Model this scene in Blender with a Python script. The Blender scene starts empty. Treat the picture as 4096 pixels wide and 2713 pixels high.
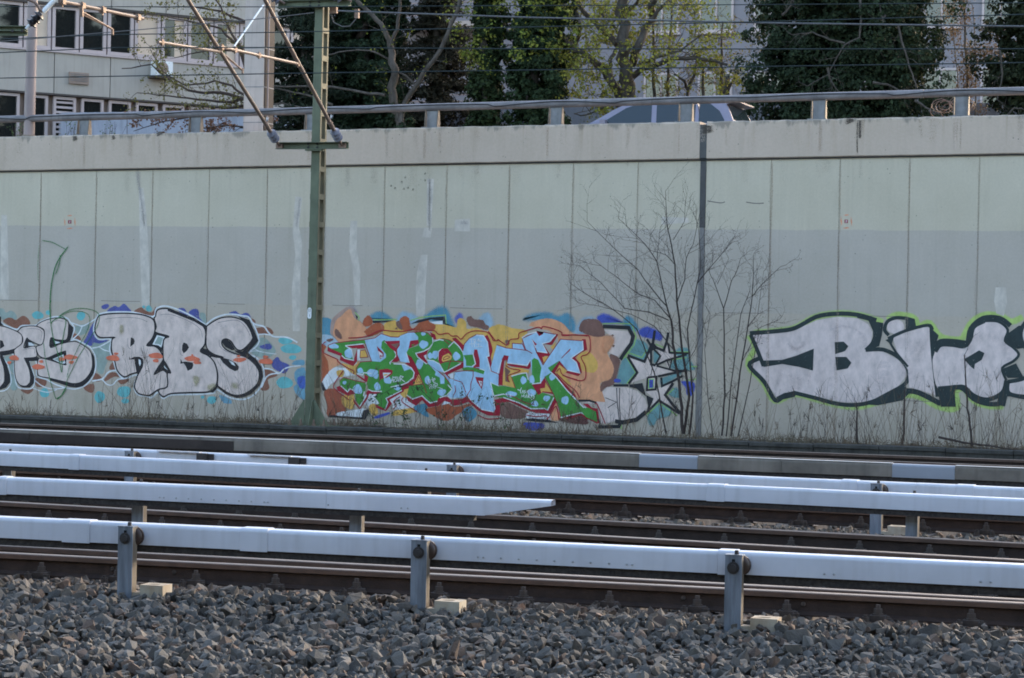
import bpy, bmesh, math, random
import numpy as np
from mathutils import Vector, Matrix
random.seed(11)
rng = np.random.default_rng(11)
scene = bpy.context.scene
COL = scene.collection
V = Vector

# ------------------------------------------------------------------ camera
FPX, UC, VC = 9546.0, 2048.0, 1356.5          # focal length and centre, in photograph pixels (4096 wide)
YAW, PITCH, ROLL = math.radians(19.4), 0.0069, 0.0195
CAMZ = 1.93
EYE = V((0, 0, CAMZ))
F0 = V((-math.sin(YAW), math.cos(YAW), 0)); R0 = V((math.cos(YAW), math.sin(YAW), 0)); U0 = V((0, 0, 1))
FW = F0 * math.cos(PITCH) - U0 * math.sin(PITCH)
UP = U0 * math.cos(PITCH) + F0 * math.sin(PITCH)
CX = R0 * math.cos(ROLL) + UP * math.sin(ROLL)
CY = -R0 * math.sin(ROLL) + UP * math.cos(ROLL)
cam_d = bpy.data.cameras.new("camera")
cam_d.sensor_width = 36.0
cam_d.lens = FPX / 4096.0 * 36.0
cam_d.clip_start = 0.1
cam_d.clip_end = 3000.0
cam = bpy.data.objects.new("camera", cam_d)
COL.objects.link(cam)
m3 = Matrix((CX, CY, -FW)).transposed()
cam.matrix_world = Matrix.Translation(EYE) @ m3.to_4x4()
scene.camera = cam

# ------------------------------------------------------------------ sky, sun, exposure
SUN_EL, SUN_AZ = math.radians(20), math.radians(22)     # azimuth measured from +Y towards +X
world = bpy.data.worlds.new("World"); scene.world = world; world.use_nodes = True
nt = world.node_tree; nt.nodes.clear()
sky = nt.nodes.new("ShaderNodeTexSky"); sky.sky_type = 'NISHITA'; sky.sun_disc = False
sky.sun_elevation = SUN_EL; sky.sun_rotation = SUN_AZ; sky.air_density = 1.0; sky.dust_density = 2.0; sky.ozone_density = 0.3
bg = nt.nodes.new("ShaderNodeBackground"); bg.inputs[1].default_value = 0.15
wo = nt.nodes.new("ShaderNodeOutputWorld")
nt.links.new(sky.outputs[0], bg.inputs[0]); nt.links.new(bg.outputs[0], wo.inputs[0])
sun_d = bpy.data.lights.new("sun", 'SUN'); sun_d.energy = 0.35; sun_d.angle = math.radians(14); sun_d.color = (1.0, 0.88, 0.74)
sun = bpy.data.objects.new("sun", sun_d); COL.objects.link(sun)
sdir = V((math.sin(SUN_AZ) * math.cos(SUN_EL), math.cos(SUN_AZ) * math.cos(SUN_EL), math.sin(SUN_EL)))
sun.rotation_euler = sdir.to_track_quat('Z', 'Y').to_euler()
scene.view_settings.view_transform = 'Standard'
scene.view_settings.look = 'None'
scene.view_settings.exposure = 2.22
scene.view_settings.gamma = 1.0
scene.cycles.transparent_max_bounces = 48
scene.cycles.max_bounces = 6
scene.cycles.filter_width = 1.8

# ------------------------------------------------------------------ picture -> place
S = 4096.0 / 2367.0
def ray(u, v):
    return FW + CX * ((u - UC) / FPX) - CY * ((v - VC) / FPX)
def onz(u, v, z):
    r = ray(u, v); return EYE + r * ((z - CAMZ) / r.z)
def ony(u, v, y):
    r = ray(u, v); return EYE + r * (y / r.y)
def atd(u, v, d):
    return EYE + ray(u, v) * d
def onplane(u, v, p, n):
    r = ray(u, v); return EYE + r * ((p - EYE).dot(n) / r.dot(n))

# ------------------------------------------------------------------ materials
def lin(c):
    return tuple(((x / 255.0) / 12.92 if x <= 10.3 else ((x / 255.0 + .055) / 1.055) ** 2.4) for x in c)
def pc(r, g, b):                                  # paint colour as seen in this bluish shade -> base colour
    l = lin((r, g, b)); k = (.60, .78, .955)
    return tuple(min(.86, max(.004, l[i] / k[i])) for i in range(3))
MATS = {}
def mat(name, col, rough=.75, metal=0.0, var=.25, scale=6.0, col2=None, bump=.15, bscale=40.0, stretch=(1, 1, 1), attr=False, spec=.35, dots=0.0, trans=0.0, streak=0.0):
    if name in MATS: return MATS[name]
    m = bpy.data.materials.new(name); m.use_nodes = True
    n = m.node_tree.nodes; L = m.node_tree.links
    b = n["Principled BSDF"]; b.inputs["Roughness"].default_value = rough; b.inputs["Metallic"].default_value = metal
    b.inputs["Specular IOR Level"].default_value = spec
    tc = n.new("ShaderNodeTexCoord"); mp = n.new("ShaderNodeMapping"); mp.inputs["Scale"].default_value = stretch
    L.new(tc.outputs["Object"], mp.inputs[0])
    ns = n.new("ShaderNodeTexNoise"); ns.inputs["Scale"].default_value = scale; ns.inputs["Detail"].default_value = 7; ns.inputs["Roughness"].default_value = .62
    L.new(mp.outputs[0], ns.inputs[0])
    mr = n.new("ShaderNodeMapRange"); mr.inputs[1].default_value = .3; mr.inputs[2].default_value = .7
    L.new(ns.outputs["Fac"], mr.inputs[0])
    mx = n.new("ShaderNodeMix"); mx.data_type = 'RGBA'
    L.new(mr.outputs[0], mx.inputs[0])
    if attr:
        at = n.new("ShaderNodeAttribute"); at.attribute_name = "Col"
        d = n.new("ShaderNodeMix"); d.data_type = 'RGBA'; d.blend_type = 'MULTIPLY'; d.inputs[0].default_value = 1.0
        L.new(at.outputs["Color"], d.inputs[6]); d.inputs[7].default_value = (1 - var, 1 - var, 1 - var, 1)
        L.new(d.outputs[2], mx.inputs[6]); L.new(at.outputs["Color"], mx.inputs[7])
    else:
        c2 = col2 if col2 else tuple(min(1, x * (1 + var)) for x in col)
        c1 = col if col2 else tuple(x * (1 - var) for x in col)
        mx.inputs[6].default_value = (*c1, 1); mx.inputs[7].default_value = (*c2, 1)
    out = mx.outputs[2]
    if streak > 0:
        mp2 = n.new("ShaderNodeMapping"); mp2.inputs["Scale"].default_value = (9, 9, .5); L.new(tc.outputs["Object"], mp2.inputs[0])
        n2 = n.new("ShaderNodeTexNoise"); n2.inputs["Scale"].default_value = 1.6; n2.inputs["Detail"].default_value = 5; L.new(mp2.outputs[0], n2.inputs[0])
        r2 = n.new("ShaderNodeMapRange"); r2.inputs[1].default_value = .5; r2.inputs[2].default_value = .78; r2.inputs[3].default_value = 0; r2.inputs[4].default_value = streak; L.new(n2.outputs["Fac"], r2.inputs[0])
        x2 = n.new("ShaderNodeMix"); x2.data_type = 'RGBA'; x2.blend_type = 'MULTIPLY'; L.new(r2.outputs[0], x2.inputs[0]); L.new(out, x2.inputs[6]); x2.inputs[7].default_value = (.45, .42, .38, 1); out = x2.outputs[2]
    if dots > 0:
        vo = n.new("ShaderNodeTexVoronoi"); vo.inputs["Scale"].default_value = 7.0; L.new(tc.outputs["Object"], vo.inputs[0])
        gt = n.new("ShaderNodeMapRange"); gt.inputs[1].default_value = .06; gt.inputs[2].default_value = .12; gt.inputs[3].default_value = dots; gt.inputs[4].default_value = 0; L.new(vo.outputs["Distance"], gt.inputs[0])
        n3 = n.new("ShaderNodeTexNoise"); n3.inputs["Scale"].default_value = 2.3; L.new(tc.outputs["Object"], n3.inputs[0])
        r3 = n.new("ShaderNodeMapRange"); r3.inputs[1].default_value = .45; r3.inputs[2].default_value = .7; L.new(n3.outputs["Fac"], r3.inputs[0])
        mu = n.new("ShaderNodeMath"); mu.operation = 'MULTIPLY'; L.new(gt.outputs[0], mu.inputs[0]); L.new(r3.outputs[0], mu.inputs[1])
        x3 = n.new("ShaderNodeMix"); x3.data_type = 'RGBA'; L.new(mu.outputs[0], x3.inputs[0]); L.new(out, x3.inputs[6]); x3.inputs[7].default_value = (.09, .09, .085, 1); out = x3.outputs[2]
    L.new(out, b.inputs["Base Color"])
    if bump > 0:
        nb = n.new("ShaderNodeTexNoise"); nb.inputs["Scale"].default_value = bscale; nb.inputs["Detail"].default_value = 5; L.new(tc.outputs["Object"], nb.inputs[0])
        bp = n.new("ShaderNodeBump"); bp.inputs["Strength"].default_value = bump; bp.inputs["Distance"].default_value = .01; L.new(nb.outputs["Fac"], bp.inputs["Height"]); L.new(bp.outputs[0], b.inputs["Normal"])
    if trans > 0:
        tr = n.new("ShaderNodeBsdfTranslucent"); L.new(out, tr.inputs[0]); ms = n.new("ShaderNodeMixShader"); ms.inputs[0].default_value = trans
        L.new(b.outputs[0], ms.inputs[1]); L.new(tr.outputs[0], ms.inputs[2]); L.new(ms.outputs[0], n["Material Output"].inputs[0])
    MATS[name] = m
    m["out"] = 0
    return m

def glass_mat(name, col, rough=.06):
    m = bpy.data.materials.new(name); m.use_nodes = True
    b = m.node_tree.nodes["Principled BSDF"]; b.inputs["Base Color"].default_value = (*col, 1); b.inputs["Roughness"].default_value = rough; b.inputs["Specular IOR Level"].default_value = .7
    return m

def paint_mat():                                  # spray paint: colour and coverage from the mesh, patchy by noise
    m = bpy.data.materials.new("spray_paint"); m.use_nodes = True
    n = m.node_tree.nodes; L = m.node_tree.links; b = n["Principled BSDF"]; b.inputs["Roughness"].default_value = .6; b.inputs["Specular IOR Level"].default_value = .3
    at = n.new("ShaderNodeAttribute"); at.attribute_name = "Col"; tc = n.new("ShaderNodeTexCoord")
    mp = n.new("ShaderNodeMapping"); mp.inputs["Scale"].default_value = (1, 1, .55); mp.inputs["Rotation"].default_value = (0, .35, 0); L.new(tc.outputs["Object"], mp.inputs[0])
    ns = n.new("ShaderNodeTexNoise"); ns.inputs["Scale"].default_value = 7; ns.inputs["Detail"].default_value = 8; ns.inputs["Roughness"].default_value = .68; L.new(mp.outputs[0], ns.inputs[0])
    mr = n.new("ShaderNodeMapRange"); mr.inputs[1].default_value = .3; mr.inputs[2].default_value = .66; mr.inputs[3].default_value = .66; mr.inputs[4].default_value = 1.0; L.new(ns.outputs["Fac"], mr.inputs[0])
    mx = n.new("ShaderNodeMix"); mx.data_type = 'RGBA'; mx.blend_type = 'MULTIPLY'; mx.inputs[0].default_value = 1; L.new(at.outputs["Color"], mx.inputs[6]); L.new(mr.outputs[0], mx.inputs[7])
    L.new(mx.outputs[2], b.inputs["Base Color"])
    # worn specks: coverage drops in small spots; soft edges break up in grain
    n2 = n.new("ShaderNodeTexNoise"); n2.inputs["Scale"].default_value = 38; n2.inputs["Detail"].default_value = 4; L.new(tc.outputs["Object"], n2.inputs[0])
    r2 = n.new("ShaderNodeMapRange"); r2.inputs[1].default_value = .27; r2.inputs[2].default_value = .36; r2.inputs[3].default_value = .55; r2.inputs[4].default_value = 1; L.new(n2.outputs["Fac"], r2.inputs[0])
    mu = n.new("ShaderNodeMath"); mu.operation = 'MULTIPLY'; L.new(at.outputs["Alpha"], mu.inputs[0]); L.new(r2.outputs[0], mu.inputs[1])
    n4 = n.new("ShaderNodeTexNoise"); n4.inputs["Scale"].default_value = 130; n4.inputs["Detail"].default_value = 1; L.new(tc.outputs["Object"], n4.inputs[0])      # spray breaks up into droplets
    r4 = n.new("ShaderNodeMapRange"); r4.inputs[1].default_value = .27; r4.inputs[2].default_value = .73; r4.inputs[3].default_value = .02; r4.inputs[4].default_value = .985; L.new(n4.outputs["Fac"], r4.inputs[0])
    gt = n.new("ShaderNodeMath"); gt.operation = 'GREATER_THAN'; L.new(mu.outputs[0], gt.inputs[0]); L.new(r4.outputs[0], gt.inputs[1]); L.new(gt.outputs[0], b.inputs["Alpha"])
    nb = n.new("ShaderNodeTexNoise"); nb.inputs["Scale"].default_value = 60; L.new(tc.outputs["Object"], nb.inputs[0])
    bp = n.new("ShaderNodeBump"); bp.inputs["Strength"].default_value = .12; bp.inputs["Distance"].default_value = .005; L.new(nb.outputs["Fac"], bp.inputs["Height"]); L.new(bp.outputs[0], b.inputs["Normal"])
    return m

def wall_mat(name, upper, lower, foot, zb, zf, top=None):   # painted concrete, bands of different coats by height
    m = bpy.data.materials.new(name); m.use_nodes = True
    n = m.node_tree.nodes; L = m.node_tree.links; b = n["Principled BSDF"]; b.inputs["Roughness"].default_value = .85; b.inputs["Specular IOR Level"].default_value = .25
    tc = n.new("ShaderNodeTexCoord"); sx = n.new("ShaderNodeSeparateXYZ"); L.new(tc.outputs["Object"], sx.inputs[0])
    def noise(scale, st=(1, 1, 1), det=6, ro=.6):
        mp = n.new("ShaderNodeMapping"); mp.inputs["Scale"].default_value = st; L.new(tc.outputs["Object"], mp.inputs[0])
        q = n.new("ShaderNodeTexNoise"); q.inputs["Scale"].default_value = scale; q.inputs["Detail"].default_value = det; q.inputs["Roughness"].default_value = ro; L.new(mp.outputs[0], q.inputs[0]); return q.outputs["Fac"]
    def rng_(s, a, b_, c=0., d=1.):
        q = n.new("ShaderNodeMapRange"); q.inputs[1].default_value = a; q.inputs[2].default_value = b_; q.inputs[3].default_value = c; q.inputs[4].default_value = d; L.new(s, q.inputs[0]); return q.outputs[0]
    def mixc(f, a, b_, bt='MIX'):
        q = n.new("ShaderNodeMix"); q.data_type = 'RGBA'; q.blend_type = bt
        if isinstance(f, float): q.inputs[0].default_value = f
        else: L.new(f, q.inputs[0])
        for i, c in ((6, a), (7, b_)):
            if isinstance(c, tuple): q.inputs[i].default_value = (*c, 1)
            else: L.new(c, q.inputs[i])
        return q.outputs[2]
    def math_(op, a, b_):
        q = n.new("ShaderNodeMath"); q.operation = op
        for i, c in ((0, a), (1, b_)):
            if isinstance(c, float): q.inputs[i].default_value = c
            else: L.new(c, q.inputs[i])
        return q.outputs[0]
    wob = math_('MULTIPLY', noise(1.3, (1, 1, .2), 4), .06)
    zz = math_('ADD', sx.outputs[2], wob)
    c = mixc(rng_(zz, zb + .028, zb + .036), lower, upper)
    c = mixc(rng_(zz, zf + .02, zf + .05), foot, c)
    c = mixc(rng_(noise(.9), .35, .7), c, mixc(1.0, c, (.90, .90, .88), 'MULTIPLY'))
    c = mixc(rng_(noise(1.5, (5, 5, .22), 5), .55, .85, 0, .5), c, mixc(1.0, c, (.74, .73, .70), 'MULTIPLY'))      # run-off streaks
    c = mixc(rng_(noise(2.2, (5, 5, .35), 6), .55, .78, 0, .5), c, mixc(1.0, c, (1.12, 1.12, 1.11), 'MULTIPLY'))
    c = mixc(rng_(noise(26, (1, 1, 1), 5, .7), .38, .72, 0, .5), c, mixc(1.0, c, (.84, .83, .81), 'MULTIPLY'))
    dirt = math_('MULTIPLY', rng_(zz, 1.05, .1), rng_(noise(2.0, (3, 3, .8), 6), .38, .68))
    c = mixc(math_('MULTIPLY', dirt, .6), c, mixc(1.0, c, (.66, .65, .57), 'MULTIPLY'))
    vo = n.new("ShaderNodeTexVoronoi"); vo.inputs["Scale"].default_value = 8.5; L.new(tc.outputs["Object"], vo.inputs[0])
    pits = math_('MULTIPLY', rng_(vo.outputs["Distance"], .05, .11, .8, 0.), rng_(noise(1.7), .44, .62))
    c = mixc(pits, c, (.10, .10, .095))
    if top:                                        # dark grime hanging from the weathered top edge
        e = math_('SUBTRACT', math_('ADD', math_('MULTIPLY', sx.outputs[0], top[1]), top[0]), sx.outputs[2])
        fine = rng_(noise(1.1, (3, 3, .6), 8, .75), .48, .72, 0., .2)
        gr = math_('MULTIPLY', rng_(math_('SUBTRACT', e, fine), .02, -.05), .6)
        c = mixc(gr, c, (.16, .15, .13))
        c = mixc(math_('MULTIPLY', rng_(noise(1.2, (6, 6, .15), 5), .56, .74), rng_(e, .6, 0., 0., .55)), c, mixc(1.0, c, (.62, .56, .46), 'MULTIPLY'))
    L.new(c, b.inputs["Base Color"])
    bp = n.new("ShaderNodeBump"); bp.inputs["Strength"].default_value = .25; bp.inputs["Distance"].default_value = .006; L.new(noise(55), bp.inputs["Height"]); L.new(bp.outputs[0], b.inputs["Normal"])
    return m

# ------------------------------------------------------------------ mesh building
class MB:
    def __init__(s): s.v = []; s.f = []; s.c = []
    def add(s, vs, fs, col=None):
        n = len(s.v); s.v += [(p[0], p[1], p[2]) for p in vs]; s.f += [tuple(i + n for i in f) for f in fs]
        if col is not None: s.c += [col] * len(vs)
        return s
    def box(s, c, a, b, d, col=None):             # centre and three half vectors
        c = V(c); a = V(a); b = V(b); d = V(d)
        vs = [c + a * i + b * j + d * k for k in (-1, 1) for j in (-1, 1) for i in (-1, 1)]
        fs = [(0, 2, 3, 1), (4, 5, 7, 6), (0, 1, 5, 4), (2, 6, 7, 3), (0, 4, 6, 2), (1, 3, 7, 5)]
        if a.cross(b).dot(d) < 0: fs = [tuple(reversed(f)) for f in fs]
        return s.add(vs, fs, col)
    def bar(s, x0, x1, y0, y1, z0, z1, col=None):
        return s.box(((x0 + x1) / 2, (y0 + y1) / 2, (z0 + z1) / 2), ((x1 - x0) / 2, 0, 0), (0, (y1 - y0) / 2, 0), (0, 0, (z1 - z0) / 2), col)
    def tube(s, pts, r, n=8, col=None, caps=True):
        pts = [V(p) for p in pts]; k = len(pts)
        rs = r if isinstance(r, (list, tuple)) else [r] * k
        t0 = (pts[1] - pts[0]).normalized()
        ref = V((0, 0, 1)) if abs(t0.z) < .9 else V((1, 0, 0))
        a = t0.cross(ref).normalized(); vs = []
        for i in range(k):
            t = (pts[min(i + 1, k - 1)] - pts[max(i - 1, 0)]).normalized()
            a = (a - t * a.dot(t)).normalized(); b = t.cross(a)
            for j in range(n):
                th = 2 * math.pi * j / n
                vs.append(pts[i] + (a * math.cos(th) + b * math.sin(th)) * rs[i])
        fs = []
        for i in range(k - 1):
            for j in range(n):
                j2 = (j + 1) % n
                fs.append((i * n + j, i * n + j2, (i + 1) * n + j2, (i + 1) * n + j))
        if caps: fs.append(tuple(reversed(range(n)))); fs.append(tuple((k - 1) * n + j for j in range(n)))
        return s.add(vs, fs, col)
    def prism(s, prof, o0, o1, ax, az, col=None, caps=True):     # profile [(a,z)] swept from o0 to o1
        o0 = V(o0); o1 = V(o1); ax = V(ax); az = V(az); n = len(prof)
        vs = [o0 + ax * p[0] + az * p[1] for p in prof] + [o1 + ax * p[0] + az * p[1] for p in prof]
        fs = [(i, (i + 1) % n, n + (i + 1) % n, n + i) for i in range(n)]
        if caps: fs += [tuple(reversed(range(n))), tuple(range(n, 2 * n))]
        area = sum(prof[i][0] * prof[(i + 1) % n][1] - prof[(i + 1) % n][0] * prof[i][1] for i in range(n))
        if (ax.cross(az).dot(o1 - o0) * area) < 0: fs = [tuple(reversed(f)) for f in fs]
        return s.add(vs, fs, col)
    def lathe(s, base, axis, prof, n=12, col=None):              # prof [(distance along axis, radius)]
        ax = V(axis).normalized(); base = V(base)
        return s.tube([base + ax * p[0] for p in prof], [max(p[1], 1e-4) for p in prof], n, col)

def wloc(o):
    p = V((0, 0, 0))
    while o is not None: p = p + o.location; o = o.parent
    return p
def build(name, mb, material, parent=None, smooth=None, label=None, cat=None, group=None, kind=None, loc=None):
    me = bpy.data.meshes.new(name)
    base = wloc(parent) if parent else V((0, 0, 0))
    off = base if loc is None else V(loc)
    vs = np.array(mb.v, dtype=np.float64) - np.array(off)
    me.from_pydata(vs.tolist(), [], mb.f)
    if mb.c and len(mb.c) == len(mb.v):
        at = me.color_attributes.new("Col", 'FLOAT_COLOR', 'POINT')
        c = np.array([(x if len(x) == 4 else (*x, 1.0)) for x in mb.c], dtype=np.float32)
        at.data.foreach_set("color", c.ravel())
    me.materials.append(material)
    if smooth is not None:
        me.polygons.foreach_set("use_smooth", [True] * len(me.polygons)); me.set_sharp_from_angle(angle=math.radians(smooth))
    me.update()
    o = bpy.data.objects.new(name, me); COL.objects.link(o)
    if parent: o.parent = parent; o.location = off - base
    elif loc is not None: o.location = off
    tag(o, label, cat, group, kind)
    return o
def tag(o, label=None, cat=None, group=None, kind=None):
    if label: o["label"] = label
    if cat: o["category"] = cat
    if group: o["group"] = group
    if kind: o["kind"] = kind
    return o
def thing(name, label, cat, loc=(0, 0, 0), group=None):
    o = bpy.data.objects.new(name, None); o.empty_display_size = .2; COL.objects.link(o); o.location = loc
    return tag(o, label, cat, group)
def inst(src, parent, loc, rot=None):             # another piece with the same mesh
    o = src.copy(); COL.objects.link(o); o.parent = parent; o.location = V(loc) - wloc(parent)
    if rot is not None: o.rotation_euler = rot
    return o
def raw_mesh(name, verts, faces, cols, material, kind=None, label=None, cat=None, parent=None, smooth=False, loc=None):   # numpy arrays
    me = bpy.data.meshes.new(name); nv, nf, k = len(verts), len(faces), faces.shape[1]
    off = wloc(parent) if parent else V(loc or (0, 0, 0))
    verts = verts - np.array(off)
    me.vertices.add(nv); me.vertices.foreach_set("co", verts.astype(np.float32).ravel())
    me.loops.add(nf * k); me.loops.foreach_set("vertex_index", faces.astype(np.int32).ravel())
    me.polygons.add(nf); me.polygons.foreach_set("loop_start", np.arange(0, nf * k, k, dtype=np.int32))
    if cols is not None:
        at = me.color_attributes.new("Col", 'FLOAT_COLOR', 'POINT')
        at.data.foreach_set("color", np.concatenate([cols, np.ones((nv, 1))], 1).astype(np.float32).ravel())
    me.materials.append(material); me.update(calc_edges=True); me.validate()
    if not smooth: me.polygons.foreach_set("use_smooth", [False] * nf)
    o = bpy.data.objects.new(name, me); COL.objects.link(o)
    if parent: o.parent = parent
    else: o.location = off
    return tag(o, label, cat, None, kind)

class Line:                                       # a straight run on the ground, +n leads away from the camera
    def __init__(s, a, b):
        s.a = V((a[0], a[1], 0)); d = V((b[0] - a[0], b[1] - a[1], 0)); s.len = d.length; s.d = d.normalized(); s.n = V((-s.d.y, s.d.x, 0))
    def t(s, u, v):
        r = ray(u, v); c = s.a; den = s.d.x * r.y - s.d.y * r.x
        return (c.y * r.x - c.x * r.y) / den
    def P(s, t, off=0.0, z=0.0):
        return s.a + s.d * t + s.n * off + U0 * z
def line_at(p, q, z):
    return Line(onz(p[0], p[1], z), onz(q[0], q[1], z))
def shifted(l, off):
    a = l.P(0, off); b = l.P(l.len, off); return Line(a, b)
# ================================================================== the setting
D = 40.5 * math.cos(YAW)                          # the wall stands on the plane y = D
def on_wall(u, v): return ony(u, v, D)
def fitline(p, q): return lambda x: p[1] + (q[1] - p[1]) * (x - p[0]) / (q[0] - p[0])
_a, _b = on_wall(0, 548), on_wall(4096, 460); z_top = fitline((_a.x, _a.z), (_b.x, _b.z))
_a, _b = on_wall(0, 682), on_wall(4096, 612); z_cop = fitline((_a.x, _a.z), (_b.x, _b.z))
ROADZ = 4.62
m_ballast = mat("ballast_bed", (.075, .07, .066), rough=.95, var=.4, scale=14, bump=.9, bscale=30)
m_stone = mat("ballast_stone", (.1, .1, .1), rough=.9, var=.35, scale=22, bump=.35, bscale=80, attr=True)
m_soil = mat("verge_soil", (.07, .06, .047), rough=1, var=.5, scale=5, bump=.9, bscale=24)
m_asphalt = mat("asphalt", (.05, .05, .052), rough=.9, var=.25, scale=10, bump=.3, bscale=90)
m_conc = mat("old_concrete", (.17, .165, .15), rough=.92, var=.35, scale=5, bump=.5, bscale=35, streak=.6)
m_dark_conc = mat("trough_concrete", (.06, .056, .05), rough=.95, var=.4, scale=4, bump=.5, bscale=30, streak=.5)

g = MB(); nx, ny = 60, 60
xs = np.linspace(-60, 40, nx); ys = np.linspace(-25, D - 1.9, ny)
for y in ys:
    for x in xs: g.v.append((x, y, -0.07 + .015 * math.sin(x * 3.1) * math.cos(y * 2.7)))
g.f = [(j * nx + i, j * nx + i + 1, (j + 1) * nx + i + 1, (j + 1) * nx + i) for j in range(ny - 1) for i in range(nx - 1)]
build("track_bed", g, m_ballast, smooth=60, kind="structure", label="grey crushed stone ballast bed under the tracks")
g = MB(); g.add([(-900, -900, -.35), (900, -900, -.35), (900, D + .2, -.35), (-900, D + .2, -.35)], [(0, 1, 2, 3)])
build("ground", g, m_ballast, kind="structure")
# verge between cable trough and wall
g = MB(); nx, ny = 200, 8
xs = np.linspace(-40, 14, nx); ys = np.linspace(D - 2.3, D + .1, ny)
for y in ys:
    for x in xs: g.v.append((x, y, 0.095 + .02 * math.sin(x * 5.3 + y * 3) * math.sin(x * 2.1) + random.uniform(-.015, .015)))
g.f = [(j * nx + i, j * nx + i + 1, (j + 1) * nx + i + 1, (j + 1) * nx + i) for j in range(ny - 1) for i in range(nx - 1)]
build("verge", g, m_soil, smooth=60, kind="structure")
# upper street behind the wall
g = MB(); g.add([(-400, D + .32, ROADZ), (400, D + .32, ROADZ), (400, D + 600, ROADZ), (-400, D + 600, ROADZ)], [(0, 1, 2, 3)])
build("terrace_ground", g, m_soil, kind="structure")
g = MB(); g.add([(-120, D + .6, ROADZ + .006), (80, D + .6, ROADZ + .006), (80, D + 8.6, ROADZ + .006), (-120, D + 8.6, ROADZ + .006)], [(0, 1, 2, 3)])
build("road", g, m_asphalt, kind="structure")
g = MB(); g.bar(-120, 80, D + 8.6, D + 10.4, ROADZ, ROADZ + .13); build("pavement", g, m_conc, kind="structure")

# ------------------------------------------------------------------ retaining wall
ZB, ZF = on_wall(2048, 914).z, on_wall(2048, 1238).z
m_wall = wall_mat("painted_concrete_wall", pc(163, 173, 169), pc(152, 161, 164), pc(154, 161, 161), ZB, ZF)
_wx = on_wall(2048, 1700).x; _sl = (z_top(1.0) - z_top(0.0))
m_cop = wall_mat("coping_concrete", pc(160, 162, 160), pc(160, 162, 160), pc(160, 162, 160), -5, -6, (z_top(_wx), _sl))
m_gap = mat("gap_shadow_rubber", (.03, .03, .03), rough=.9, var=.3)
m_filler = mat("joint_sealant", (.085, .082, .08), rough=.8, var=.25, scale=5, bump=.1)
m_filler2 = mat("joint_sealant_painted", (.22, .205, .195), rough=.85, var=.35, scale=3, bump=.1, stretch=(1, 1, .4))
wall = thing("retaining_wall", "long grey concrete retaining wall covered in graffiti below the street", "wall", (on_wall(2048, 1700).x, D, 0))
uj = [95, 223, 353, 484, 618, 753, 890, 1033, 1178, 1325, 1475, 1626, 1783, 1942, 2103, 2264]
xj = [on_wall(u * S, (398 - 36 * i / 15) * S + 60).x for i, u in enumerate(uj)]
st = (xj[-1] - xj[0]) / 15
xj = [xj[0] - st * k for k in range(9, 0, -1)] + xj + [xj[-1] + st * k for k in range(1, 11)]
XJ = on_wall(1621 * S, 1100).x                    # expansion joint
for a, b in zip(xj[:-1], xj[1:]):
    x0, x1 = a + .004, b - .004
    if abs(a - XJ) < .2: x0 = XJ + .05
    if abs(b - XJ) < .2: x1 = XJ - .05
    mb = MB(); c = .003
    for (p, q) in ((x0, x1),):
        z0, zt0, zt1 = -.3, z_cop(p) - .02, z_cop(q) - .02
        f = [(p, D + c, z0), (q, D + c, z0), (q, D + c, zt1), (p, D + c, zt0)]
        f2 = [(p + c, D, z0), (q - c, D, z0), (q - c, D, zt1), (p + c, D, zt0)]
        bk = [(p, D + .2, z0), (q, D + .2, z0), (q, D + .2, zt1), (p, D + .2, zt0)]
        mb.add(f2 + f + bk, [(0, 1, 2, 3), (4, 0, 3, 7), (1, 5, 6, 2), (8, 4, 7, 11), (5, 9, 10, 6), (3, 2, 6, 7), (7, 6, 10, 11)])
    build("panel", mb, m_wall, wall)
mb = MB(); xa, xb = xj[0], xj[-1]
mb.add([(xa, D + .012, -.3), (xb, D + .012, -.3), (xb, D + .012, z_cop(xb)), (xa, D + .012, z_cop(xa)), (xa, D + .32, -.3), (xb, D + .32, -.3), (xb, D + .32, z_cop(xb)), (xa, D + .32, z_cop(xa))],
       [(0, 1, 2, 3), (5, 4, 7, 6), (3, 2, 6, 7), (4, 0, 3, 7), (1, 5, 6, 2)])
build("core", mb, m_wall, wall)
# coping in two lengths with a drip edge and uneven top arris
for (p, q) in ((xa, XJ - .06), (XJ + .06, xb)):
    mb = MB(); n = int((q - p) / .12); prev = None; vs = []; fs = []
    for i in range(n + 1):
        x = p + (q - p) * i / n; zt = z_top(x) + random.uniform(-.006, .006); zc = z_cop(x) + random.uniform(-.002, .002)
        ch = .018 + max(0, random.gauss(0, .009))
        vs += [(x, D - .05, zc), (x, D - .05, zt - ch), (x, D - .05 + ch, zt), (x, D + .33, zt), (x, D + .33, zc - .3)]
    for i in range(n):
        a = i * 5; b = a + 5
        fs += [(a + j, b + j, b + (j + 1) % 5, a + (j + 1) % 5) for j in range(5)]
    fs += [(4, 3, 2, 1, 0), tuple(n * 5 + j for j in range(5))]
    mb.add(vs, fs); build("coping", mb, m_cop, wall)
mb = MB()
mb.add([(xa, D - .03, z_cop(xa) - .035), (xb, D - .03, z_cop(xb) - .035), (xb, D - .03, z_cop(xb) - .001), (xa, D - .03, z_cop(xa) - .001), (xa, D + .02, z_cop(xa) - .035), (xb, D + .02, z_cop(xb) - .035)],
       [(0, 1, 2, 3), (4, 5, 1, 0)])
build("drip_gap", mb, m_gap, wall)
mb = MB(); mb.bar(XJ - .046, XJ + .046, D - .012, D + .02, ZB + .03, z_cop(XJ) - .04); mb.bar(XJ - .058, XJ + .058, D - .044, D + .02, z_cop(XJ) + .002, z_top(XJ) - .05)
build("joint_strip", mb, m_filler, wall, label="dark expansion joint strip")
mb = MB()
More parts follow.
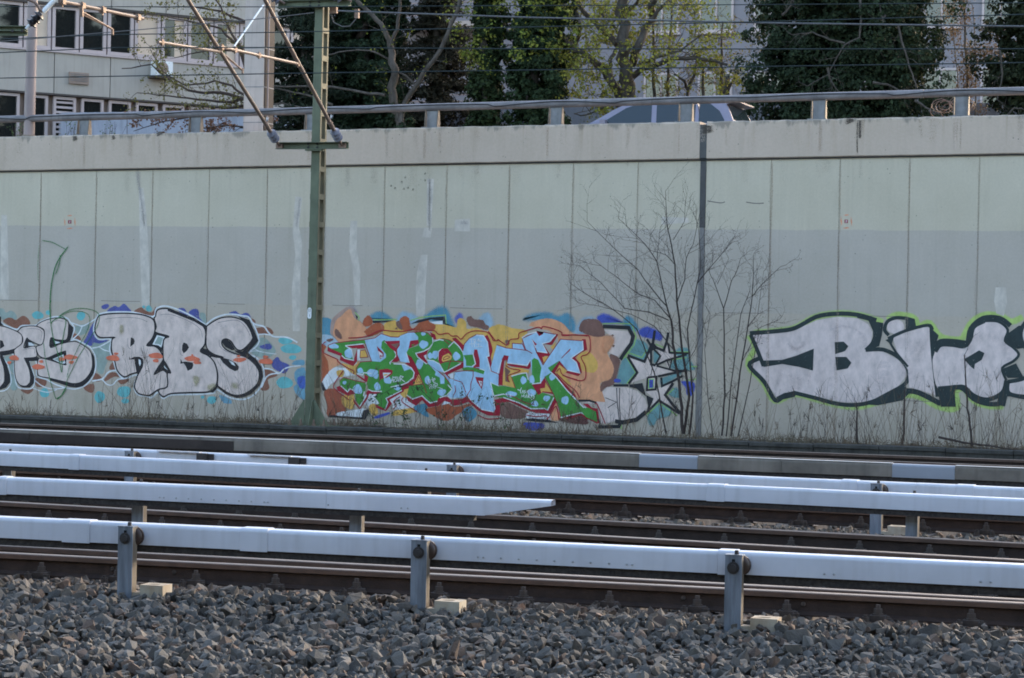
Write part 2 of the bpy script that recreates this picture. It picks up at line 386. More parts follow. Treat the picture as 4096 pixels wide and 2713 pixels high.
for k in range(14):
    za, zb = .05 + (ZB - .02) * k / 14, .05 + (ZB - .02) * (k + 1) / 14; w = .04 + random.uniform(-.006, .012); s_ = random.uniform(-.008, .008)
    mb.bar(XJ - w + s_, XJ + w + s_, D - .008 - .0006 * (k % 2), D + .02, za, zb)
build("joint_strip", mb, m_filler2, wall, label="expansion joint strip painted over in grey")

# ------------------------------------------------------------------ pipe railing along the coping
m_pipe = mat("railing_paint", (.2, .18, .18), rough=.55, var=.3, scale=3, bump=.1, streak=.4)
m_brk = mat("railing_bracket_paint", (.24, .235, .235), rough=.6, var=.25, scale=5, bump=.1, streak=.5)
m_brk2 = mat("railing_bracket_edge", (.22, .17, .13), rough=.7, var=.4, scale=9, bump=.1)
m_cable = mat("black_cable", (.02, .02, .024), rough=.6, var=.2)
YR = D + .12
_a, _b = ony(0, 478, YR), ony(4096, 364, YR); z_pipe = fitline((_a.x, _a.z), (_b.x, _b.z))
rail = thing("pipe_railing", "grey tubular steel guard rail on short brackets along the coping", "railing", (on_wall(2048, 500).x, YR, z_top(on_wall(2048, 500).x)))
ubr = [-62, 196, 454, 722, 1000, 1286, 1586, 1893, 2222, 2560]
xbr = [ony(u * S, 480, YR).x for u in ubr]
ends = [xbr[0] - 6.0] + [(xbr[i] + xbr[i + 1]) / 2 + .55 for i in (1, 3, 5, 7)] + [xbr[-1] + 5]
for a, b in zip(ends[:-1], ends[1:]):
    mb = MB(); mb.tube([(a + .002, YR, z_pipe(a)), (b - .002, YR, z_pipe(b))], .066, 14); mb.tube([(b - .06, YR, z_pipe(b - .06)), (b - .004, YR, z_pipe(b))], .0695, 14)
    build("pipe", mb, m_pipe, rail, smooth=40)
xbr2 = [xbr[0] - 2.1] + xbr + [xbr[-1] + 2.2]
for x in xbr2:
    zt, zp = z_top(x), z_pipe(x); mb = MB(); w = .115
    h = zp - .03 - zt
    mb.box((x, YR - .012, zt + .012 + h * .44), (w - .012, 0, 0), (0, .004, 0), (0, 0, h * .44))
    mb.bar(x - w - .05, x + w + .03, YR - .12, YR + .1, zt - .002, zt + .013)
    b_ = build("bracket", mb, m_brk, rail)
    for s_ in (-1, 1):
        me_ = MB(); prof = [(-.085, 0), (.05, 0), (.045, h * .4), (.02, h * .8), (.03, h + .05), (-.035, h + .05), (-.05, h * .75), (-.075, h * .3)]
        me_.prism(prof, (x + s_ * w - .006, YR, zt + .013), (x + s_ * w + .006, YR, zt + .013), (0, 1, 0), (0, 0, 1))
        build("side_plate", me_, m_brk2, b_)
pts = []
x = xbr2[0]
while x < xbr2[-1]:
    k = min(range(len(xbr2)), key=lambda i: abs(xbr2[i] - x)); dd = abs(x - xbr2[k]); sag = .005 + .055 * min(1, dd / 1.0) ** 1.6 * (.6 + .4 * math.sin(k * 2.3))
    pts.append((x, YR - .071, z_pipe(x) + .04 - sag)); x += .12
mb = MB(); mb.tube(pts, .008, 6)
for x in xbr2:
    for dx in (.2, 1.15):
        n_ = 10; mb.tube([(x + dx, YR + math.cos(t * 6.283 / n_) * .06, z_pipe(x + dx) + math.sin(t * 6.283 / n_) * .06) for t in range(n_ + 1)], .006, 4)
build("cable", mb, m_cable, smooth=60, parent=rail)

# ------------------------------------------------------------------ cable trough at the foot of the wall
tl = line_at((0, 1664), (4096, 1806), .17)
trough = thing("cable_trough", "low dark concrete cable trough along the foot of the wall", "cable trough", tl.P(tl.len / 2))
t = -6.0; k = 0
while t < tl.len + 6:
    L_ = 1.0
    mb = MB(); dz = random.uniform(-.008, .008)
    mb.box(tl.P(t + L_ / 2, .17, .145 + dz), tl.d * (L_ / 2 - .006), tl.n * .19, U0 * .025); build("lid", mb, m_dark_conc, trough)
    mb = MB(); mb.box(tl.P(t + L_ / 2, .15 + random.uniform(-.006, .006), -.02), tl.d * (L_ / 2 - .004), tl.n * .14, U0 * .14); build("trough_unit", mb, m_dark_conc, trough)
    t += L_; k += 1
# ================================================================== tracks
m_rust = mat("rail_rust", (.034, .021, .016), rough=.8, var=.4, scale=9, bump=.3, bscale=60)
m_head = mat("rail_side_rust", (.085, .05, .035), rough=.6, var=.3, scale=6, bump=.1)
m_run = mat("rail_running_surface", (.20, .145, .108), rough=.4, metal=.5, var=.2, scale=3, bump=.03, stretch=(.2, 1, 1))
m_sleeper = mat("sleeper", (.105, .088, .078), rough=.95, var=.4, scale=8, bump=.5, bscale=30)
m_fast = mat("fastener_rust", (.055, .043, .037), rough=.8, var=.5, scale=20, bump=.3)
m_fast2 = mat("bolt_cap_grey", (.35, .36, .37), rough=.6, var=.3, scale=20, bump=.1)
def rail_mesh(l, t0, t1, name, parent, z0=.03, h=.155):
    foot = [(-.062, 0), (.062, 0), (.062, .011), (.012, .03), (.008, .045), (.008, .108), (.03, .122), (.033, h - .004), (-.033, h - .004), (-.03, .122), (-.008, .108), (-.008, .045), (-.012, .03), (-.062, .011)]
    mb = MB(); mb.prism(foot, l.P(t0, 0, z0), l.P(t1, 0, z0), l.n, U0); o = build(name, mb, m_rust, parent, smooth=25)
    hd = [(-.036, .118), (-.0335, .1175), (-.0335, h), (-.036, h - .002)]
    mb = MB(); mb.prism([(-.0365, .117), (-.0332, .117), (-.0332, h - .006), (-.0365, h - .009)], l.P(t0, 0, z0), l.P(t1, 0, z0), l.n, U0); build("head_side", mb, m_head, o)
    mb = MB(); mb.prism([(-.0335, h - .0045), (.0335, h - .0045), (.030, h + .001), (-.022, h + .001)], l.P(t0, 0, z0), l.P(t1, 0, z0), l.n, U0); build("running_surface", mb, m_run, o)
    return o
fb = MB()                                          # fastener prototype at the rail's near foot edge: plate, clip, stacked nut and bolt
fb.bar(-.08, .08, -.20, .02, -.028, -.006); fb.bar(-.042, .042, -.135, -.05, -.006, .03)
fb.lathe((0, -.09, .03), (0, 0, 1), [(0, .031), (.008, .031), (.0081, .0235), (.034, .0235), (.0341, .014), (.055, .013), (.0551, .002)], 7)
fb.lathe((-.058, -.16, -.006), (0, 0, 1), [(0, .022), (.03, .021), (.0301, .012), (.04, .011)], 7); fb.lathe((.058, -.16, -.006), (0, 0, 1), [(0, .022), (.03, .021), (.0301, .012), (.04, .011)], 7)
def track(name, label, lines, u_span, fast=True, sleep_lines=None, z0=.03, pitch=.6, half=.52, ph=0.0, caps=()):
    l0 = lines[0]; ta, tb = u_span
    tr = thing(name, label, "railway track", l0.P((ta + tb) / 2)); rails = []
    for l in lines: rails.append(rail_mesh(l, ta, tb, "rail", tr, z0))
    lm = l0; ln = lines[-1] if sleep_lines is None else sleep_lines
    n = int((tb - ta) / pitch); src = None; srcf = None
    for i in range(n):
        t = ta + pitch * (i + .5) + ph
        a = lm.P(t, 0)
        # far end: where the crosswise line meets the other rail
        k = (ln.a - a).dot(ln.n) / lm.n.dot(ln.n); w = abs(k)
        if src is None:
            mb = MB(); mb.box(wloc(tr), V((.125, 0, 0)), V((0, w / 2 + half, 0)), V((0, 0, .085)))
            src = build("sleeper", mb, m_sleeper, tr); c0 = src
        else:
            c0 = src.copy(); COL.objects.link(c0); c0.parent = tr
        rz = math.atan2(lm.d.y, lm.d.x)
        c0.location = lm.P(t, (1 if k > 0 else -1) * w / 2, z0 - .092 - .012) - wloc(tr); c0.rotation_euler = (0, 0, rz + random.uniform(-.008, .008))
        if fast:
            for ri, l in enumerate(lines):
                tt = (a - l.a).dot(l.d)
                if srcf is None: srcf = build("fastener", fb, m_fast, smooth=30); q = srcf
                else: q = srcf.copy(); COL.objects.link(q)
                q.parent = rails[ri]; q.location = l.P(tt, -.0, z0) - wloc(rails[ri]); q.rotation_euler = (0, 0, math.atan2(l.d.y, l.d.x)); q.scale = (1.25, 1.0, 1.25)
    return tr
HZ = .186
Ra = line_at((0, 2209), (4096, 2411), HZ); Rb = line_at((0, 2179), (4096, 2397), HZ); Rc = line_at((0, 2129), (4096, 2313), HZ)
Rd = line_at((0, 2005), (4096, 2239), HZ); Re = line_at((0, 1953), (4096, 2172), HZ)
Rf = line_at((0, 1875), (4096, 2074), HZ); Rf2 = shifted(Rf, 1.5)
Rg = line_at((23, 1756), (604, 1798), HZ); Rg2 = shifted(Rg, 1.5)
Rh = line_at((0, 1692), (4096, 1840), HZ); Rh2 = shifted(Rh, -1.5)
EXT = 7.0
t1 = track("railway_track", "rusty track nearest the open ballast slope, with a second rail lying close alongside", [Ra, Rb, Rc], (-EXT, Ra.len + EXT), half=.62, ph=-.12)
t2 = track("railway_track", "rusty track with bare rails crossing behind the first white cover rail", [Rd, Re], (-EXT, Rd.len + EXT), ph=.1)
t3 = track("railway_track", "rusty track under the paired white cover rails", [Rf, Rf2], (-EXT, Rf.len + EXT), ph=.33)
t4 = track("railway_track", "diverging track running off behind the grey cover rail", [Rg, Rg2], (-EXT, Rg.len + 7.5), fast=False)
t5 = track("railway_track", "far track beside the cable trough at the foot of the wall", [Rh2, Rh], (-EXT, Rh.len + EXT), fast=False)
# joint bar and web bolts on the first track
mb = MB()
for u in (452, 700, 2735, 3215):
    t = Ra.t(u, 2310 + .05 * (u - 2048)); mb.lathe(Ra.P(t, -.008, .105), -Ra.n, [(0, .017), (.006, .017), (.012, .010)], 8)
build("web_bolts", mb, m_fast, t1.children[0], smooth=30, kind="stuff")
mb = MB(); ta = Rc.t(3915, 2300)
mb.box(Rc.P(ta + .4, -.03, .095), Rc.d * .4, Rc.n * .012, U0 * .035)
for k in range(4): mb.lathe(Rc.P(ta + .12 + .19 * k, -.042, .095), -Rc.n, [(0, .026), (.012, .024), (.018, .012), (.035, .011)], 8)
build("fishplate", mb, m_fast, t1.children[2], smooth=30)
# pale bolt caps between second and third track
k = 0
for (u, v) in ((2160, 2030), (2349, 2040), (2384, 2042), (2576, 2053), (2612, 2055), (3318, 2090), (3356, 2092), (3884, 2121)):
    p = onz(u, v, .05); mb = MB(); mb.lathe((p.x, p.y, .0), (0, 0, 1), [(0, .02), (.055, .017), (.06, .0)], 8)
    build("bolt_cap", mb, m_fast2, t3.children[0], smooth=40)

# ------------------------------------------------------------------ conductor rails with covers
m_cov = mat("white_cover_plastic", (.56, .57, .62), rough=.33, var=.10, scale=1.6, bump=.03, spec=.5, streak=.22)
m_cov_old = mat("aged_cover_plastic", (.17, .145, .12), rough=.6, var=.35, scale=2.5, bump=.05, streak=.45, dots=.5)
m_cov_top = mat('lit_cover_top', (.5, .49, .47), rough=.5, var=.2, scale=3, bump=.03, streak=.3)  # pale tone: light from above painted into the cover tops
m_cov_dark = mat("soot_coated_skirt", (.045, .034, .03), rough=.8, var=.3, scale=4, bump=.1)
m_cov_new = mat("new_grey_cover", (.27, .285, .32), rough=.4, var=.08, scale=2, bump=.02)
m_crail = mat("conductor_rail_steel", (.035, .03, .028), rough=.75, var=.6, scale=30, bump=.6, bscale=50)
m_galv = mat("galvanised_post", (.09, .10, .115), rough=.55, metal=.1, col2=(.26, .29, .34), scale=9, bump=.1, stretch=(2.5, 2.5, .22), streak=.5)
m_galv_edge = mat("brown_post_side", (.15, .12, .09), rough=.8, var=.4, scale=8, bump=.2, stretch=(1, 1, .4))  # browner than the post face
m_porc = mat("brown_insulator", (.055, .035, .028), rough=.4, var=.3, scale=8, bump=.05)
m_cream = mat("cream_bracket", (.46, .41, .33), rough=.75, var=.25, scale=9, bump=.2, col2=(.31, .22, .14), stretch=(1, 1, .4))
m_hole = mat("dark_hole", (.012, .012, .012), rough=.9, var=.1)
m_bolt = mat("dark_bolt", (.05, .045, .045), rough=.55, metal=.3, var=.3, scale=15, bump=.1)
ZT, ZBOT, CW = .515, .372, .125
def cov_prof(g=0.0, zt=ZT, zb=ZBOT):
    # near rounded edge (list runs from top towards the near side)
    r = .03; near = [(-CW - g + r - r * math.sin(k * math.pi / 10), zt + g - r + r * math.cos(k * math.pi / 10)) for k in range(6)]
    far = [(-r * .6 + g + r * .6 * math.cos(k * math.pi / 6), zt + g - r * .6 + r * .6 * math.sin(k * math.pi / 6)) for k in range(4)]
    return far + near + [(-CW - g, zb - g), (-CW - g + .012, zb - g), (-CW - g + .012, zb + .02), (g - .012, zb + .02), (g - .012, zb - g), (g, zb - g)]
def cover(l, ta, tb, parent, g=0.0, material=None, dz=0.0, name="cover"):
    mb = MB(); P = cov_prof(g); mb.prism(P, l.P(ta + .0015, 0, dz), l.P(tb - .0015, 0, dz), l.n, U0)
    return build(name, mb, material or m_cov, parent, smooth=30)
def post(l, t, parent, front=True, foot=True, ztop=.5, w=.053):
    """galvanised channel post carrying the conductor rail on an insulator"""
    off = -CW - .085 if front else .075
    d, n = l.d, l.n; root = None
    c = l.P(t, off, 0)
    mb = MB()
    mb.box(c + U0 * (ztop / 2 - .03) - n * .036, d * w, n * .004, U0 * (ztop / 2 + .03))                       # face plate
    mb.box(c + U0 * (ztop + .003) , d * (w + .003), n * .042, U0 * .004)
    p = build("support_post", mb, m_galv, parent)
    mb = MB()
    for s_ in (-1, 1): mb = MB(); mb.box(c + d * (s_ * (w - .004)) + U0 * (ztop / 2 - .03) + n * .002, d * .004, n * .034, U0 * (ztop / 2 + .028)); build("post_side", mb, m_galv_edge, p)
    zb_ = ztop - .075
    mb = MB(); mb.lathe(c - n * .0405 + U0 * zb_, -n, [(0, .039), (.007, .039), (.0071, .024), (.022, .023), (.023, .008)], 12)
    build("bolt", mb, m_bolt, p, smooth=35); mb = MB(); mb.lathe(c + d * .012 + U0 * (ztop + .007), U0, [(0, .015), (.025, .013), (.026, .004)], 8); build("top_bolt", mb, m_bolt, p, smooth=35); mb = MB()
    mb.box(c - n * .0415 + U0 * (zb_ + .04), d * .010, n * .001, U0 * .014)
    build("bolt_slot", mb, m_hole, p)
    mb = MB(); ax = n if front else -n
    mb.lathe(c + d * .03 + ax * .01 + U0 * (zb_ + .01), ax, [(0, .04), (.01, .058), (.018, .062), (.026, .045), (.03, .045), (.036, .064), (.046, .066), (.052, .05), (.075, .04)], 18)
    build("insulator", mb, m_porc, p, smooth=35)
    if foot:
        q = c + d * .20 + n * .03
        mb = MB(); b0 = q + U0 * .062
        # bracket block with an oval hole in its top
        hw, hd, hh = .085, .075, .056; k = 12; top = []; hol = []; dn = []
        for i in range(k):
            a = 2 * math.pi * i / k + math.pi / k; cx_, sy_ = math.cos(a), math.sin(a); sc = 1 / max(abs(cx_), abs(sy_))
            top.append(b0 + d * (cx_ * sc * hw) + n * (sy_ * sc * hd) + U0 * hh); hol.append(b0 + d * (cx_ * .045 - .012) + n * (sy_ * .022) + U0 * hh); dn.append(hol[-1] - U0 * .06)
        bt = [v_ - U0 * (2 * hh) for v_ in top]
        fs = [(i, (i + 1) % k, k + (i + 1) % k, k + i) for i in range(k)] + [(k + i, k + (i + 1) % k, 2 * k + (i + 1) % k, 2 * k + i) for i in range(k)] + [(3 * k + i, 3 * k + (i + 1) % k, (i + 1) % k, i) for i in range(k)]
        mb.add(top + hol + dn + bt, fs)
        mb.box(c + d * .085 + n * .01 + U0 * .035, d * .05, n * .045, U0 * .03)
        f_ = build("foot_bracket", mb, m_cream, p)
        mb = MB(); mb.add([v_ + U0 * .012 for v_ in dn], [tuple(range(k))]); build("hole", mb, m_hole, f_)
        mb = MB(); mb.box(q + d * .05 + n * .03 + U0 * .0, d * .14, n * .09, U0 * .006); build("foot_plate", mb, m_galv_edge, f_)
        mb = MB(); mb.lathe(q + d * .13 + n * .02 + U0 * .006, U0, [(0, .028), (.008, .028), (.0081, .018), (.04, .016), (.046, .006)], 9); build("foot_bolt", mb, m_fast2, f_, smooth=30)
    return p
def crail(l, t0, t1, parent):
    mb = MB(); mb.prism([(-CW + .02, ZBOT - .05), (-.02, ZBOT - .05), (-.02, ZBOT + .03), (-CW + .02, ZBOT + .03)], l.P(t0), l.P(t1), l.n, U0)
    return build("contact_rail", mb, m_crail, parent)
def rivets(l, us, parent, v):
    mb = MB()
    for u in us:
        t = l.t(u, v + .047 * (u - 2048)); mb.lathe(l.P(t, -CW - .003, ZBOT + .03), -l.n, [(0, .0075), (.003, .0065), (.005, .002)], 8)
    build("rivets", mb, m_fast2, parent, smooth=50, kind="stuff")
def cset(label, l, secs, vmid, slope, end=None, sleeves=(), posts=(), front=True, foot=True, mats=None, t_end=None):
    o = thing("conductor_rail", label, "conductor rail", l.P(l.len / 2)); T = lambda u: l.t(u, vmid + slope * (u - 2048))
    t0, te = -EXT, (l.len + EXT if t_end is None else t_end)
    br = [t0] + [T(u) for u in secs] + [te]; cs = []
    for i, (a, b) in enumerate(zip(br[:-1], br[1:])):
        cs.append(cover(l, a, b, o, material=(mats or {}).get(i), dz=random.uniform(-.002, .002)))
    for (ua, ub) in sleeves: cover(l, T(ua), T(ub), o, g=.006, name="cover_sleeve")
    crail(l, t0, te - (.1 if t_end is not None else 0), o)
    lp = shifted(l, (-CW - .12) if front else .04)
    for u in posts: post(l, lp.t(u, vmid + slope * (u - 2048) + 30), o, front, foot)
    return o, T, cs
C0 = line_at((0, 1716), (4096, 1872), ZT); C1 = line_at((0, 1773), (4096, 1949), ZT); C2 = line_at((0, 1803), (4096, 1993), ZT); C3 = line_at((0, 1905), (1000, 1947), ZT); C4 = line_at((0, 2063), (4096, 2253), ZT)
o4, T4, cs4 = cset("white covered conductor rail on three grey posts in front of the first track", C4, [282, 990, 1746, 2886], 2200, .046, sleeves=[(282, 392), (990, 1098), (2886, 2960)], posts=[502, 1676, 2934])
rivets(C4, [1935, 1956, 2026, 2097, 2168, 2239, 2311, 2382, 2455, 2526, 2548, 3310, 3348, 3930, 3970], o4, 2235)
tE = C3.t(2098, 1994)
o3, T3, cs3 = cset("white covered conductor rail that ends in a cut tapered tip", C3, [1328], 1985, .043, sleeves=[(20, 55)], posts=[552, 1424], front=False, foot=False, t_end=tE - .297)
mb = MB(); P = cov_prof(); lo = [(a, max(z, ZBOT + .07)) for a, z in P]; k = len(P)
A = [C3.P(tE - .30) + C3.n * a + U0 * z for a, z in P]; B = [C3.P(tE + .26) + C3.n * a + U0 * (max(z, ZT - .045)) for a, z in P]
mb.add(A + B, [(i, (i + 1) % k, k + (i + 1) % k, k + i) for i in range(k)]); build("cover_tip", mb, m_cov, o3, smooth=30)
rivets(C3, [666, 682, 731, 780, 831, 881, 930, 981, 1030, 1081, 1096, 1336, 1626, 1652, 2053, 2081], o3, 2022)
o2, T2, cs2 = cset("white covered conductor rail in front of its twin, posts hidden behind it", C2, [303, 2844], 1915, .0465, sleeves=[(303, 345), (2844, 2915)], posts=[29, 1693, 3648], front=False, foot=False)
o1, T1, cs1 = cset("white covered conductor rail behind its twin, with hooded clamps and round insulators", C1, [108, 240, 655, 1685, 1943, 3377, 3675, 3835], 1870, .043, sleeves=[(3377, 3440), (3835, 3905)], posts=[517, 1807, 3505])
for u in (836, 1202):
    t = T1(u); mb = MB(); mb.box(C1.P(t, -CW - .02, ZT - .05), C1.d * .06, C1.n * .018, U0 * .045); mb.box(C1.P(t + .09, -CW - .008, ZT - .04), C1.d * .04, C1.n * .006, U0 * .03); build("clamp", mb, m_bolt, o1)
    mb = MB(); mb.box(C1.P(t - .28, -CW - .006, ZT + .0), C1.d * .25, C1.n * .03, U0 * .006); build("overlap_plate", mb, m_cov, o1)
o0, T0, cs0 = cset("weathered grey beige covered conductor rail beside the far track", C0, [140, 955, 1347, 2569, 2802, 3137, 3577, 3827], 1800, .038, posts=[20, 290, 2850], front=False, foot=False,
                   mats={0: m_cov_old, 1: m_cov_old, 2: m_cov_old, 3: m_cov_old, 4: m_cov_new, 5: m_cov_old, 6: m_cov_old, 7: m_cov_new, 8: m_cov_old})
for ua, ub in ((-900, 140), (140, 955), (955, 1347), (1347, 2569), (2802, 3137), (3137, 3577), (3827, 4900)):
    a, b = T0(ua), T0(ub); mb = MB(); mb.box(C0.P((a + b) / 2, -CW / 2 - .008, ZT + .003), C0.d * ((b - a) / 2 - .003), C0.n * (CW / 2 - .014), U0 * .002); build("lit_top_strip", mb, m_cov_top, o0)  # thin pale strips added so the old cover tops read as lit
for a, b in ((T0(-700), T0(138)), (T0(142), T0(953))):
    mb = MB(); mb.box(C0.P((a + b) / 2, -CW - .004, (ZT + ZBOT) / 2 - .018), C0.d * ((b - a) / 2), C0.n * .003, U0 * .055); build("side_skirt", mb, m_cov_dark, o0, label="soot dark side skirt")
# cable lying along the second track and short hose ends
def cable(name, label, pts, r=.012):
    mb = MB(); mb.tube(pts, r, 6); return build(name, mb, m_cable, smooth=60, label=label, cat="cable", loc=pts[0])
pts = [onz(860, 2038, .06)] + [onz(u, v, .05) for u, v in ((905, 2034), (940, 2046), (1300, 2062), (1700, 2085), (2100, 2111), (2480, 2137), (2520, 2143), (2500, 2148))]
cable("trackside_cable", "black cable lying along the sleepers with a looped end", pts)
cable("hose_end", "short corrugated black hose behind the middle white cover rail", [onz(885, 1928, .03), onz(878, 1912, .12), onz(870, 1905, .2)], .022)
cable("hose_end", "short corrugated black hose near the tapered cover tip", [onz(1278, 1960, .03), onz(1264, 1940, .12), onz(1252, 1925, .2)], .022)

# ------------------------------------------------------------------ ballast stones
protos = []
for k in range(14):
    bm = bmesh.new()
    sx, sy, sz = random.uniform(.85, 1.25), random.uniform(.7, 1.05), random.uniform(.6, .95)
    for i in range(14):
        p = V((random.gauss(0, 1), random.gauss(0, 1), random.gauss(0, 1))).normalized() * random.uniform(.8, 1.1)
        bm.verts.new((p.x * sx, p.y * sy, p.z * sz))
    r = bmesh.ops.convex_hull(bm, input=bm.verts); bmesh.ops.delete(bm, geom=[e for e in r["geom_interior"] if isinstance(e, bmesh.types.BMVert)], context='VERTS')
    bmesh.ops.triangulate(bm, faces=bm.faces); bm.verts.ensure_lookup_table(); bm.verts.index_update()
    protos.append((np.array([v.co[:] for v in bm.verts]), np.array([[v.index for v in f.verts] for f in bm.faces]))); bm.free()
def stones(P, rad, name, label, warm=0.0, rust=None):
    n = len(P); kind = rng.integers(0, len(protos), n); VS, FS, CS = [], [], []; off = 0
    for k, (pv, pf) in enumerate(protos):
        idx = np.where(kind == k)[0]; m = len(idx)
        if m == 0: continue
        q = rng.normal(size=(m, 4)); q /= np.linalg.norm(q, axis=1)[:, None]; w, x, y, z = q.T
        R = np.stack([1 - 2 * (y * y + z * z), 2 * (x * y - z * w), 2 * (x * z + y * w), 2 * (x * y + z * w), 1 - 2 * (x * x + z * z), 2 * (y * z - x * w), 2 * (x * z - y * w), 2 * (y * z + x * w), 1 - 2 * (x * x + y * y)], 1).reshape(m, 3, 3)
        vv = np.einsum('mij,vj->mvi', R, pv) * rad[idx][:, None, None] + P[idx][:, None, :]
        VS.append(vv.reshape(-1, 3)); FS.append((pf[None] + (np.arange(m) * len(pv))[:, None, None] + off).reshape(-1, 3)); off += m * len(pv)
        base = rng.uniform(.065, .165, (m, 1)) * np.ones((1, 3)); tint = rng.uniform(0, 1, (m, 1))
        base = base * np.where(tint < .10, np.array([[1.25, .92, .76]]), np.where(tint < .35, np.array([[1.08, .98, .9]]), np.array([[1.0, .985, .975]])))
        base *= np.array([[1.05, .985, .90]]); base *= np.array([[1 + warm, 1 + warm * .3, 1 - warm * .5]])
        if rust is not None: q_ = rust[idx][:, None]; base = base * (1 - q_) + base * np.array([[1.16, .94, .80]]) * .88 * q_
        CS.append(np.repeat(base, len(pv), 0))
    return raw_mesh(name, np.concatenate(VS), np.concatenate(FS), np.concatenate(CS), m_stone, kind="stuff", label=label, cat="ballast", loc=tuple(P[0]))
n = 29000
tt = rng.uniform(-2.2, Ra.len + 2.2, n); oo = -rng.uniform(.17, 4.6, n)
hz = .015 + .05 * np.exp(-((oo + .75) / .55) ** 2) + .02 * np.sin(tt * 1.7) * np.sin(oo * 2.3) - np.clip(-oo - 2.2, 0, 9) * .02
P = np.array(Ra.a)[None] + np.outer(tt, np.array(Ra.d)) + np.outer(oo, np.array(Ra.n)); P[:, 2] = hz - rng.uniform(0, .07, n)
rad = np.clip(rng.lognormal(math.log(.034), .33, n), .012, .078)
keep = ~((oo > -.6) & (P[:, 2] > .03))
rust = np.clip((oo + 1.1) / .9, 0, 1) * rng.uniform(.3, 1, n)
stones(P[keep], rad[keep], "ballast_slope", "angular grey ballast stones heaped in front of the nearest rail", 0.0, rust[keep])
def fill(l, lo, hi, n, zc, name, label, ta=-2.0, tb=None):
    tb = l.len + 2 if tb is None else tb
    tt = rng.uniform(ta, tb, n); oo = rng.uniform(lo, hi, n); P = np.array(l.a)[None] + np.outer(tt, np.array(l.d)) + np.outer(oo, np.array(l.n))
    P[:, 2] = zc - rng.uniform(0, .06, n); stones(P, np.clip(rng.lognormal(math.log(.032), .25, n), .014, .05), name, label, .12)
fill(Ra, .05, 1.9, 3500, -.02, "track_ballast", "ballast stones between the rails of the first track")
fill(Rd, -1.6, 1.45, 4500, -.02, "track_ballast", "ballast stones in and before the second track")
fill(Re, .1, 2.2, 9000, .032, "track_ballast", "brownish ballast stones between the second and third tracks")
fill(Rf, .05, 6.0, 4500, -.02, "track_ballast", "ballast stones from the third track to the grey cover rail")
# ================================================================== overhead line equipment
m_green = mat("mast_green_paint", pc(78, 94, 84), rough=.65, var=.22, scale=3, bump=.08, streak=.5)
m_green_lit = mat("mast_green_lit", pc(98, 102, 90), rough=.7, var=.25, scale=4, bump=.1, streak=.4)  # paler, warmer mast green: side light put into the colour
m_tube = mat("cantilever_tube", pc(96, 92, 92), rough=.55, metal=.1, var=.25, scale=5, bump=.05)
m_ins_blue = mat("grey_blue_insulator", pc(82, 92, 112), rough=.4, var=.2, scale=6, bump=.03)
m_ins_dark = mat("dark_insulator", (.02, .016, .018), rough=.35, var=.2, scale=6, bump=.03)
m_fit = mat("clamp_steel", pc(100, 94, 92), rough=.6, metal=.4, var=.35, scale=12, bump=.1)
m_wire = mat("overhead_wire", (.035, .045, .045), rough=.6, metal=.3, var=.2)
m_wire2 = mat("stranded_cable", (.13, .125, .125), rough=.6, metal=.3, var=.3, scale=30)
m_plate = mat("enamel_plate", (.8, .8, .8), rough=.4, var=.04)
m_ink = mat("black_ink", (.012, .012, .015), rough=.6, var=.1)
YM = 36.55
b0 = ony(1247, 1706, YM); ZM0 = b0.z
xm_b = ony(1250, 1640, YM); xm_t = ony(1288, 60, YM)
def mx(z): return xm_b.x + (xm_t.x - xm_b.x) * (z - xm_b.z) / (xm_t.z - xm_b.z)
mast = thing("catenary_mast", "green riveted lattice catenary mast with number plate in front of the wall", "mast", (mx(ZM0), YM, ZM0))
ZMT = 10.5
def hw(z): return .082 - .0018 * (z - ZM0)
for sgn, nm in ((-1, "front_channel"), (1, "rear_channel")):
    mb = MB(); yw = YM + sgn * .132; n = 24
    prof = []
    vs = []
    for i in range(n + 1):
        z = ZM0 + (ZMT - ZM0) * i / n; x = mx(z); w = hw(z); s_ = sgn
        ring = [(x - w, yw), (x + w, yw), (x + w, yw - s_ * .055), (x + w - .007, yw - s_ * .055), (x + w - .007, yw - s_ * .008), (x - w + .007, yw - s_ * .008), (x - w + .007, yw - s_ * .055), (x - w, yw - s_ * .055)]
        vs += [(p[0], p[1], z) for p in ring]
    fs = [(i * 8 + j, i * 8 + (j + 1) % 8, i * 8 + 8 + (j + 1) % 8, i * 8 + 8 + j) for i in range(n) for j in range(8)]
    if sgn > 0: fs = [tuple(reversed(f)) for f in fs]
    mb.add(vs, fs); build(nm, mb, m_green if sgn < 0 else m_green_lit, mast)
# battens: measured pitch
z = ony(1270, 1673, YM).z; pitch = .462; k = 0
while z < ZMT:
    for sgn in (-1, 1):
        mb = MB(); x = mx(z); mb.box((x + sgn * (hw(z) + .003), YM, z), (.004, 0, 0), (0, .1315, 0), (0, 0, .045)); build("batten", mb, m_green_lit, mast)
    z += pitch
for yy in (YM - .105, YM + .105):                # sheets over the right-hand flanges, painted paler to look lit
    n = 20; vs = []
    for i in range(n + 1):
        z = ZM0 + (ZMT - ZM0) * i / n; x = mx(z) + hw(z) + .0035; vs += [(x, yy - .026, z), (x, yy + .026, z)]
    mb = MB(); mb.add(vs, [(2 * i, 2 * i + 1, 2 * i + 3, 2 * i + 2) for i in range(n)]); build("lit_flange_strip", mb, m_green_lit, mast)
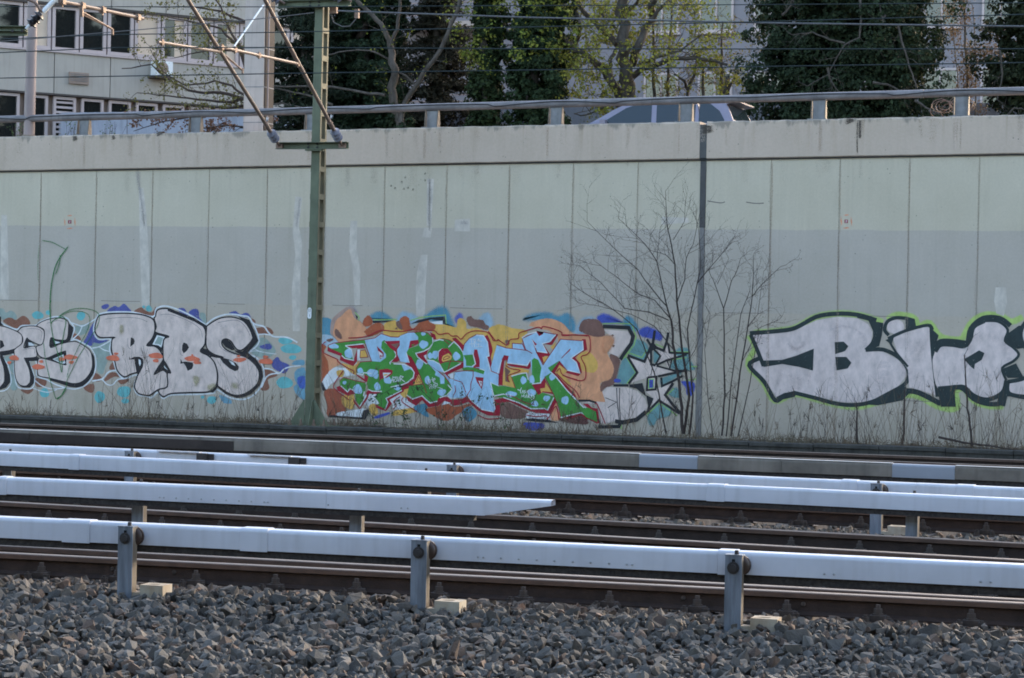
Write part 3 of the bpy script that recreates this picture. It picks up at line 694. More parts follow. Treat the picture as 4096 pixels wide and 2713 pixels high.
# foot: base plate, gussets, bolts
mb = MB(); mb.box((mx(ZM0), YM, ZM0 + .012), (.36, 0, 0), (0, .3, 0), (0, 0, .012)); build("base_plate", mb, m_green, mast)
for (dx, dy) in ((-1, 0), (1, 0), (0, -1)):
    mb = MB(); h = .42
    if dx: mb.prism([(0, 0), (dx * .27, 0), (dx * .25, .05), (dx * .02, h), (0, h)], (mx(ZM0) + dx * .085, YM - .142, ZM0 + .024), (mx(ZM0) + dx * .085, YM - .13, ZM0 + .024), (1, 0, 0), (0, 0, 1))
    else: mb.prism([(0, 0), (-.16, 0), (-.15, .04), (-.01, h), (0, h)], (mx(ZM0) - .006 + .06, YM - .145, ZM0 + .024), (mx(ZM0) + .006 + .06, YM - .145, ZM0 + .024), (0, 1, 0), (0, 0, 1))
    build("gusset", mb, m_green, mast)
for (dx, dy) in ((-.31, -.22), (.31, -.22), (-.1, -.24), (.14, -.25), (.31, .2), (-.31, .2)):
    mb = MB(); mb.lathe((mx(ZM0) + dx, YM + dy, ZM0 + .024), (0, 0, 1), [(0, .035), (.03, .033), (.031, .02), (.1, .018), (.11, .006)], 8); build("anchor_bolt", mb, m_fit, mast, smooth=35)
mb = MB(); mb.box((mx(ZM0), YM, ZM0 - .16), (.48, 0, 0), (0, .42, 0), (0, 0, .16)); build("foundation", mb, m_conc, mast)
# number plate
def ribbon(mb, pts, w, O, ax, az, col=None):
    """flat stroke of width w through 2-D points on the plane O + a*ax + b*az"""
    n = len(pts); L_, R_ = [], []
    for i in range(n):
        p = pts[i]; a = pts[max(i - 1, 0)]; b = pts[min(i + 1, n - 1)]
        d0 = np.array(p) - np.array(a); d1 = np.array(b) - np.array(p)
        if i == 0: d0 = d1
        if i == n - 1: d1 = d0
        d0 = d0 / (np.linalg.norm(d0) + 1e-9); d1 = d1 / (np.linalg.norm(d1) + 1e-9); m = d0 + d1
        if np.linalg.norm(m) < 1e-3: m = d1
        m = m / np.linalg.norm(m); nn = np.array((-m[1], m[0])); k = min(1.8, 1 / max(.35, abs(np.dot(nn, (-d1[1], d1[0])))))
        L_.append(np.array(p) + nn * w / 2 * k); R_.append(np.array(p) - nn * w / 2 * k)
    vs = [O + ax * q[0] + az * q[1] for q in L_ + R_]
    fs = [(n + i, n + i + 1, i + 1, i) for i in range(n - 1)]
    mb.add(vs, fs, col)
pl = ony(1233, 1253, YM - .14); mb = MB(); r = .035; h = .058; cap = [(r * math.cos(t * math.pi / 8), h + r * math.sin(t * math.pi / 8)) for t in range(9)] + [(-r * math.cos(t * math.pi / 8), -h - r * math.sin(t * math.pi / 8)) for t in range(9)]
xo = mx(pl.z) - .035
mb.prism(cap, (xo, YM - .1405, pl.z), (xo, YM - .1365, pl.z), (1, 0, 0), (0, 0, 1)); npl = build("number_plate", mb, m_plate, mast, label="white oval plate reading 32 over 1")
mb = MB(); O = V((xo, YM - .1412, pl.z)); ax, az = V((1, 0, 0)), V((0, 0, 1))
ribbon(mb, [(-.025, .062), (-.016, .070), (-.008, .064), (-.009, .055), (-.016, .05)], .006, O, ax, az); ribbon(mb, [(-.0155, .0495), (-.007, .043), (-.007, .033), (-.015, .026), (-.025, .032)], .006, O, ax, az)
ribbon(mb, [(.006, .06), (.014, .070), (.023, .064), (.022, .054), (.006, .028), (.026, .028)], .006, O, ax, az)
ribbon(mb, [(-.007, -.032), (.002, -.022), (.002, -.066)], .007, O, ax, az); ribbon(mb, [(-.033, .002), (.033, .002)], .003, O, ax, az); ribbon(mb, [(0, .083), (.004, .083)], .004, O, ax, az); ribbon(mb, [(0, -.085), (.004, -.085)], .004, O, ax, az)
build("numerals", mb, m_ink, npl)
# cross arms and cantilevers
YA = YM - .19
def crossarm(ua, ub, va, vb, hgt):
    a, b = ony(ua, va, YA), ony(ub, vb, YA); mb = MB(); z = (a.z + b.z) / 2; h = hgt / 2
    a.z = b.z = z
    for (o_, dz, dd) in ((0, 0, .005),):
        mb.box((a + b) / 2 + V((0, .03, 0)), (b - a) / 2, V((0, .005, 0)), U0 * h)
    for s_ in (-1, 1): mb.box((a + b) / 2 + U0 * (s_ * (h - .005)) + V((0, -.012, 0)), (b - a) / 2, V((0, .042, 0)), U0 * .005)
    o = build("crossarm", mb, m_green, mast)
    for f in (.44, .565):
        for dz in (-.03, .03):
            mb = MB(); mb.lathe(a + (b - a) * f + V((0, .025, dz)), (0, -1, 0), [(0, .02), (.015, .02), (.016, .01), (.03, .01)], 6); build("bolt", mb, m_bolt, o)
    return a, b
a1, a2 = crossarm(1106, 1392, 583, 583, .115)
c1, c2 = crossarm(1112, 1400, 18, 12, .12)
mb = MB(); mb.box((mx(a1.z), YA + .02, a1.z - .075), (.15, 0, 0), (0, .06, 0), (0, 0, .012)); build("arm_bracket", mb, m_green, mast)
def insulator(mb, p, ax, L_, r, n=3):
    prof = [(0, r * .45)]
    for i in range(n):
        s_ = L_ * (i + .15) / n; e = L_ * (i + .75) / n
        prof += [(s_, r * .5), (s_ + .005, r * .97), ((s_ + e) / 2, r), (e, r * .6)]
    prof += [(L_, r * .45)]; mb.lathe(p, ax, prof, 14)
def cantilever(p0, dirv, L_, ins_mat):
    """strut leaning out over the tracks, on a ribbed insulator"""
    d = V(dirv).normalized()
    mb = MB(); mb.tube([p0, p0 + d * .2], .022, 8); mb.box(p0 + V((0, .02, -.01)), (.06, 0, 0), (0, .03, 0), (0, 0, .04)); build("clevis", mb, m_fit, mast, smooth=40)
    mb = MB(); insulator(mb, p0 + d * .17, d, .24, .082); build("insulator", mb, ins_mat, mast, smooth=35)
    mb = MB(); mb.tube([p0 + d * .40, p0 + d * .62], [.03, .042], 10); mb.tube([p0 + d * .6, p0 + d * L_], .032, 10); build("cantilever_tube", mb, m_tube, mast, smooth=40)
    mb = MB(); q = p0 + d * .66
    for a in (-.5, 0, .55): mb.add([q + V((.02, 0, 0)), q + V((.05, 0, .03)), q + V((.05 + .05 * a, 0, .11))], [(0, 1, 2)])
    build("bird_guard", mb, m_plate, mast)
    return d
def toward(p, u, v):
    """point on the plane through p across the tracks (x = p.x) seen at (u, v)"""
    r = ray(u, v); return EYE + r * ((p.x - EYE.x) / r.x)
A0, B0 = a1 + V((.06, -.02, 0)), a2 + V((-.1, -.02, 0))
PA, PB = toward(A0, 752, 0), toward(B0, 1060, 0)
dA = cantilever(A0, PA - A0, (PA - A0).length + 1.2, m_ins_blue); dB = cantilever(B0, PB - B0, (PB - B0).length + 1.2, m_ins_blue)
JA, JB = toward(A0, 878, 200), toward(B0, 1192, 256)
def arm(p, q, r=.024, nm="registration_tube"):
    mb = MB(); mb.tube([p, q], r, 8); o = build(nm, mb, m_tube, mast, smooth=40); return o
def clampf(p, par=None, s_=.045):
    mb = MB(); mb.box(p, (s_ * .7, 0, 0), (0, s_, 0), (0, 0, s_)); mb.tube([p - U0 * (s_ * 1.6), p + U0 * (s_ * 1.6)], s_ * .35, 6); build("clamp", mb, m_fit, mast, smooth=40)
QB = toward(JB, 880, 188); arm(JB, QB); QA = toward(JA, 632, 168); arm(JA + V((0, 0, -.03)), QA)
for p in (JA, JB, QB + (JB - QB) * .02, QA + (JA - QA) * .06, QB + (JB - QB) * .18, QB + (JB - QB) * .48): clampf(p, s_=.035)
def steady(p, q): 
    mb = MB(); mb.tube([p, q], .014, 6); mb.tube([p + V((0, 0, -.03)), q + V((0, 0, .0))], .008, 5); mb.tube([q + U0 * .03, q - U0 * .07], .016, 6); build("steady_arm", mb, m_fit, mast, smooth=40)
steady(toward(JA, 893, 215), toward(JA, 970, 282))
mb = MB(); mb.tube([toward(JA, 937, 186), toward(JA, 1053, 22)], .014, 6); build("hanger_rod", mb, m_plate, mast, smooth=40)
for pp, sgn in ((c1, 1), (c2, -1)):
    mb = MB(); insulator(mb, pp + V((.05 * sgn - (.08 if sgn < 0 else .0), -.05, .04)), V((-.55, -.3, .35)), .22, .078); build("insulator", mb, m_ins_blue, mast, smooth=35)
    mb = MB(); q = pp + V((.05 * sgn, -.05, .03)); mb.tube([q + V((.1, .0, -.02)), q + V((-.35, -.2, .25)), q + V((-.8, -.5, .8))], .02, 6); build("clevis", mb, m_fit, mast, smooth=40)
# strain clamp on the mast for the thick cable
mb = MB(); p = ony(1335, 42, YM); mb.box(p, (.06, 0, 0), (0, .03, 0), (0, 0, .05)); build("strain_clamp", mb, m_fit, mast); mb = MB(); q = ony(1428, 55, YM); mb.box(q, (.035, 0, 0), (0, .03, 0), (0, 0, .075)); build("strain_clamp", mb, m_fit, mast)
mb = MB(); mb.tube([ony(1326, 60, YM), ony(1335, 90, YM), ony(1370, 107, YM), ony(1400, 105, YM), ony(1425, 75, YM)], .01, 5); build("jumper_loop", mb, m_wire2, mast, smooth=60)

# second support, its mast stands outside the picture
ZL = 29.6
def L(u, v, d=ZL): return atd(u, v, d)
lm = thing("catenary_cantilever", "green steel arm end with dark ribbed insulator and pale tubes", "cantilever", L(-300, 125))
mb = MB(); mb.box((L(-420, 118) + L(105, 124)) / 2, (L(105, 124) - L(-420, 118)) / 2, V((0, .03, 0)), U0 * .006); mb.box((L(-420, 122) + L(105, 124)) / 2 + V((0, .03, 0)), (L(105, 124) - L(-420, 122)) / 2, V((0, .005, 0)), U0 * .058)
for s_ in (-1, 1): mb.box((L(-420, 122) + L(105, 124)) / 2 + U0 * (s_ * .056), (L(105, 124) - L(-420, 122)) / 2, V((0, .035, 0)), U0 * .005)
build("crossarm", mb, m_green, lm)
for u in (57, 96):
    mb = MB(); mb.lathe(L(u, 125) + V((0, -.03, 0)), (0, -1, 0), [(0, .018), (.02, .016)], 8); build("bolt", mb, m_bolt, lm)
p0, p1 = L(104, 116), L(232, -12); d = (p1 - p0).normalized() * 1.0
mb = MB(); mb.tube([p0, p0 + d * .12], .022, 8); mb.tube([p0 + d * .3, p1], .031, 10); build("cantilever_tube", mb, m_plate, lm, smooth=40)
mb = MB(); insulator(mb, p0 + d * .07, d, .2, .075); build("insulator", mb, m_ins_dark, lm, smooth=35)
mb = MB(); mb.tube([L(110, -2), L(140, 10), L(160, 38)], .02, 6); mb.tube([L(160, 38), L(172, 46)], .03, 6); build("strap", mb, m_fit, lm, smooth=40)
mb = MB(); mb.tube([L(238, 4), L(572, 75, ZL + 1.6)], .023, 8); build("registration_tube", mb, m_tube, lm, smooth=40)
for f in (.03, .26, .5, .93):
    p = L(238, 4) + (L(572, 75, ZL + 1.6) - L(238, 4)) * f; mb = MB(); mb.box(p, (.035, 0, 0), (0, .035, 0), (0, 0, .035)); mb.tube([p - U0 * .07, p + U0 * .05], .014, 6); build("clamp", mb, m_fit, lm, smooth=40)
mb = MB(); p, q = L(328, 48), L(450, 118, ZL + .6); mb.tube([p, q], .013, 6); mb.tube([p - U0 * .03, q], .008, 5); mb.tube([q, q - U0 * .07], .016, 6); mb.tube([L(326, 28), L(326, 68)], .025, 6); build("steady_arm", mb, m_fit, lm, smooth=40)

# wires
def wire(label, pts, d, r=.008, material=None):
    """pts in photograph pixels, d = distances at the two ends; gentle curve through the points"""
    n = len(pts); P = []
    u0, u1 = pts[0][0], pts[-1][0]
    for (u, v) in pts:
        f = (u - u0) / (u1 - u0); P.append(1 / ((1 - f) / d[0] + f / d[1]))
    Q = [atd(u, v, z) for (u, v), z in zip(pts, P)]
    mb = MB(); mb.tube(Q, r, 5); build("overhead_wire", mb, material or m_wire, smooth=60, label=label, cat="wire", loc=Q[0])
wire("topmost thin overhead wire crossing the trees and the green mast", [(-500, 26), (0, 27), (1100, 28), (2100, 23), (3100, 18.6), (4096, 11.6), (4600, 8)], (38, 33), .007)
wire("thin wire rising from the left to the strain clamp on the mast", [(-500, 214), (0, 167), (550, 120), (1100, 70), (1255, 51)], (34, 36.5), .007, m_wire2)
wire("thick pale stranded cable running right from the strain clamp on the mast", [(1350, 44), (2100, 70), (3100, 93), (4096, 106), (4600, 112)], (38.5, 33), .014, m_wire2)
wire("thin wire that rises to the right above the car", [(-500, 172), (0, 157), (440, 139), (1100, 130), (2100, 109), (3100, 86), (4096, 58), (4600, 44)], (37, 31.5), .008)
wire("level wire passing behind the clamp of the cantilevers", [(-500, 235), (0, 211), (465, 191), (1100, 190), (2100, 196), (3100, 196.5), (4096, 196), (4600, 196)], (36, 31), .008)
wire("lowest overhead wire just above the guard rail", [(-500, 322), (0, 313), (1100, 295), (2100, 281), (3100, 266), (4096, 251), (4600, 243)], (36, 31), .008)

# ------------------------------------------------------------------ posts on the street side
m_pole = mat("grey_pole_paint", pc(120, 120, 128), rough=.55, var=.2, scale=3, bump=.05, streak=.35, stretch=(1, 1, .3))
m_col = mat("column_paint", pc(148, 154, 160), rough=.7, var=.12, scale=2.5, bump=.08, streak=.4)
m_col_shade = mat("column_side_shade", pc(50, 49, 50), rough=.8, var=.2, scale=3, bump=.1)  # darker column tone: shade of the side face put into the colour
p0 = ony(116, 548, D + .16); p1 = ony(131, 10, D + .16)
d = (p1 - p0); pole = thing("lamp_post", "plain round grey lamp post standing on the coping beside the guard rail", "lamp post", (p0.x, p0.y, p0.z - .05))
mb = MB(); mb.tube([p0 - d.normalized() * .05, p0 + d.normalized() * 6.5], [.102, .075], 18); build("shaft", mb, m_pole, pole, smooth=50)
mb = MB(); mb.tube([p0 - d.normalized() * .02, p0 + d.normalized() * .03], [.13, .125], 18); build("base_flange", mb, m_brk2, pole, smooth=40)
YC = D + 1.3
p0 = ony(1011, 528, YC); col = thing("steel_column", "tall square pale grey column rising behind the guard rail", "column", (p0.x, YC, ROADZ))
hwid = (ony(1050, 528, YC).x - ony(973, 528, YC).x) / 2
mb = MB(); mb.bar(p0.x - hwid, p0.x + hwid, YC, YC + .42, ROADZ, 12.5); build("shaft", mb, m_col, col)
mb = MB(); mb.bar(p0.x + hwid + .001, p0.x + hwid + .012, YC + .03, YC + .42, ROADZ, 12.5); build("side_plate", mb, m_col_shade, col)  # thin sheet carrying the painted shade on the right face
for v in (193, 348, 490):
    z = ony(1011, v, YC).z; mb = MB(); mb.bar(p0.x - hwid - .004, p0.x + hwid + .014, YC - .004, YC + .43, z - .008, z + .008); build("strap_band", mb, m_brk, col)
mb = MB()
mb.tube([(p0.x + hwid + .045, YC + .1, ROADZ), (p0.x + hwid + .045, YC + .1, 12.5)], .018, 8); build("conduit", mb, m_pole, col, smooth=50)
# ================================================================== street side: fence, car, buildings
m_fence = mat("blue_sheet_fence", pc(128, 146, 172), rough=.6, var=.15, scale=2, bump=.05, streak=.25)
YF = D + 15.5
fz = ony(1500, 436, YF).z
fence = thing("sheet_fence", "pale blue corrugated sheet fence beyond the street", "fence", (-18, YF, ROADZ))
x = -52.0
proto = None
while x < 12:
    n = 24; vs = []
    for i in range(n + 1):
        xx = i * 2.5 / n; ph = i % 4; y = .018 if ph in (1, 2) else -.018; vs += [(xx, y, 0), (xx, y, fz - ROADZ)]
    mb = MB(); mb.add([V(p) + fence.location for p in vs], [(2 * i, 2 * i + 2, 2 * i + 3, 2 * i + 1) for i in range(n)])
    if proto is None: proto = build("sheet_panel", mb, m_fence, fence); proto.location = (x - fence.location.x, 0, random.uniform(-.04, .02)); 
    else:
        o = proto.copy(); COL.objects.link(o); o.location = (x - fence.location.x, 0, random.uniform(-.04, .02))
    mb = MB(); mb.bar(x - .03, x + .03, YF + .03, YF + .09, ROADZ, fz + .03); build("fence_post", mb, m_pole, fence)
    x += 2.52

# ------------------------------------------------------------------ passing car (estate, heading left)
m_paint = mat("car_paint_silver_blue", pc(106, 116, 140), rough=.3, metal=.3, var=.05, bump=0)
m_cglass = glass_mat("car_glass", (.018, .028, .034), .04)
m_tyre = mat("tyre", (.02, .02, .02), rough=.85, var=.2)
m_rim = mat("alloy_rim", (.5, .5, .52), rough=.35, metal=.8, var=.1)
m_lamp_r = mat("tail_lamp_red", (.35, .02, .02), rough=.2, var=.1, bump=0)
m_lamp_w = mat("head_lamp", (.75, .75, .75), rough=.15, var=.1, bump=0)
m_trim = mat("black_trim", (.015, .015, .016), rough=.5, var=.1)
m_chrome = mat("window_trim_chrome", (.65, .68, .75), rough=.2, metal=.9, var=.05, bump=0)
YCAR = D + 3.0
xr = ony(1721 * S, 470, YCAR).x; xf = ony(1385 * S, 480, YCAR).x; zr = ony(1600 * S, 402, YCAR).z
car = thing("car", "silver blue estate car on the street behind the parapet", "car", (xr, YCAR, ROADZ))
K = (xr - xf) / 3.02; GZ = zr - 1.46
def cx(a): return xr - a * K                        # a = metres forward of the tail at belt height
def car_poly(prof, y0, y1, inset=lambda a, z: 0):
    vs = []; n = len(prof)
    for yy, s_ in ((y0, 1), (y1, -1)):
        for a, z in prof: vs.append((cx(a), yy + s_ * inset(a, z), GZ + z))
    fs = [(i, (i + 1) % n, n + (i + 1) % n, n + i) for i in range(n)] + [tuple(range(n - 1, -1, -1)), tuple(range(n, 2 * n))]
    mb = MB(); mb.add(vs, fs); return mb
W = .88
def chaikin(P, k=2):
    for _ in range(k):
        n = len(P); Q = []
        for i in range(n):
            a, b = P[i], P[(i + 1) % n]; Q += [(a[0] * .75 + b[0] * .25, a[1] * .75 + b[1] * .25), (a[0] * .25 + b[0] * .75, a[1] * .25 + b[1] * .75)]
        P = Q
    return P
body = [(-.10, .32), (.0, .25), (4.15, .22), (4.27, .35), (4.28, .58), (4.18, .70), (3.75, .82), (3.05, .95), (1.5, .97), (.1, .99), (-.08, .93), (-.12, .6)]
mb = car_poly(chaikin(body), YCAR - W, YCAR + W, lambda a, z: .03 + .05 * abs(z - .62)); bo = build("body", mb, m_paint, car, smooth=40)
def roof(a): return 1.46 - .03 * ((a - 1.5) / 1.2) ** 2
gh = [(3.02, .955), (2.75, 1.09), (2.42, 1.27), (2.15, 1.37), (1.85, 1.43), (1.4, 1.46), (.9, 1.455), (.5, 1.42), (.28, 1.37), (.18, 1.33), (-.02, .98)]
gh = gh[:1] + [(a, z) for a, z in chaikin(gh[1:-1] + [gh[-1]], 1) if z > .985] + gh[-1:]; gh = sorted([q for q in gh[:-1]], key=lambda q: -q[0]) + gh[-1:]
mb = car_poly(gh, YCAR - W, YCAR + W, lambda a, z: .06 + .40 * (z - .95)); build("cabin", mb, m_paint, car, smooth=50)
# side windows on both sides, a hair proud of the cabin
def side(prof, s_, off):
    return [V((cx(a), YCAR + s_ * (W - (.06 + .40 * (z - .95)) + off), GZ + z)) for a, z in prof]
wins = [[(2.72, .985), (2.50, 1.11), (2.22, 1.27), (1.98, 1.345), (1.70, 1.385), (1.66, .985)], [(1.56, .985), (1.60, 1.39), (1.10, 1.395), (.80, 1.38), (.78, .985)], [(.70, .985), (.72, 1.375), (.52, 1.345), (.30, 1.20), (.18, 1.03), (.22, .985)]]
for s_ in (-1, 1):
    for w_ in wins:
        mb = MB(); q = side(w_, s_, .004); mb.add(q, [tuple(range(len(q))) if s_ > 0 else tuple(reversed(range(len(q))))]); build("side_window", mb, m_cglass, car)
    mb = MB(); mb.tube(side([(2.76, .972), (.16, .975)], s_, .008), .011, 6); build("window_trim", mb, m_chrome, car, smooth=60)
    mb = MB(); mb.tube(side([(1.95, 1.405), (1.4, 1.44), (.9, 1.435), (.4, 1.385)], s_, -.03), .014, 6); build("roof_rail", mb, m_trim, car, smooth=60)
    mb = MB(); p = side([(2.62, 1.0)], s_, .09)[0]; mb.box(p, (.05, 0, 0), (0, .07, 0), (0, 0, .05)); build("mirror", mb, m_paint, car)
    for a in (1.62, .62):
        mb = MB(); p = side([(a, .88)], s_, .03)[0]; mb.box(p, (.07, 0, 0), (0, .012, 0), (0, 0, .012)); build("door_handle", mb, m_trim, car)
    for a in (3.55, .75):
        c = V((cx(a), YCAR + s_ * (W - .1), GZ + .31)); mb = MB(); mb.lathe(c - V((0, s_ * .1, 0)), (0, s_, 0), [(0, .2), (.0, .29), (.03, .31), (.17, .31), (.2, .29), (.2, .2)], 24); wh = build("wheel", mb, m_tyre, car, smooth=40)
        mb = MB(); mb.lathe(c + V((0, s_ * .08, 0)), (0, s_, 0), [(0, .2), (.022, .2), (.0221, .17), (.01, .05), (.025, .04)], 20); build("rim", mb, m_rim, wh, smooth=40)
    mb = MB(); mb.box((cx(4.2), YCAR + s_ * .62, GZ + .62), (.05, 0, 0), (0, .18, 0), (0, 0, .07)); build("headlight", mb, m_lamp_w, car)
    mb = MB(); mb.box((cx(-.04), YCAR + s_ * .7, GZ + .86), (.06, 0, 0), (0, .12, 0), (0, 0, .1)); build("tail_light", mb, m_lamp_r, car)
for nm, prof in (("windscreen", [(2.98, .985), (2.75, 1.1), (2.42, 1.278), (2.17, 1.372)]), ("rear_window", [(.17, 1.325), (.02, 1.04)])):
    mb = MB(); n = len(prof); vs = []
    for a, z in prof:
        da, dz = (.004, .004) if nm == "windscreen" else (-.006, .002)
        wi = W - (.06 + .40 * (z - .95)) - .07; vs += [(cx(a + da), YCAR - wi, GZ + z + dz), (cx(a + da), YCAR + wi, GZ + z + dz)]
    mb.add(vs, [(2 * i, 2 * i + 1, 2 * i + 3, 2 * i + 2) for i in range(n - 1)]); build(nm, mb, m_cglass, car)
mb = MB(); mb.box((cx(.12), YCAR, GZ + 1.36), (.13, 0, .02), (0, .6, 0), (0, 0, .014)); build("roof_spoiler", mb, m_paint, car)
mb = MB(); mb.box((cx(4.29), YCAR, GZ + .3), (.03, 0, 0), (0, .7, 0), (0, 0, .1)); build("bumper", mb, m_trim, car)

# ------------------------------------------------------------------ office block on the left
m_fac = mat("facade_panel", pc(136, 146, 151), rough=.7, var=.06, scale=1.5, bump=.03, streak=.2)
m_frame = mat("window_frame_white", pc(146, 150, 162), rough=.5, var=.05)
m_win = glass_mat("office_glass", (.018, .019, .018), .04)
m_blind = mat("window_blind", pc(165, 165, 160), rough=.8, var=.08, scale=3)
m_sill = mat("facade_groove", pc(60, 62, 66), rough=.8, var=.2)
m_grey_f = mat("facade_grey_strip", pc(120, 118, 118), rough=.8, var=.12, scale=3)
ang = math.radians(56); fd = F0 * math.cos(ang) + R0 * math.sin(ang); fn = V((fd.y, -fd.x, 0))
FP = atd(0, 300, 60.0); FP.z = 0
if fn.dot(EYE - FP) < 0: fn = -fn
def fac(u, v):
    p = onplane(u, v, FP, fn); return (p - FP).dot(fd), p.z
def F(s, z, o=0.0): return FP + fd * s + U0 * z + fn * o
off_b = thing("office_building", "pale panelled office block with bands of windows left of the column", "building", F(6, ROADZ))
zs1 = fac(0, 181)[1]; zh1 = fac(228, 21)[1]; zh2 = fac(0, 362)[1]; zs2 = zh2 - 1.35
def fbox(mb, s0, s1, z0, z1, o0, o1): mb.box(F((s0 + s1) / 2, (z0 + z1) / 2, (o0 + o1) / 2), fd * ((s1 - s0) / 2), fn * ((o1 - o0) / 2), U0 * ((z1 - z0) / 2))
S0, S1 = -9.0, fac(1330, 300)[0]
mb = MB(); fbox(mb, S0, S1, ROADZ - .1, zh1 + 5.5, -8, -.22); build("wall", mb, m_grey_f, off_b)
ums = [fac(u, 230)[0] for u in (95, 214, 325, 437, 544, 655, 752, 858)]
dw = (ums[-1] - ums[0]) / 7; sg = [ums[0] + dw * k for k in range(-8, 30)]
sp = fac(217, 300)[0]; sp2 = fac(441, 320)[0]; dp = sp2 - sp
pj = [sp + dp * k for k in range(-5, 12)]
pan = None
for (z0, z1) in ((zs2 - 1.6, zs2 - .02), (zh2 + .03, zs1 - .07), (zh1 + .06, zh1 + 1.75), (zh1 + 3.4, zh1 + 5.4)):
    for a, b in zip(pj[:-1], pj[1:]):
        if a < S0 or b > S1: continue
        mb = MB(); fbox(mb, a + .012, b - .012, z0, z1, -.2, 0); build("facade_panel", mb, m_fac, off_b)
for z in (zs1 - .045, zs2 + .0): mb = MB(); fbox(mb, S0, S1, z - .022, z + .03, -.2, .05); build("sill", mb, m_frame, off_b)
for z in (zh1 + .025, zh2 + .005): mb = MB(); fbox(mb, S0, S1, z - .025, z + .022, -.2, .012); build("lintel_groove", mb, m_sill, off_b)
for row, (z0, z1) in enumerate(((zs1, zh1), (zs2 + .03, zh2 - .04), (zh1 + 1.8, zh1 + 3.35))):
    for i, a in enumerate(sg):
        b = a + dw
        if a < S0 or b > S1: continue
        fw = .085 if row != 1 else .07; g1 = a + .02 if row != 1 else a + .09; g2 = b - .02 if row != 1 else b - .06
        mb = MB()
        for (p, q, r, s_) in ((g1, g1 + fw, z0, z1), (g2 - fw, g2, z0, z1), (g1 + fw, g2 - fw, z0, z0 + fw), (g1 + fw, g2 - fw, z1 - fw, z1)): fbox(mb, p, q, r, s_, -.15, -.06)
        w_ = build("window", mb, m_frame, off_b)
        if row == 1 and i % 7 == 2:
            for k in range(9):
                mb = MB(); zz = z0 + fw + (z1 - z0 - 2 * fw) * (k + .5) / 9; mb.box(F((g1 + g2) / 2, zz, -.1), fd * ((g2 - g1) / 2 - fw), fn * .03 + U0 * -.03, U0 * .006); build("louvre", mb, m_frame, w_)
        mb = MB(); fbox(mb, g1 + fw, g2 - fw, z0 + fw, z1 - fw, -.13, -.12); build("pane", mb, m_win, w_)
        if row == 0 and (i % 5 == 3 or (i > 11 and i % 3 == 0)):
            mb = MB(); f0 = .55 if i % 2 else .0; fbox(mb, g1 + fw + (g2 - g1 - 2 * fw) * f0, g2 - fw, z0 + fw, z1 - fw, -.119, -.112); build("blind", mb, m_blind, w_)
# wall vent and air conditioner
s0, z0 = fac(274, 325); s1, z1 = fac(352, 294)
mb = MB(); fbox(mb, s0, s1, z0 - .06, z1, .002, .06); v_ = build("vent_box", mb, m_grey_f, off_b)
for k in range(5): mb = MB(); fbox(mb, s0 + .03, s1 - .03, z0 + (z1 - z0) * (k + .3) / 5.5, z0 + (z1 - z0) * (k + .3) / 5.5 + .012, .06, .075); build("vent_slat", mb, m_brk, v_)
s0, z0 = fac(598, 305); s1, z1 = fac(665, 253)
mb = MB(); fbox(mb, s0, s1, z0, z1, .06, .4); ac = build("air_conditioner", mb, m_plate, off_b)
mb = MB(); mb.lathe(F((s0 + s1) / 2 - .06, (z0 + z1) / 2, .4), fn, [(0, .17), (.012, .17), (.013, .03)], 18); build("fan_grille", mb, m_grey_f, ac, smooth=30)
mb = MB(); fbox(mb, s0 - .05, s1 + .05, z0 - .06, z0 - .02, .002, .45); build("bracket_shelf", mb, m_sill, ac)

# ------------------------------------------------------------------ pale building behind the trees
m_b2 = mat("render_white", pc(104, 114, 130), rough=.8, var=.05, scale=1, bump=.02)
YB = D + 34
bx0, bx1 = ony(1180, 300, YB).x, ony(4700, 300, YB).x
b2 = thing("apartment_building", "white rendered building with windows behind the budding trees", "building", ((bx0 + bx1) / 2, YB, ROADZ))
mb = MB(); mb.bar(bx0, bx1, YB, YB + 12, ROADZ - .1, 15.5); build("wall", mb, m_b2, b2)
x = ony(2580, 200, YB).x
for row in range(4):
    z = 5.6 + 2.75 * row
    for k in range(12):
        xx = x + 1.75 * k
        if xx + 1.1 > bx1: continue
        mb = MB()
        for (p, q, r, s_) in ((xx, xx + .07, z, z + 1.5), (xx + 1.03, xx + 1.1, z, z + 1.5), (xx + .07, xx + 1.03, z, z + .07), (xx + .07, xx + 1.03, z + 1.43, z + 1.5), (xx + .52, xx + .58, z + .07, z + 1.43)): mb.bar(p, q, YB - .07, YB - .01, r, s_)
        w_ = build("window", mb, m_frame, b2); mb = MB(); mb.bar(xx + .07, xx + 1.03, YB - .03, YB - .02, z + .07, z + 1.43); build("pane", mb, m_win, w_)
        mb = MB(); mb.bar(xx - .06, xx + 1.16, YB - .14, YB - .005, z - .07, z - .005); build("sill", mb, m_frame, w_)
x = ony(1600, 200, YB).x
for row in range(3):
    z = 6.0 + 2.75 * row
    mb = MB(); mb.bar(x + .3, x + 3.2, YB - 1.1, YB - .01, z - .16, z); bal = build("balcony", mb, m_col, b2)
    for k in range(5): mb = MB(); mb.tube([(x + .3, YB - 1.08, z + .2 * (k + 1)), (x + 3.2, YB - 1.08, z + .2 * (k + 1))], .02, 6); build("balcony_bar", mb, m_pole, bal, smooth=60)
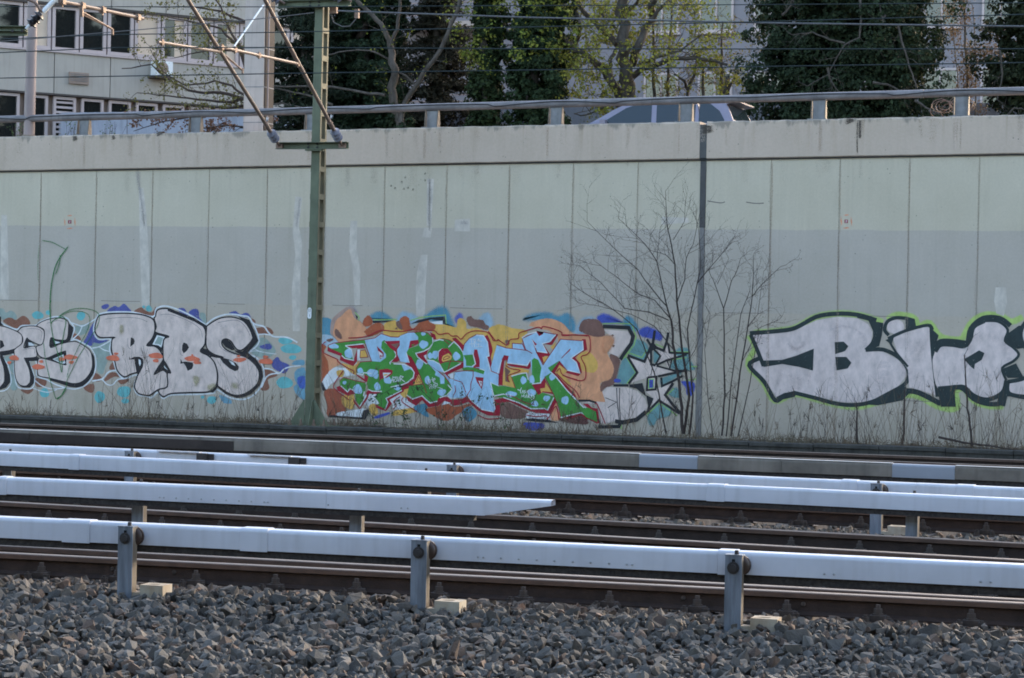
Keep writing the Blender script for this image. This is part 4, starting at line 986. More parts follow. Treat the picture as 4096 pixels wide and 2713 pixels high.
# ================================================================== graffiti and marks on the wall
m_spray = paint_mat()
ZC = {'1': (1270, 1220, 400 / 1254), '2': (1600, 1220, 400 / 1254), '3': (1950, 1220, 400 / 1254), '4': (2250, 1220, 600 / 1882), '5': (0, 1200, 500 / 1867), '6': (350, 1200, 500 / 1867), '7': (750, 1200, 600 / 1882), '8': (2800, 1150, 1296 / 2368), 'L': (0, 600, 1100 / 2368), 'M': (1000, 600, 1100 / 2368), 'R': (2200, 700, 1100 / 2368), 's': (0, 0, 1.0), 'W': (0, 0, FPX / 40.5), 'v': (0, 0, S)}
def smooth_pts(P, closed, k=4):
    n = len(P); out = []
    rngi = range(n if closed else n - 1)
    for i in rngi:
        p0 = P[(i - 1) % n] if closed or i > 0 else P[0]; p1 = P[i]; p2 = P[(i + 1) % n]; p3 = P[(i + 2) % n] if closed or i + 2 < n else P[n - 1]
        for j in range(k):
            t = j / k; t2, t3 = t * t, t * t * t
            out.append(tuple(.5 * (2 * p1[c] + (p2[c] - p0[c]) * t + (2 * p0[c] - 5 * p1[c] + 4 * p2[c] - p3[c]) * t2 + (3 * p1[c] - p0[c] - 3 * p2[c] + p3[c]) * t3) for c in (0, 1)))
    if not closed: out.append(tuple(P[-1]))
    return out
class Paint:
    """one coat after another, each a quarter millimetre proud of the last"""
    def __init__(s, y0=None): s.mb = MB(); s.k = 0; s.y0 = D if y0 is None else y0
    def y(s): s.k += 1; return s.y0 - .0004 - .00006 * s.k
    def w(s, z, p):
        if z == 'W': return (p[0], p[1])
        x0, y0, sc = ZC[z]; q = on_wall(x0 + p[0] * sc, y0 + p[1] * sc); return (q.x, q.z)
    def fill(s, z, pts, col, sm=False):
        P = smooth_pts(pts, True) if sm else pts; y = s.y(); c = (*col, 1.0)
        Q = [s.w(z, p) for p in P]; ar = sum(Q[i][0] * Q[(i + 1) % len(Q)][1] - Q[(i + 1) % len(Q)][0] * Q[i][1] for i in range(len(Q)))
        f = tuple(range(len(Q)))
        s.mb.add([(a, y, b) for a, b in Q], [f if ar > 0 else tuple(reversed(f))], c)
    def ell(s, z, cx, cy, rx, ry, col, wob=.08):
        n = 18; ph = random.uniform(0, 6); pts = [(cx + rx * math.cos(t * 2 * math.pi / n) * (1 + wob * math.sin(2 * t * 2 * math.pi / n + ph)), cy + ry * math.sin(t * 2 * math.pi / n) * (1 + wob * math.sin(3 * t * 2 * math.pi / n + ph))) for t in range(n)]
        s.fill(z, pts, col)
    def stroke(s, z, pts, w, col, sm=True, a=1.0):
        P = smooth_pts(pts, False) if sm and len(pts) > 2 else pts
        Q = [s.w(z, p) for p in P]; wm = w * ZC[z][2] * 40.5 / FPX
        ribbon(s.mb, Q, wm, V((0, s.y(), 0)), V((1, 0, 0)), V((0, 0, 1)), (*col, a))
    def soft(s, z, pts, w, col, a=.9, sm=True):            # fuzzy line: three rails, edges fade out
        P = smooth_pts(pts, False) if sm and len(pts) > 2 else pts
        Q = [np.array(s.w(z, p)) for p in P]; wm = w * ZC[z][2] * 40.5 / FPX; n = len(Q); y = s.y(); vs = []; cs = []
        for i in range(n):
            d = Q[min(i + 1, n - 1)] - Q[max(i - 1, 0)]; d = d / (np.linalg.norm(d) + 1e-9); nn = np.array((-d[1], d[0]))
            e = a * (0.0 if i in (0, n - 1) else 1.0)
            for o, al in ((.5, 0.0), (.2, e), (-.2, e), (-.5, 0.0)): q = Q[i] + nn * wm * o; vs.append((q[0], y, q[1])); cs.append((*col, al))
        m0 = len(s.mb.v); s.mb.v += vs; s.mb.c += cs
        s.mb.f += [tuple(m0 + v for v in (4 * (i + 1) + j, 4 * (i + 1) + j + 1, 4 * i + j + 1, 4 * i + j)) for i in range(n - 1) for j in range(3)]
    def mist(s, z, pts, col, fade=40, a=.95):               # soft-edged cloud of spray
        P = np.array(smooth_pts(pts, True, 3)); n = len(P); c = P.mean(0); y = s.y()
        ar = sum(P[i][0] * P[(i + 1) % n][1] - P[(i + 1) % n][0] * P[i][1] for i in range(n)); sg = 1 if ar > 0 else -1
        T = np.roll(P, -1, 0) - np.roll(P, 1, 0); T /= (np.linalg.norm(T, axis=1)[:, None] + 1e-9); N = np.stack([T[:, 1], -T[:, 0]], 1) * sg
        inner = P - N * fade * .45; outer = P + N * fade * .55
        vs = [(*s.w(z, p), 0) for p in inner] + [(*s.w(z, p), 0) for p in outer]; vs = [(a_, y, b_) for a_, b_, _ in vs]
        m0 = len(s.mb.v); s.mb.v += vs; s.mb.c += [(*col, a)] * n + [(*col, 0.0)] * n
        fi = tuple(range(n)); s.mb.f.append(tuple(m0 + i for i in (fi if sg < 0 else reversed(fi))))
        for i in range(n):
            j = (i + 1) % n; f = (i, n + i, n + j, j); s.mb.f.append(tuple(m0 + v for v in (f if sg > 0 else reversed(f))))
    def flush(s, name, parent, label=None):
        if not s.mb.v: return None
        o = build(name, s.mb, m_spray, parent, label=label); s.mb = MB(); return o
K_BLACK = pc(34, 36, 44); K_SILV = pc(186, 189, 196); K_WHITE = pc(216, 224, 240); K_BROWN = pc(118, 88, 78); K_TEAL = pc(92, 172, 190); K_PTEAL = pc(128, 158, 164); K_BLUE = pc(72, 86, 160); K_ORNG = pc(188, 112, 92); K_GREEN = pc(30, 110, 62)

# ---- grey patches and repair strips
pt = Paint(); LG = pc(171, 182, 186); LG2 = pc(160, 166, 170); DG = pc(128, 134, 144)
for z, pts in (('L', [(1195, 320), (1235, 330), (1262, 560), (1285, 1000), (1288, 1345), (1220, 1345), (1205, 900), (1200, 560)]), ('L', [(10, 560), (60, 560), (70, 900), (80, 1290), (0, 1290), (5, 900)]),
               ('M', [(390, 400), (450, 410), (420, 660), (450, 800), (435, 1050), (430, 1560), (370, 1560), (360, 1200), (390, 900), (368, 700)]), ('M', [(865, 610), (925, 610), (918, 850), (952, 1050), (945, 1340), (900, 1340), (885, 1000), (853, 860)]),
               ('M', [(1470, 905), (1530, 902), (1515, 1150), (1505, 1430), (1432, 1430), (1428, 1180), (1440, 1050)]), ('M', [(1500, 668), (1568, 668), (1556, 755), (1482, 752)]), ('M', [(1525, 250), (1585, 250), (1560, 660), (1520, 655)]),
               ('M', [(1765, 600), (1895, 592), (1893, 703), (1760, 700)]), ('8', [(2160, 0), (2235, 0), (2245, 110), (2220, 210), (2165, 190), (2150, 100)]), ('R', [(960, 360), (1190, 370), (1195, 410), (960, 430)])):
    pt.fill(z, pts, LG)
for z, pts in (('L', [(1165, 190), (1205, 190), (1215, 340), (1245, 560), (1240, 660), (1225, 560), (1195, 380)]), ('M', [(425, 430), (440, 440), (420, 600), (405, 660), (392, 640), (405, 540)]), ('M', [(1535, 290), (1560, 290), (1558, 660), (1530, 650)]), ('M', [(1810, 615), (1870, 610), (1875, 640), (1815, 645)])):
    pt.mist(z, pts, DG, 24, .5)
for p in ((1338, 235), (1308, 275), (1325, 335), (1362, 327), (1405, 342), (1250, 330), (1508, 262), (1508, 205), (1215, 308)): pt.mist('M', [(p[0] + 9 * math.cos(t), p[1] + 10 * math.sin(t)) for t in (0, 1.2, 2.5, 3.8, 5)], pc(70, 76, 76), 12, .6)
for a, b in ((0, 3400),):
    for (x0, y0, x1, y1) in ((0, 1200, 150, 1202), (405, 1203, 560, 1206), (870, 1214, 980, 1217), (1330, 1221, 1450, 1223), (1800, 1231, 2010, 1236), (2880, 1251, 3060, 1253), (3480, 1264, 3600, 1266), (3560, 1600, 3780, 1608), (640, 1518, 960, 1527)): pt.stroke('s', [(x0, y0), ((x0 + x1) / 2, (y0 + y1) / 2 + 1), (x1, y1)], 2.6, pc(118, 124, 128))
for pts in ([(2830, 804), (2880, 812), (2900, 808)], [(2985, 809), (3020, 814), (3055, 813)]): pt.stroke('s', pts, 4, pc(105, 112, 116))
for x in xj:                                        # weathered edges along the panel joints
    for dx, c_, al in ((-.012, pc(128, 130, 126), .42), (.014, pc(136, 132, 126), .4)):
        z_ = z_cop(x) - .05; pts = [(x + dx, z_)]
        while z_ > .3: z_ -= random.uniform(.3, .7); pts.append((x + dx + random.gauss(0, .006), max(z_, .2)))
        pt.soft('W', pts, random.uniform(.016, .028), c_, al * random.uniform(.6, 1.1))
for _ in range(70):                                 # run-off below the coping
    x = random.uniform(-24.5, -4); z_ = z_cop(x) - .04; L_ = random.uniform(.08, .5) ** 1.2; pt.soft('W', [(x, z_), (x + random.gauss(0, .01), z_ - L_ * .5), (x + random.gauss(0, .015), z_ - L_)], random.uniform(.05, .2), pc(120, 124, 120), random.uniform(.08, .26))
pt.flush("repair_patches", wall, "pale overpainted strips and patches")
for nm, (u, v) in (("survey_mark", (279, 888)), ("survey_mark", (3385, 886))):
    pt = Paint(); O_ = pc(205, 140, 118)
    for a, b in (((-16, -25), (16, -25)), ((-20, 26), (20, 26)), ((-20, -24), (-19, 26)), ((20, -24), (21, 26))): pt.soft('s', [(u + a[0], v + a[1]), (u + (a[0] + b[0]) / 2, v + (a[1] + b[1]) / 2), (u + b[0], v + b[1])], 9, O_, .85, sm=False)
    pt.fill('s', [(u - 7, v - 7), (u + 7, v - 7), (u + 7, v + 7), (u - 7, v + 7)], pc(130, 50, 66)); pt.stroke('s', [(u - 3, v - 3), (u + 3, v - 3), (u - 3, v + 3), (u + 3, v + 3)], 1.8, K_WHITE, sm=False)
    pt.flush(nm, wall, "small dark red square plate in an orange chalk frame")

pt = Paint(D - .05)
for _ in range(60):
    x = random.uniform(-24.5, -4); zt_ = z_top(x) - .03; L_ = random.uniform(.1, .5); lt = random.random() < .4; pt.soft('W', [(x, zt_ + .02), (x + random.gauss(0, .01), zt_ - L_ * .5), (x + random.gauss(0, .02), zt_ - L_)], random.uniform(.05, .16), pc(178, 182, 184) if lt else pc(118, 114, 106), random.uniform(.1, .3))
for x in xbr:
    for j in range(3): dx = random.uniform(-.14, .14); pt.soft('W', [(x + dx, z_top(x) - .02), (x + dx * 1.02, z_top(x) - .3), (x + dx, z_top(x) - .55)], random.uniform(.03, .1), pc(182, 185, 188) if j < 2 else pc(120, 108, 92), .3)
for (u, v, L_, w_) in ((3430, 482, .55, .03), (3440, 482, .3, .06), (2830, 505, .12, .25), (3400, 478, .06, .2), (300, 548, .07, .14), (640, 530, .05, .2), (455, 545, .06, .1), (860, 525, .05, .12)):
    q = ony(u, v, D - .05); pt.soft('W', [(q.x, q.z + .02), (q.x, q.z - L_ * .5), (q.x + .01, q.z - L_)], w_, pc(70, 70, 68), .65)
pt.flush("run_marks", wall, "dark and pale run marks on the coping")

# ---- left piece: silver PFS RBS
pt = Paint()
for z, pts in (('5', [(0, 130), (60, 140), (90, 190), (160, 160), (230, 200), (250, 280), (120, 330), (0, 250)]), ('5', [(1380, 650), (1650, 620), (1650, 760), (1700, 880), (1600, 900), (1420, 850)]), ('5', [(1440, 880), (1600, 900), (1570, 1010), (1530, 1110), (1450, 1060)]), ('5', [(1120, 400), (1330, 360), (1300, 480), (1180, 530)]), ('5', [(60, 870), (210, 840), (210, 1080), (160, 1060)]), ('5', [(160, 1110), (230, 1150), (260, 1330), (160, 1330)]), ('7', [(900, 480), (1000, 500), (1110, 640), (1000, 730), (850, 700), (800, 640)]), ('7', [(150, 170), (220, 170), (240, 290), (180, 270)])): pt.mist(z, pts, K_PTEAL, 14, .85)
for z, pts in (('5', [(50, 330), (110, 270), (180, 270), (240, 300), (330, 240), (400, 260), (455, 350), (380, 420), (270, 440)]), ('5', [(1100, 500), (1170, 530), (1210, 600), (1100, 590)]), ('5', [(1420, 1090), (1520, 1160), (1480, 1220), (1380, 1200)]), ('5', [(1250, 1300), (1390, 1250), (1410, 1340), (1370, 1390), (1290, 1360)]), ('5', [(310, 1340), (500, 1330), (440, 1400), (390, 1400)]), ('5', [(530, 1170), (690, 1190), (670, 1290), (540, 1290)]), ('5', [(1560, 1190), (1640, 1090), (1740, 1090), (1790, 1150), (1700, 1150), (1590, 1210)]), ('5', [(1690, 930), (1720, 1040), (1640, 1040), (1640, 990)]), ('6', [(460, 1200), (620, 1180), (580, 1240), (500, 1260)]), ('6', [(690, 190), (800, 110), (850, 150), (960, 190), (1020, 100), (1000, 230), (960, 250)]), ('7', [(850, 360), (1000, 340), (1070, 390), (1060, 430), (890, 420)]), ('7', [(960, 880), (1060, 890), (1130, 950), (1010, 1000), (1030, 1100), (980, 1140), (920, 1120), (980, 990)]), ('7', [(800, 230), (850, 260), (850, 300), (810, 290)])): pt.mist(z, pts, K_BROWN, 10)
for z, e in (('5', ((565, 230, 85, 60), (715, 190, 35, 35), (1210, 240, 65, 65), (665, 1390, 70, 70), (1490, 1450, 75, 90))), ('6', ((545, 1370, 110, 85), (565, 1510, 55, 40), (840, 105, 22, 22), (918, 130, 45, 48))), ('7', ((305, 1255, 60, 50), (190, 1220, 25, 20), (1230, 510, 85, 50), (1300, 615, 135, 60), (1320, 722, 48, 30), (1220, 1040, 100, 75)))):
    for q in e: pt.ell(z, *q, K_TEAL)
for z, pts in (('7', [(1310, 810), (1360, 760), (1460, 755), (1460, 820)]), ('7', [(400, 1190), (540, 1250), (550, 1300), (450, 1290)]), ('7', [(1330, 1090), (1480, 1040), (1480, 1240), (1400, 1220)]), ('7', [(1345, 900), (1470, 850), (1470, 1060), (1370, 1050)])): pt.mist(z, pts, pc(96, 152, 186), 16, .85)
pt.mist('7', [(1380, 980), (1470, 960), (1470, 1110), (1400, 1090)], pc(64, 98, 190), 14)
for z, pts in (('5', [(1290, 560), (1400, 330), (1400, 480), (1480, 590), (1620, 600), (1500, 650), (1400, 640), (1360, 690), (1250, 640)]), ('5', [(1520, 90), (1600, 60), (1630, 90), (1580, 140), (1530, 130)]), ('6', [(290, 175), (400, 90), (470, 110), (540, 55), (600, 100), (650, 180), (470, 190)]), ('6', [(1340, 150), (1430, 120), (1490, 190), (1500, 240)]), ('6', [(1510, 200), (1570, 140), (1640, 140), (1665, 180), (1670, 260), (1730, 340), (1600, 270)]), ('7', [(520, 175), (600, 140), (660, 180), (740, 160), (780, 190), (790, 225), (690, 210)]), ('7', [(900, 590), (960, 560), (1030, 550), (1060, 590), (1040, 620), (980, 620)]), ('7', [(1060, 830), (1090, 740), (1140, 720), (1170, 770), (1270, 810), (1270, 860), (1220, 920), (1150, 900)])): pt.mist(z, pts, K_BLUE, 14)
OUT5 = [(0, 235), (20, 340), (130, 400), (255, 440), (330, 385), (530, 380), (600, 330), (760, 265), (860, 250), (1000, 270), (1050, 330), (1110, 410), (1105, 470), (1060, 600), (1130, 590), (1250, 650), (1350, 710), (1400, 790), (1430, 870), (1430, 1020), (1380, 1160), (1270, 1280), (1130, 1330), (1000, 1315), (850, 1270), (750, 1220), (700, 1190), (575, 1155)]
pt.stroke('5', OUT5, 22, K_WHITE)
pt.stroke('5', [(0, 1365), (90, 1345), (160, 1260), (165, 1150), (120, 970), (45, 840), (195, 810), (205, 1000), (220, 1130), (250, 1270), (310, 1320), (440, 1330), (500, 1290), (520, 1190), (490, 1060), (440, 920), (540, 920), (545, 1120), (575, 1155)], 18, K_WHITE)
pt.stroke('6', [(160, 225), (110, 330), (95, 480), (170, 590), (350, 590), (330, 740), (390, 920), (440, 1070), (545, 1175), (740, 1120), (690, 1290), (750, 1410), (880, 1440), (960, 1460), (1055, 1380), (1130, 1475), (1260, 1420), (1700, 1410), (1900, 1390)], 22, K_WHITE)
pt.stroke('6', [(150, 225), (300, 185), (680, 185), (980, 250), (1030, 130), (1200, 95), (1500, 210), (1780, 380)], 24, K_WHITE)
pt.stroke('7', [(235, 310), (330, 235), (450, 190), (560, 180), (690, 200), (790, 240), (900, 520), (770, 665), (860, 720), (930, 800), (960, 900), (955, 1000), (900, 1120), (800, 1215), (680, 1250), (520, 1220), (375, 1125), (340, 1170)], 20, K_WHITE)
for z, pts, w in (('7', [(800, 270), (860, 310), (960, 335), (1010, 400), (1080, 460), (1200, 465), (1280, 480), (1380, 535)], 20), ('7', [(880, 440), (960, 430), (1060, 445)], 16), ('7', [(790, 650), (860, 640), (1000, 665), (1120, 680)], 9), ('7', [(820, 600), (900, 645)], 9), ('7', [(950, 860), (1050, 870), (1150, 920), (1210, 870), (1290, 840), (1420, 825)], 16), ('7', [(930, 1100), (990, 970), (1060, 930), (1150, 920)], 18), ('5', [(1040, 330), (1150, 370), (1230, 390), (1320, 350), (1430, 280), (1460, 230)], 20), ('5', [(1230, 390), (1180, 500), (1080, 590)], 18), ('5', [(1380, 720), (1480, 700), (1600, 640), (1660, 600)], 20), ('5', [(1480, 700), (1560, 750), (1650, 770)], 14), ('5', [(1380, 1210), (1530, 1180), (1620, 1080), (1750, 1060), (1840, 1180)], 24), ('5', [(1530, 1190), (1600, 1260), (1680, 1270), (1760, 1190), (1860, 1180)], 18), ('5', [(520, 1200), (640, 1290), (800, 1330), (1000, 1310)], 16), ('5', [(500, 1320), (700, 1380), (850, 1340)], 14)): pt.stroke(z, pts, w, K_WHITE)
gl = pt.flush("graffiti", wall, "silver block letters PFS RBS outlined in black and white"); k0 = pt.k
def letter(z, fillp, blacks, holes=(), w=16, col=K_SILV, thin=()):
    pt.fill(z, fillp, K_BLACK, False); pt.fill(z, fillp, col, True); pt.stroke(z, fillp + [fillp[0]], w, K_BLACK)
    for b in blacks: pt.fill(z, b, K_BLACK)
    for h, c in holes: pt.fill(z, h, c)
    for t_ in thin: pt.stroke(z, t_, 5, pc(70, 74, 88))
# soft grey can strokes inside the silver
def fades(z, box, n, ang=80, L=90):
    for _ in range(n):
        x, y = random.uniform(box[0], box[2]), random.uniform(box[1], box[3]); a = math.radians(ang + random.uniform(-25, 25)); pt.soft(z, [(x, y), (x + L * .5 * math.cos(a), y + L * .5 * math.sin(a)), (x + L * math.cos(a), y + L * math.sin(a))], 46, pc(158, 162, 174), .4, sm=False)
letter('5', [(-80, 360), (0, 385), (120, 415), (250, 470), (320, 520), (335, 590), (320, 660), (250, 720), (130, 760), (0, 790), (-80, 800)], []); letter('5', [(-80, 800), (0, 800), (20, 860), (60, 1000), (70, 1150), (50, 1250), (-80, 1320)], [[(0, 770), (220, 740), (215, 800), (45, 835), (100, 960), (150, 1120), (155, 1230), (90, 1310), (0, 1345), (0, 1300), (55, 1250), (70, 1150), (50, 1000), (0, 860)], [(0, 600), (40, 610), (70, 690), (0, 735)], [(-10, 240), (18, 250), (20, 340), (60, 385), (-10, 375)]])
pt.flush("letter", gl)
letter('5', [(265, 470), (330, 410), (430, 390), (550, 395), (640, 440), (662, 490), (655, 600), (625, 665), (570, 665), (440, 600), (400, 575), (360, 715), (480, 690), (530, 700), (545, 760), (545, 850), (390, 870), (370, 880), (430, 1010), (455, 1130), (450, 1230), (390, 1285), (300, 1270), (240, 1180), (215, 1000), (215, 800), (220, 740), (320, 660), (345, 590), (320, 520)], [[(395, 575), (470, 625), (520, 660), (470, 680), (370, 720), (385, 640)], [(365, 870), (550, 850), (600, 870), (570, 910), (440, 915), (470, 1020), (515, 1150), (510, 1240), (450, 1310), (350, 1310), (290, 1285), (390, 1285), (445, 1230), (455, 1130), (430, 1010)]], [([(425, 635), (470, 640), (515, 670), (510, 685), (430, 685)], K_WHITE)], thin=[[(405, 432), (520, 430), (600, 450), (630, 500), (610, 600)], [(345, 750), (500, 720), (520, 800)]])
pt.flush("letter", gl)
letter('5', [(545, 390), (600, 340), (720, 290), (850, 270), (960, 285), (1020, 330), (1025, 420), (1015, 540), (985, 600), (900, 600), (830, 590), (760, 570), (755, 710), (900, 660), (1110, 620), (1230, 670), (1340, 750), (1375, 850), (1380, 1000), (1330, 1120), (1230, 1220), (1120, 1250), (1000, 1230), (750, 1170), (580, 1130), (560, 1000), (570, 900), (610, 870), (750, 900), (970, 970), (985, 930), (985, 780), (960, 770), (840, 810), (700, 870), (610, 850), (565, 800), (545, 700), (625, 665), (660, 590), (665, 480), (640, 430)],
       [[(1025, 340), (1050, 370), (1095, 410), (1095, 470), (1070, 560), (1050, 610), (980, 640), (900, 650), (755, 710), (755, 570), (900, 605), (985, 600), (1015, 540), (1025, 420)], [(610, 850), (700, 870), (840, 810), (960, 770), (985, 790), (985, 950), (960, 970), (750, 890), (600, 870)], [(1375, 790), (1410, 850), (1420, 1000), (1400, 1100), (1330, 1210), (1240, 1290), (1150, 1310), (1050, 1300), (900, 1250), (745, 1200), (745, 1170), (1000, 1240), (1120, 1250), (1230, 1220), (1330, 1120), (1380, 1000)]],
       [([(815, 610), (905, 635), (830, 660)], K_WHITE), ([(785, 885), (950, 815), (978, 945), (930, 955)], K_WHITE), ([(810, 885), (940, 835), (962, 930), (925, 935)], K_PTEAL)], thin=[[(700, 350), (850, 310), (940, 320)], [(1170, 670), (1290, 750), (1330, 850)]])
pt.flush("letter", gl)
letter('6', [(170, 235), (300, 210), (500, 200), (680, 205), (850, 230), (980, 290), (1010, 400), (1000, 500), (960, 590), (890, 680), (1000, 690), (1080, 750), (1130, 850), (1130, 900), (1090, 970), (1000, 1110), (1120, 1050), (1190, 1100), (1195, 1295), (1060, 1340), (940, 1420), (880, 1425), (760, 1395), (705, 1290), (750, 1130), (770, 1080), (650, 1110), (550, 1150), (450, 1060), (410, 920), (360, 740), (370, 590), (400, 560), (190, 560), (115, 470), (130, 330)],
       [[(650, 560), (690, 575), (710, 615), (695, 660), (640, 700)], [(630, 840), (640, 880), (700, 850), (780, 850), (830, 880), (840, 930), (830, 1000), (790, 1080), (760, 1120), (735, 1090), (720, 1000), (700, 890), (640, 890), (620, 895)], [(1000, 470), (1100, 495), (1215, 545), (1140, 610), (1110, 790), (1130, 870), (1080, 750), (1000, 690), (885, 680), (960, 590), (1000, 500)], [(1135, 870), (1180, 960), (1245, 1085), (1170, 1090), (1115, 1040), (1050, 1070), (985, 1115), (1050, 1000), (1100, 930)]],
       [([(765, 885), (795, 900), (800, 950), (785, 990), (770, 950)], K_WHITE), ([(1040, 525), (1155, 555), (1105, 710), (1060, 680), (975, 665)], K_WHITE), ([(1058, 548), (1130, 565), (1095, 680), (1070, 660), (1000, 655)], K_PTEAL), ([(1145, 975), (1200, 1050), (1150, 1010)], K_WHITE)], w=24, thin=[[(270, 288), (500, 262), (760, 275), (900, 330)], [(605, 570), (610, 700), (650, 735)], [(680, 900), (710, 1060)]])
fades('6', (200, 280, 850, 480), 26); fades('6', (450, 720, 600, 1000), 8)
pt.flush("letter", gl)
letter('6', [(1020, 250), (1050, 150), (1200, 130), (1350, 190), (1600, 300), (1730, 390), (1770, 490), (1770, 620), (1740, 690), (1690, 770), (1800, 830), (1890, 920), (1940, 1080), (1935, 1240), (1880, 1320), (1800, 1375), (1500, 1385), (1250, 1400), (1130, 1445), (1060, 1345), (1195, 1295), (1195, 1100), (1245, 1085), (1180, 960), (1135, 870), (1140, 600), (1215, 545), (1020, 485), (1030, 400), (1000, 280)],
       [[(1440, 635), (1490, 655), (1520, 710), (1490, 760), (1440, 800), (1415, 750), (1418, 680)], [(1395, 880), (1420, 930), (1460, 920), (1575, 935), (1585, 980), (1565, 1030), (1500, 1060), (1470, 990), (1440, 945), (1390, 955)], [(1200, 118), (1600, 270), (1770, 375), (1800, 400), (1790, 520), (1725, 400), (1600, 325), (1200, 165)]], w=24, thin=[[(1090, 220), (1250, 220), (1500, 310), (1680, 430), (1720, 560)], [(1385, 640), (1390, 800), (1430, 830)]])
fades('6', (1080, 200, 1600, 480), 26, 60); fades('6', (1200, 1080, 1750, 1280), 20)
pt.flush("letter", gl)
letter('7', [(245, 330), (330, 270), (430, 225), (560, 215), (680, 250), (750, 310), (800, 400), (820, 490), (710, 615), (640, 630), (590, 580), (550, 520), (490, 490), (440, 510), (440, 570), (500, 630), (620, 680), (740, 720), (830, 790), (890, 870), (905, 960), (880, 1050), (800, 1130), (700, 1185), (590, 1195), (470, 1150), (385, 1080), (385, 940), (350, 800), (290, 710), (380, 720), (450, 720), (330, 680), (250, 610), (235, 500)],
       [[(640, 205), (780, 250), (893, 510), (760, 665), (690, 650), (720, 620), (820, 490), (790, 390), (730, 290)], [(590, 630), (760, 660), (860, 740), (930, 840), (950, 960), (910, 1070), (800, 1180), (720, 1215), (620, 1230), (480, 1180), (375, 1090), (370, 1060), (480, 1140), (590, 1195), (700, 1185), (800, 1130), (880, 1050), (905, 960), (890, 870), (830, 790), (740, 720), (620, 660)], [(430, 520), (490, 490), (545, 530), (600, 620), (560, 630), (480, 590)], [(400, 715), (520, 745), (610, 790), (650, 840), (640, 880), (600, 895), (530, 860), (450, 790)], [(235, 330), (245, 500), (200, 610), (250, 620), (330, 680), (440, 705), (400, 715), (285, 700), (160, 650), (215, 560), (225, 450)], [(270, 1145), (370, 1050), (385, 1080), (360, 1130), (320, 1165)]],
       [([(520, 755), (580, 785), (605, 830), (560, 810)], K_WHITE)], w=18, thin=[[(385, 285), (560, 255), (660, 270), (740, 350), (790, 450)], [(770, 745), (850, 800), (875, 900), (860, 970)], [(400, 500), (410, 580), (480, 640), (600, 685)]])
fades('7', (300, 280, 680, 470), 20, 70, 70); fades('7', (440, 940, 800, 1080), 22, 100, 70)
pt.flush("letter", gl)
for z, e in (('5', ((215, 868, 75, 38), (145, 935, 35, 22), (620, 920, 35, 22), (580, 1000, 85, 40), (930, 885, 45, 28), (1060, 855, 90, 38), (1070, 930, 38, 25), (1690, 870, 110, 42), (1740, 802, 32, 18))), ('6', ((1025, 835, 115, 42), (1025, 908, 50, 25), (1570, 880, 110, 40), (1645, 935, 58, 28), (1572, 825, 18, 14))), ('7', ((660, 750, 80, 28), (645, 705, 25, 14), (985, 772, 100, 35), (985, 714, 32, 18)))):
    for q in e: pt.ell(z, *q, K_ORNG, .16)
for z, pts in (('6', [(1580, 1150), (1650, 1130), (1680, 1200), (1620, 1300)]), ('7', [(560, 1050), (620, 1040), (640, 1110), (570, 1110)]), ('6', [(490, 380), (540, 380), (545, 480), (490, 510)]), ('7', [(250, 1080), (340, 1040), (350, 1100), (270, 1140)])): pt.mist(z, pts, pc(150, 158, 138), 40, .6)
pt.flush("blots", gl)
pt2 = Paint(); pt2.k = pt.k
for z, pts, w, a in (('5', [(770, 0), (750, 100), (755, 250), (765, 360), (800, 560), (870, 800), (900, 950), (925, 1080), (935, 1000), (920, 760), (960, 500), (990, 330), (960, 260), (900, 260), (800, 310), (765, 370)], 20, .85), ('5', [(870, 260), (950, 200), (1080, 140), (1230, 125), (1380, 150), (1470, 200), (1490, 290), (1440, 430), (1300, 650), (1180, 850), (1080, 1050), (1010, 1200), (990, 1330), (930, 1420), (850, 1480), (800, 1350), (730, 1100), (680, 850), (655, 620)], 18, .75), ('5', [(880, 260), (1000, 190), (1150, 165), (1280, 190), (1340, 250), (1345, 340), (1290, 500), (1200, 660), (1120, 830), (1050, 980), (1000, 1180)], 16, .7), ('5', [(990, 1300), (930, 1420), (850, 1480)], 28, .9), ('L', [(440, 1500), (435, 1300), (455, 1110), (500, 960), (600, 820)], 15, .95), ('L', [(360, 780), (450, 795), (520, 830), (575, 860)], 13, .6), ('L', [(522, 900), (515, 980), (480, 1080)], 13, .8), ('L', [(340, 800), (330, 1000), (335, 1150)], 8, .6)): pt2.soft(z, pts, w, K_GREEN, a)
pt2.flush("graffiti_tag", wall, "thin dark green scrawled tag")
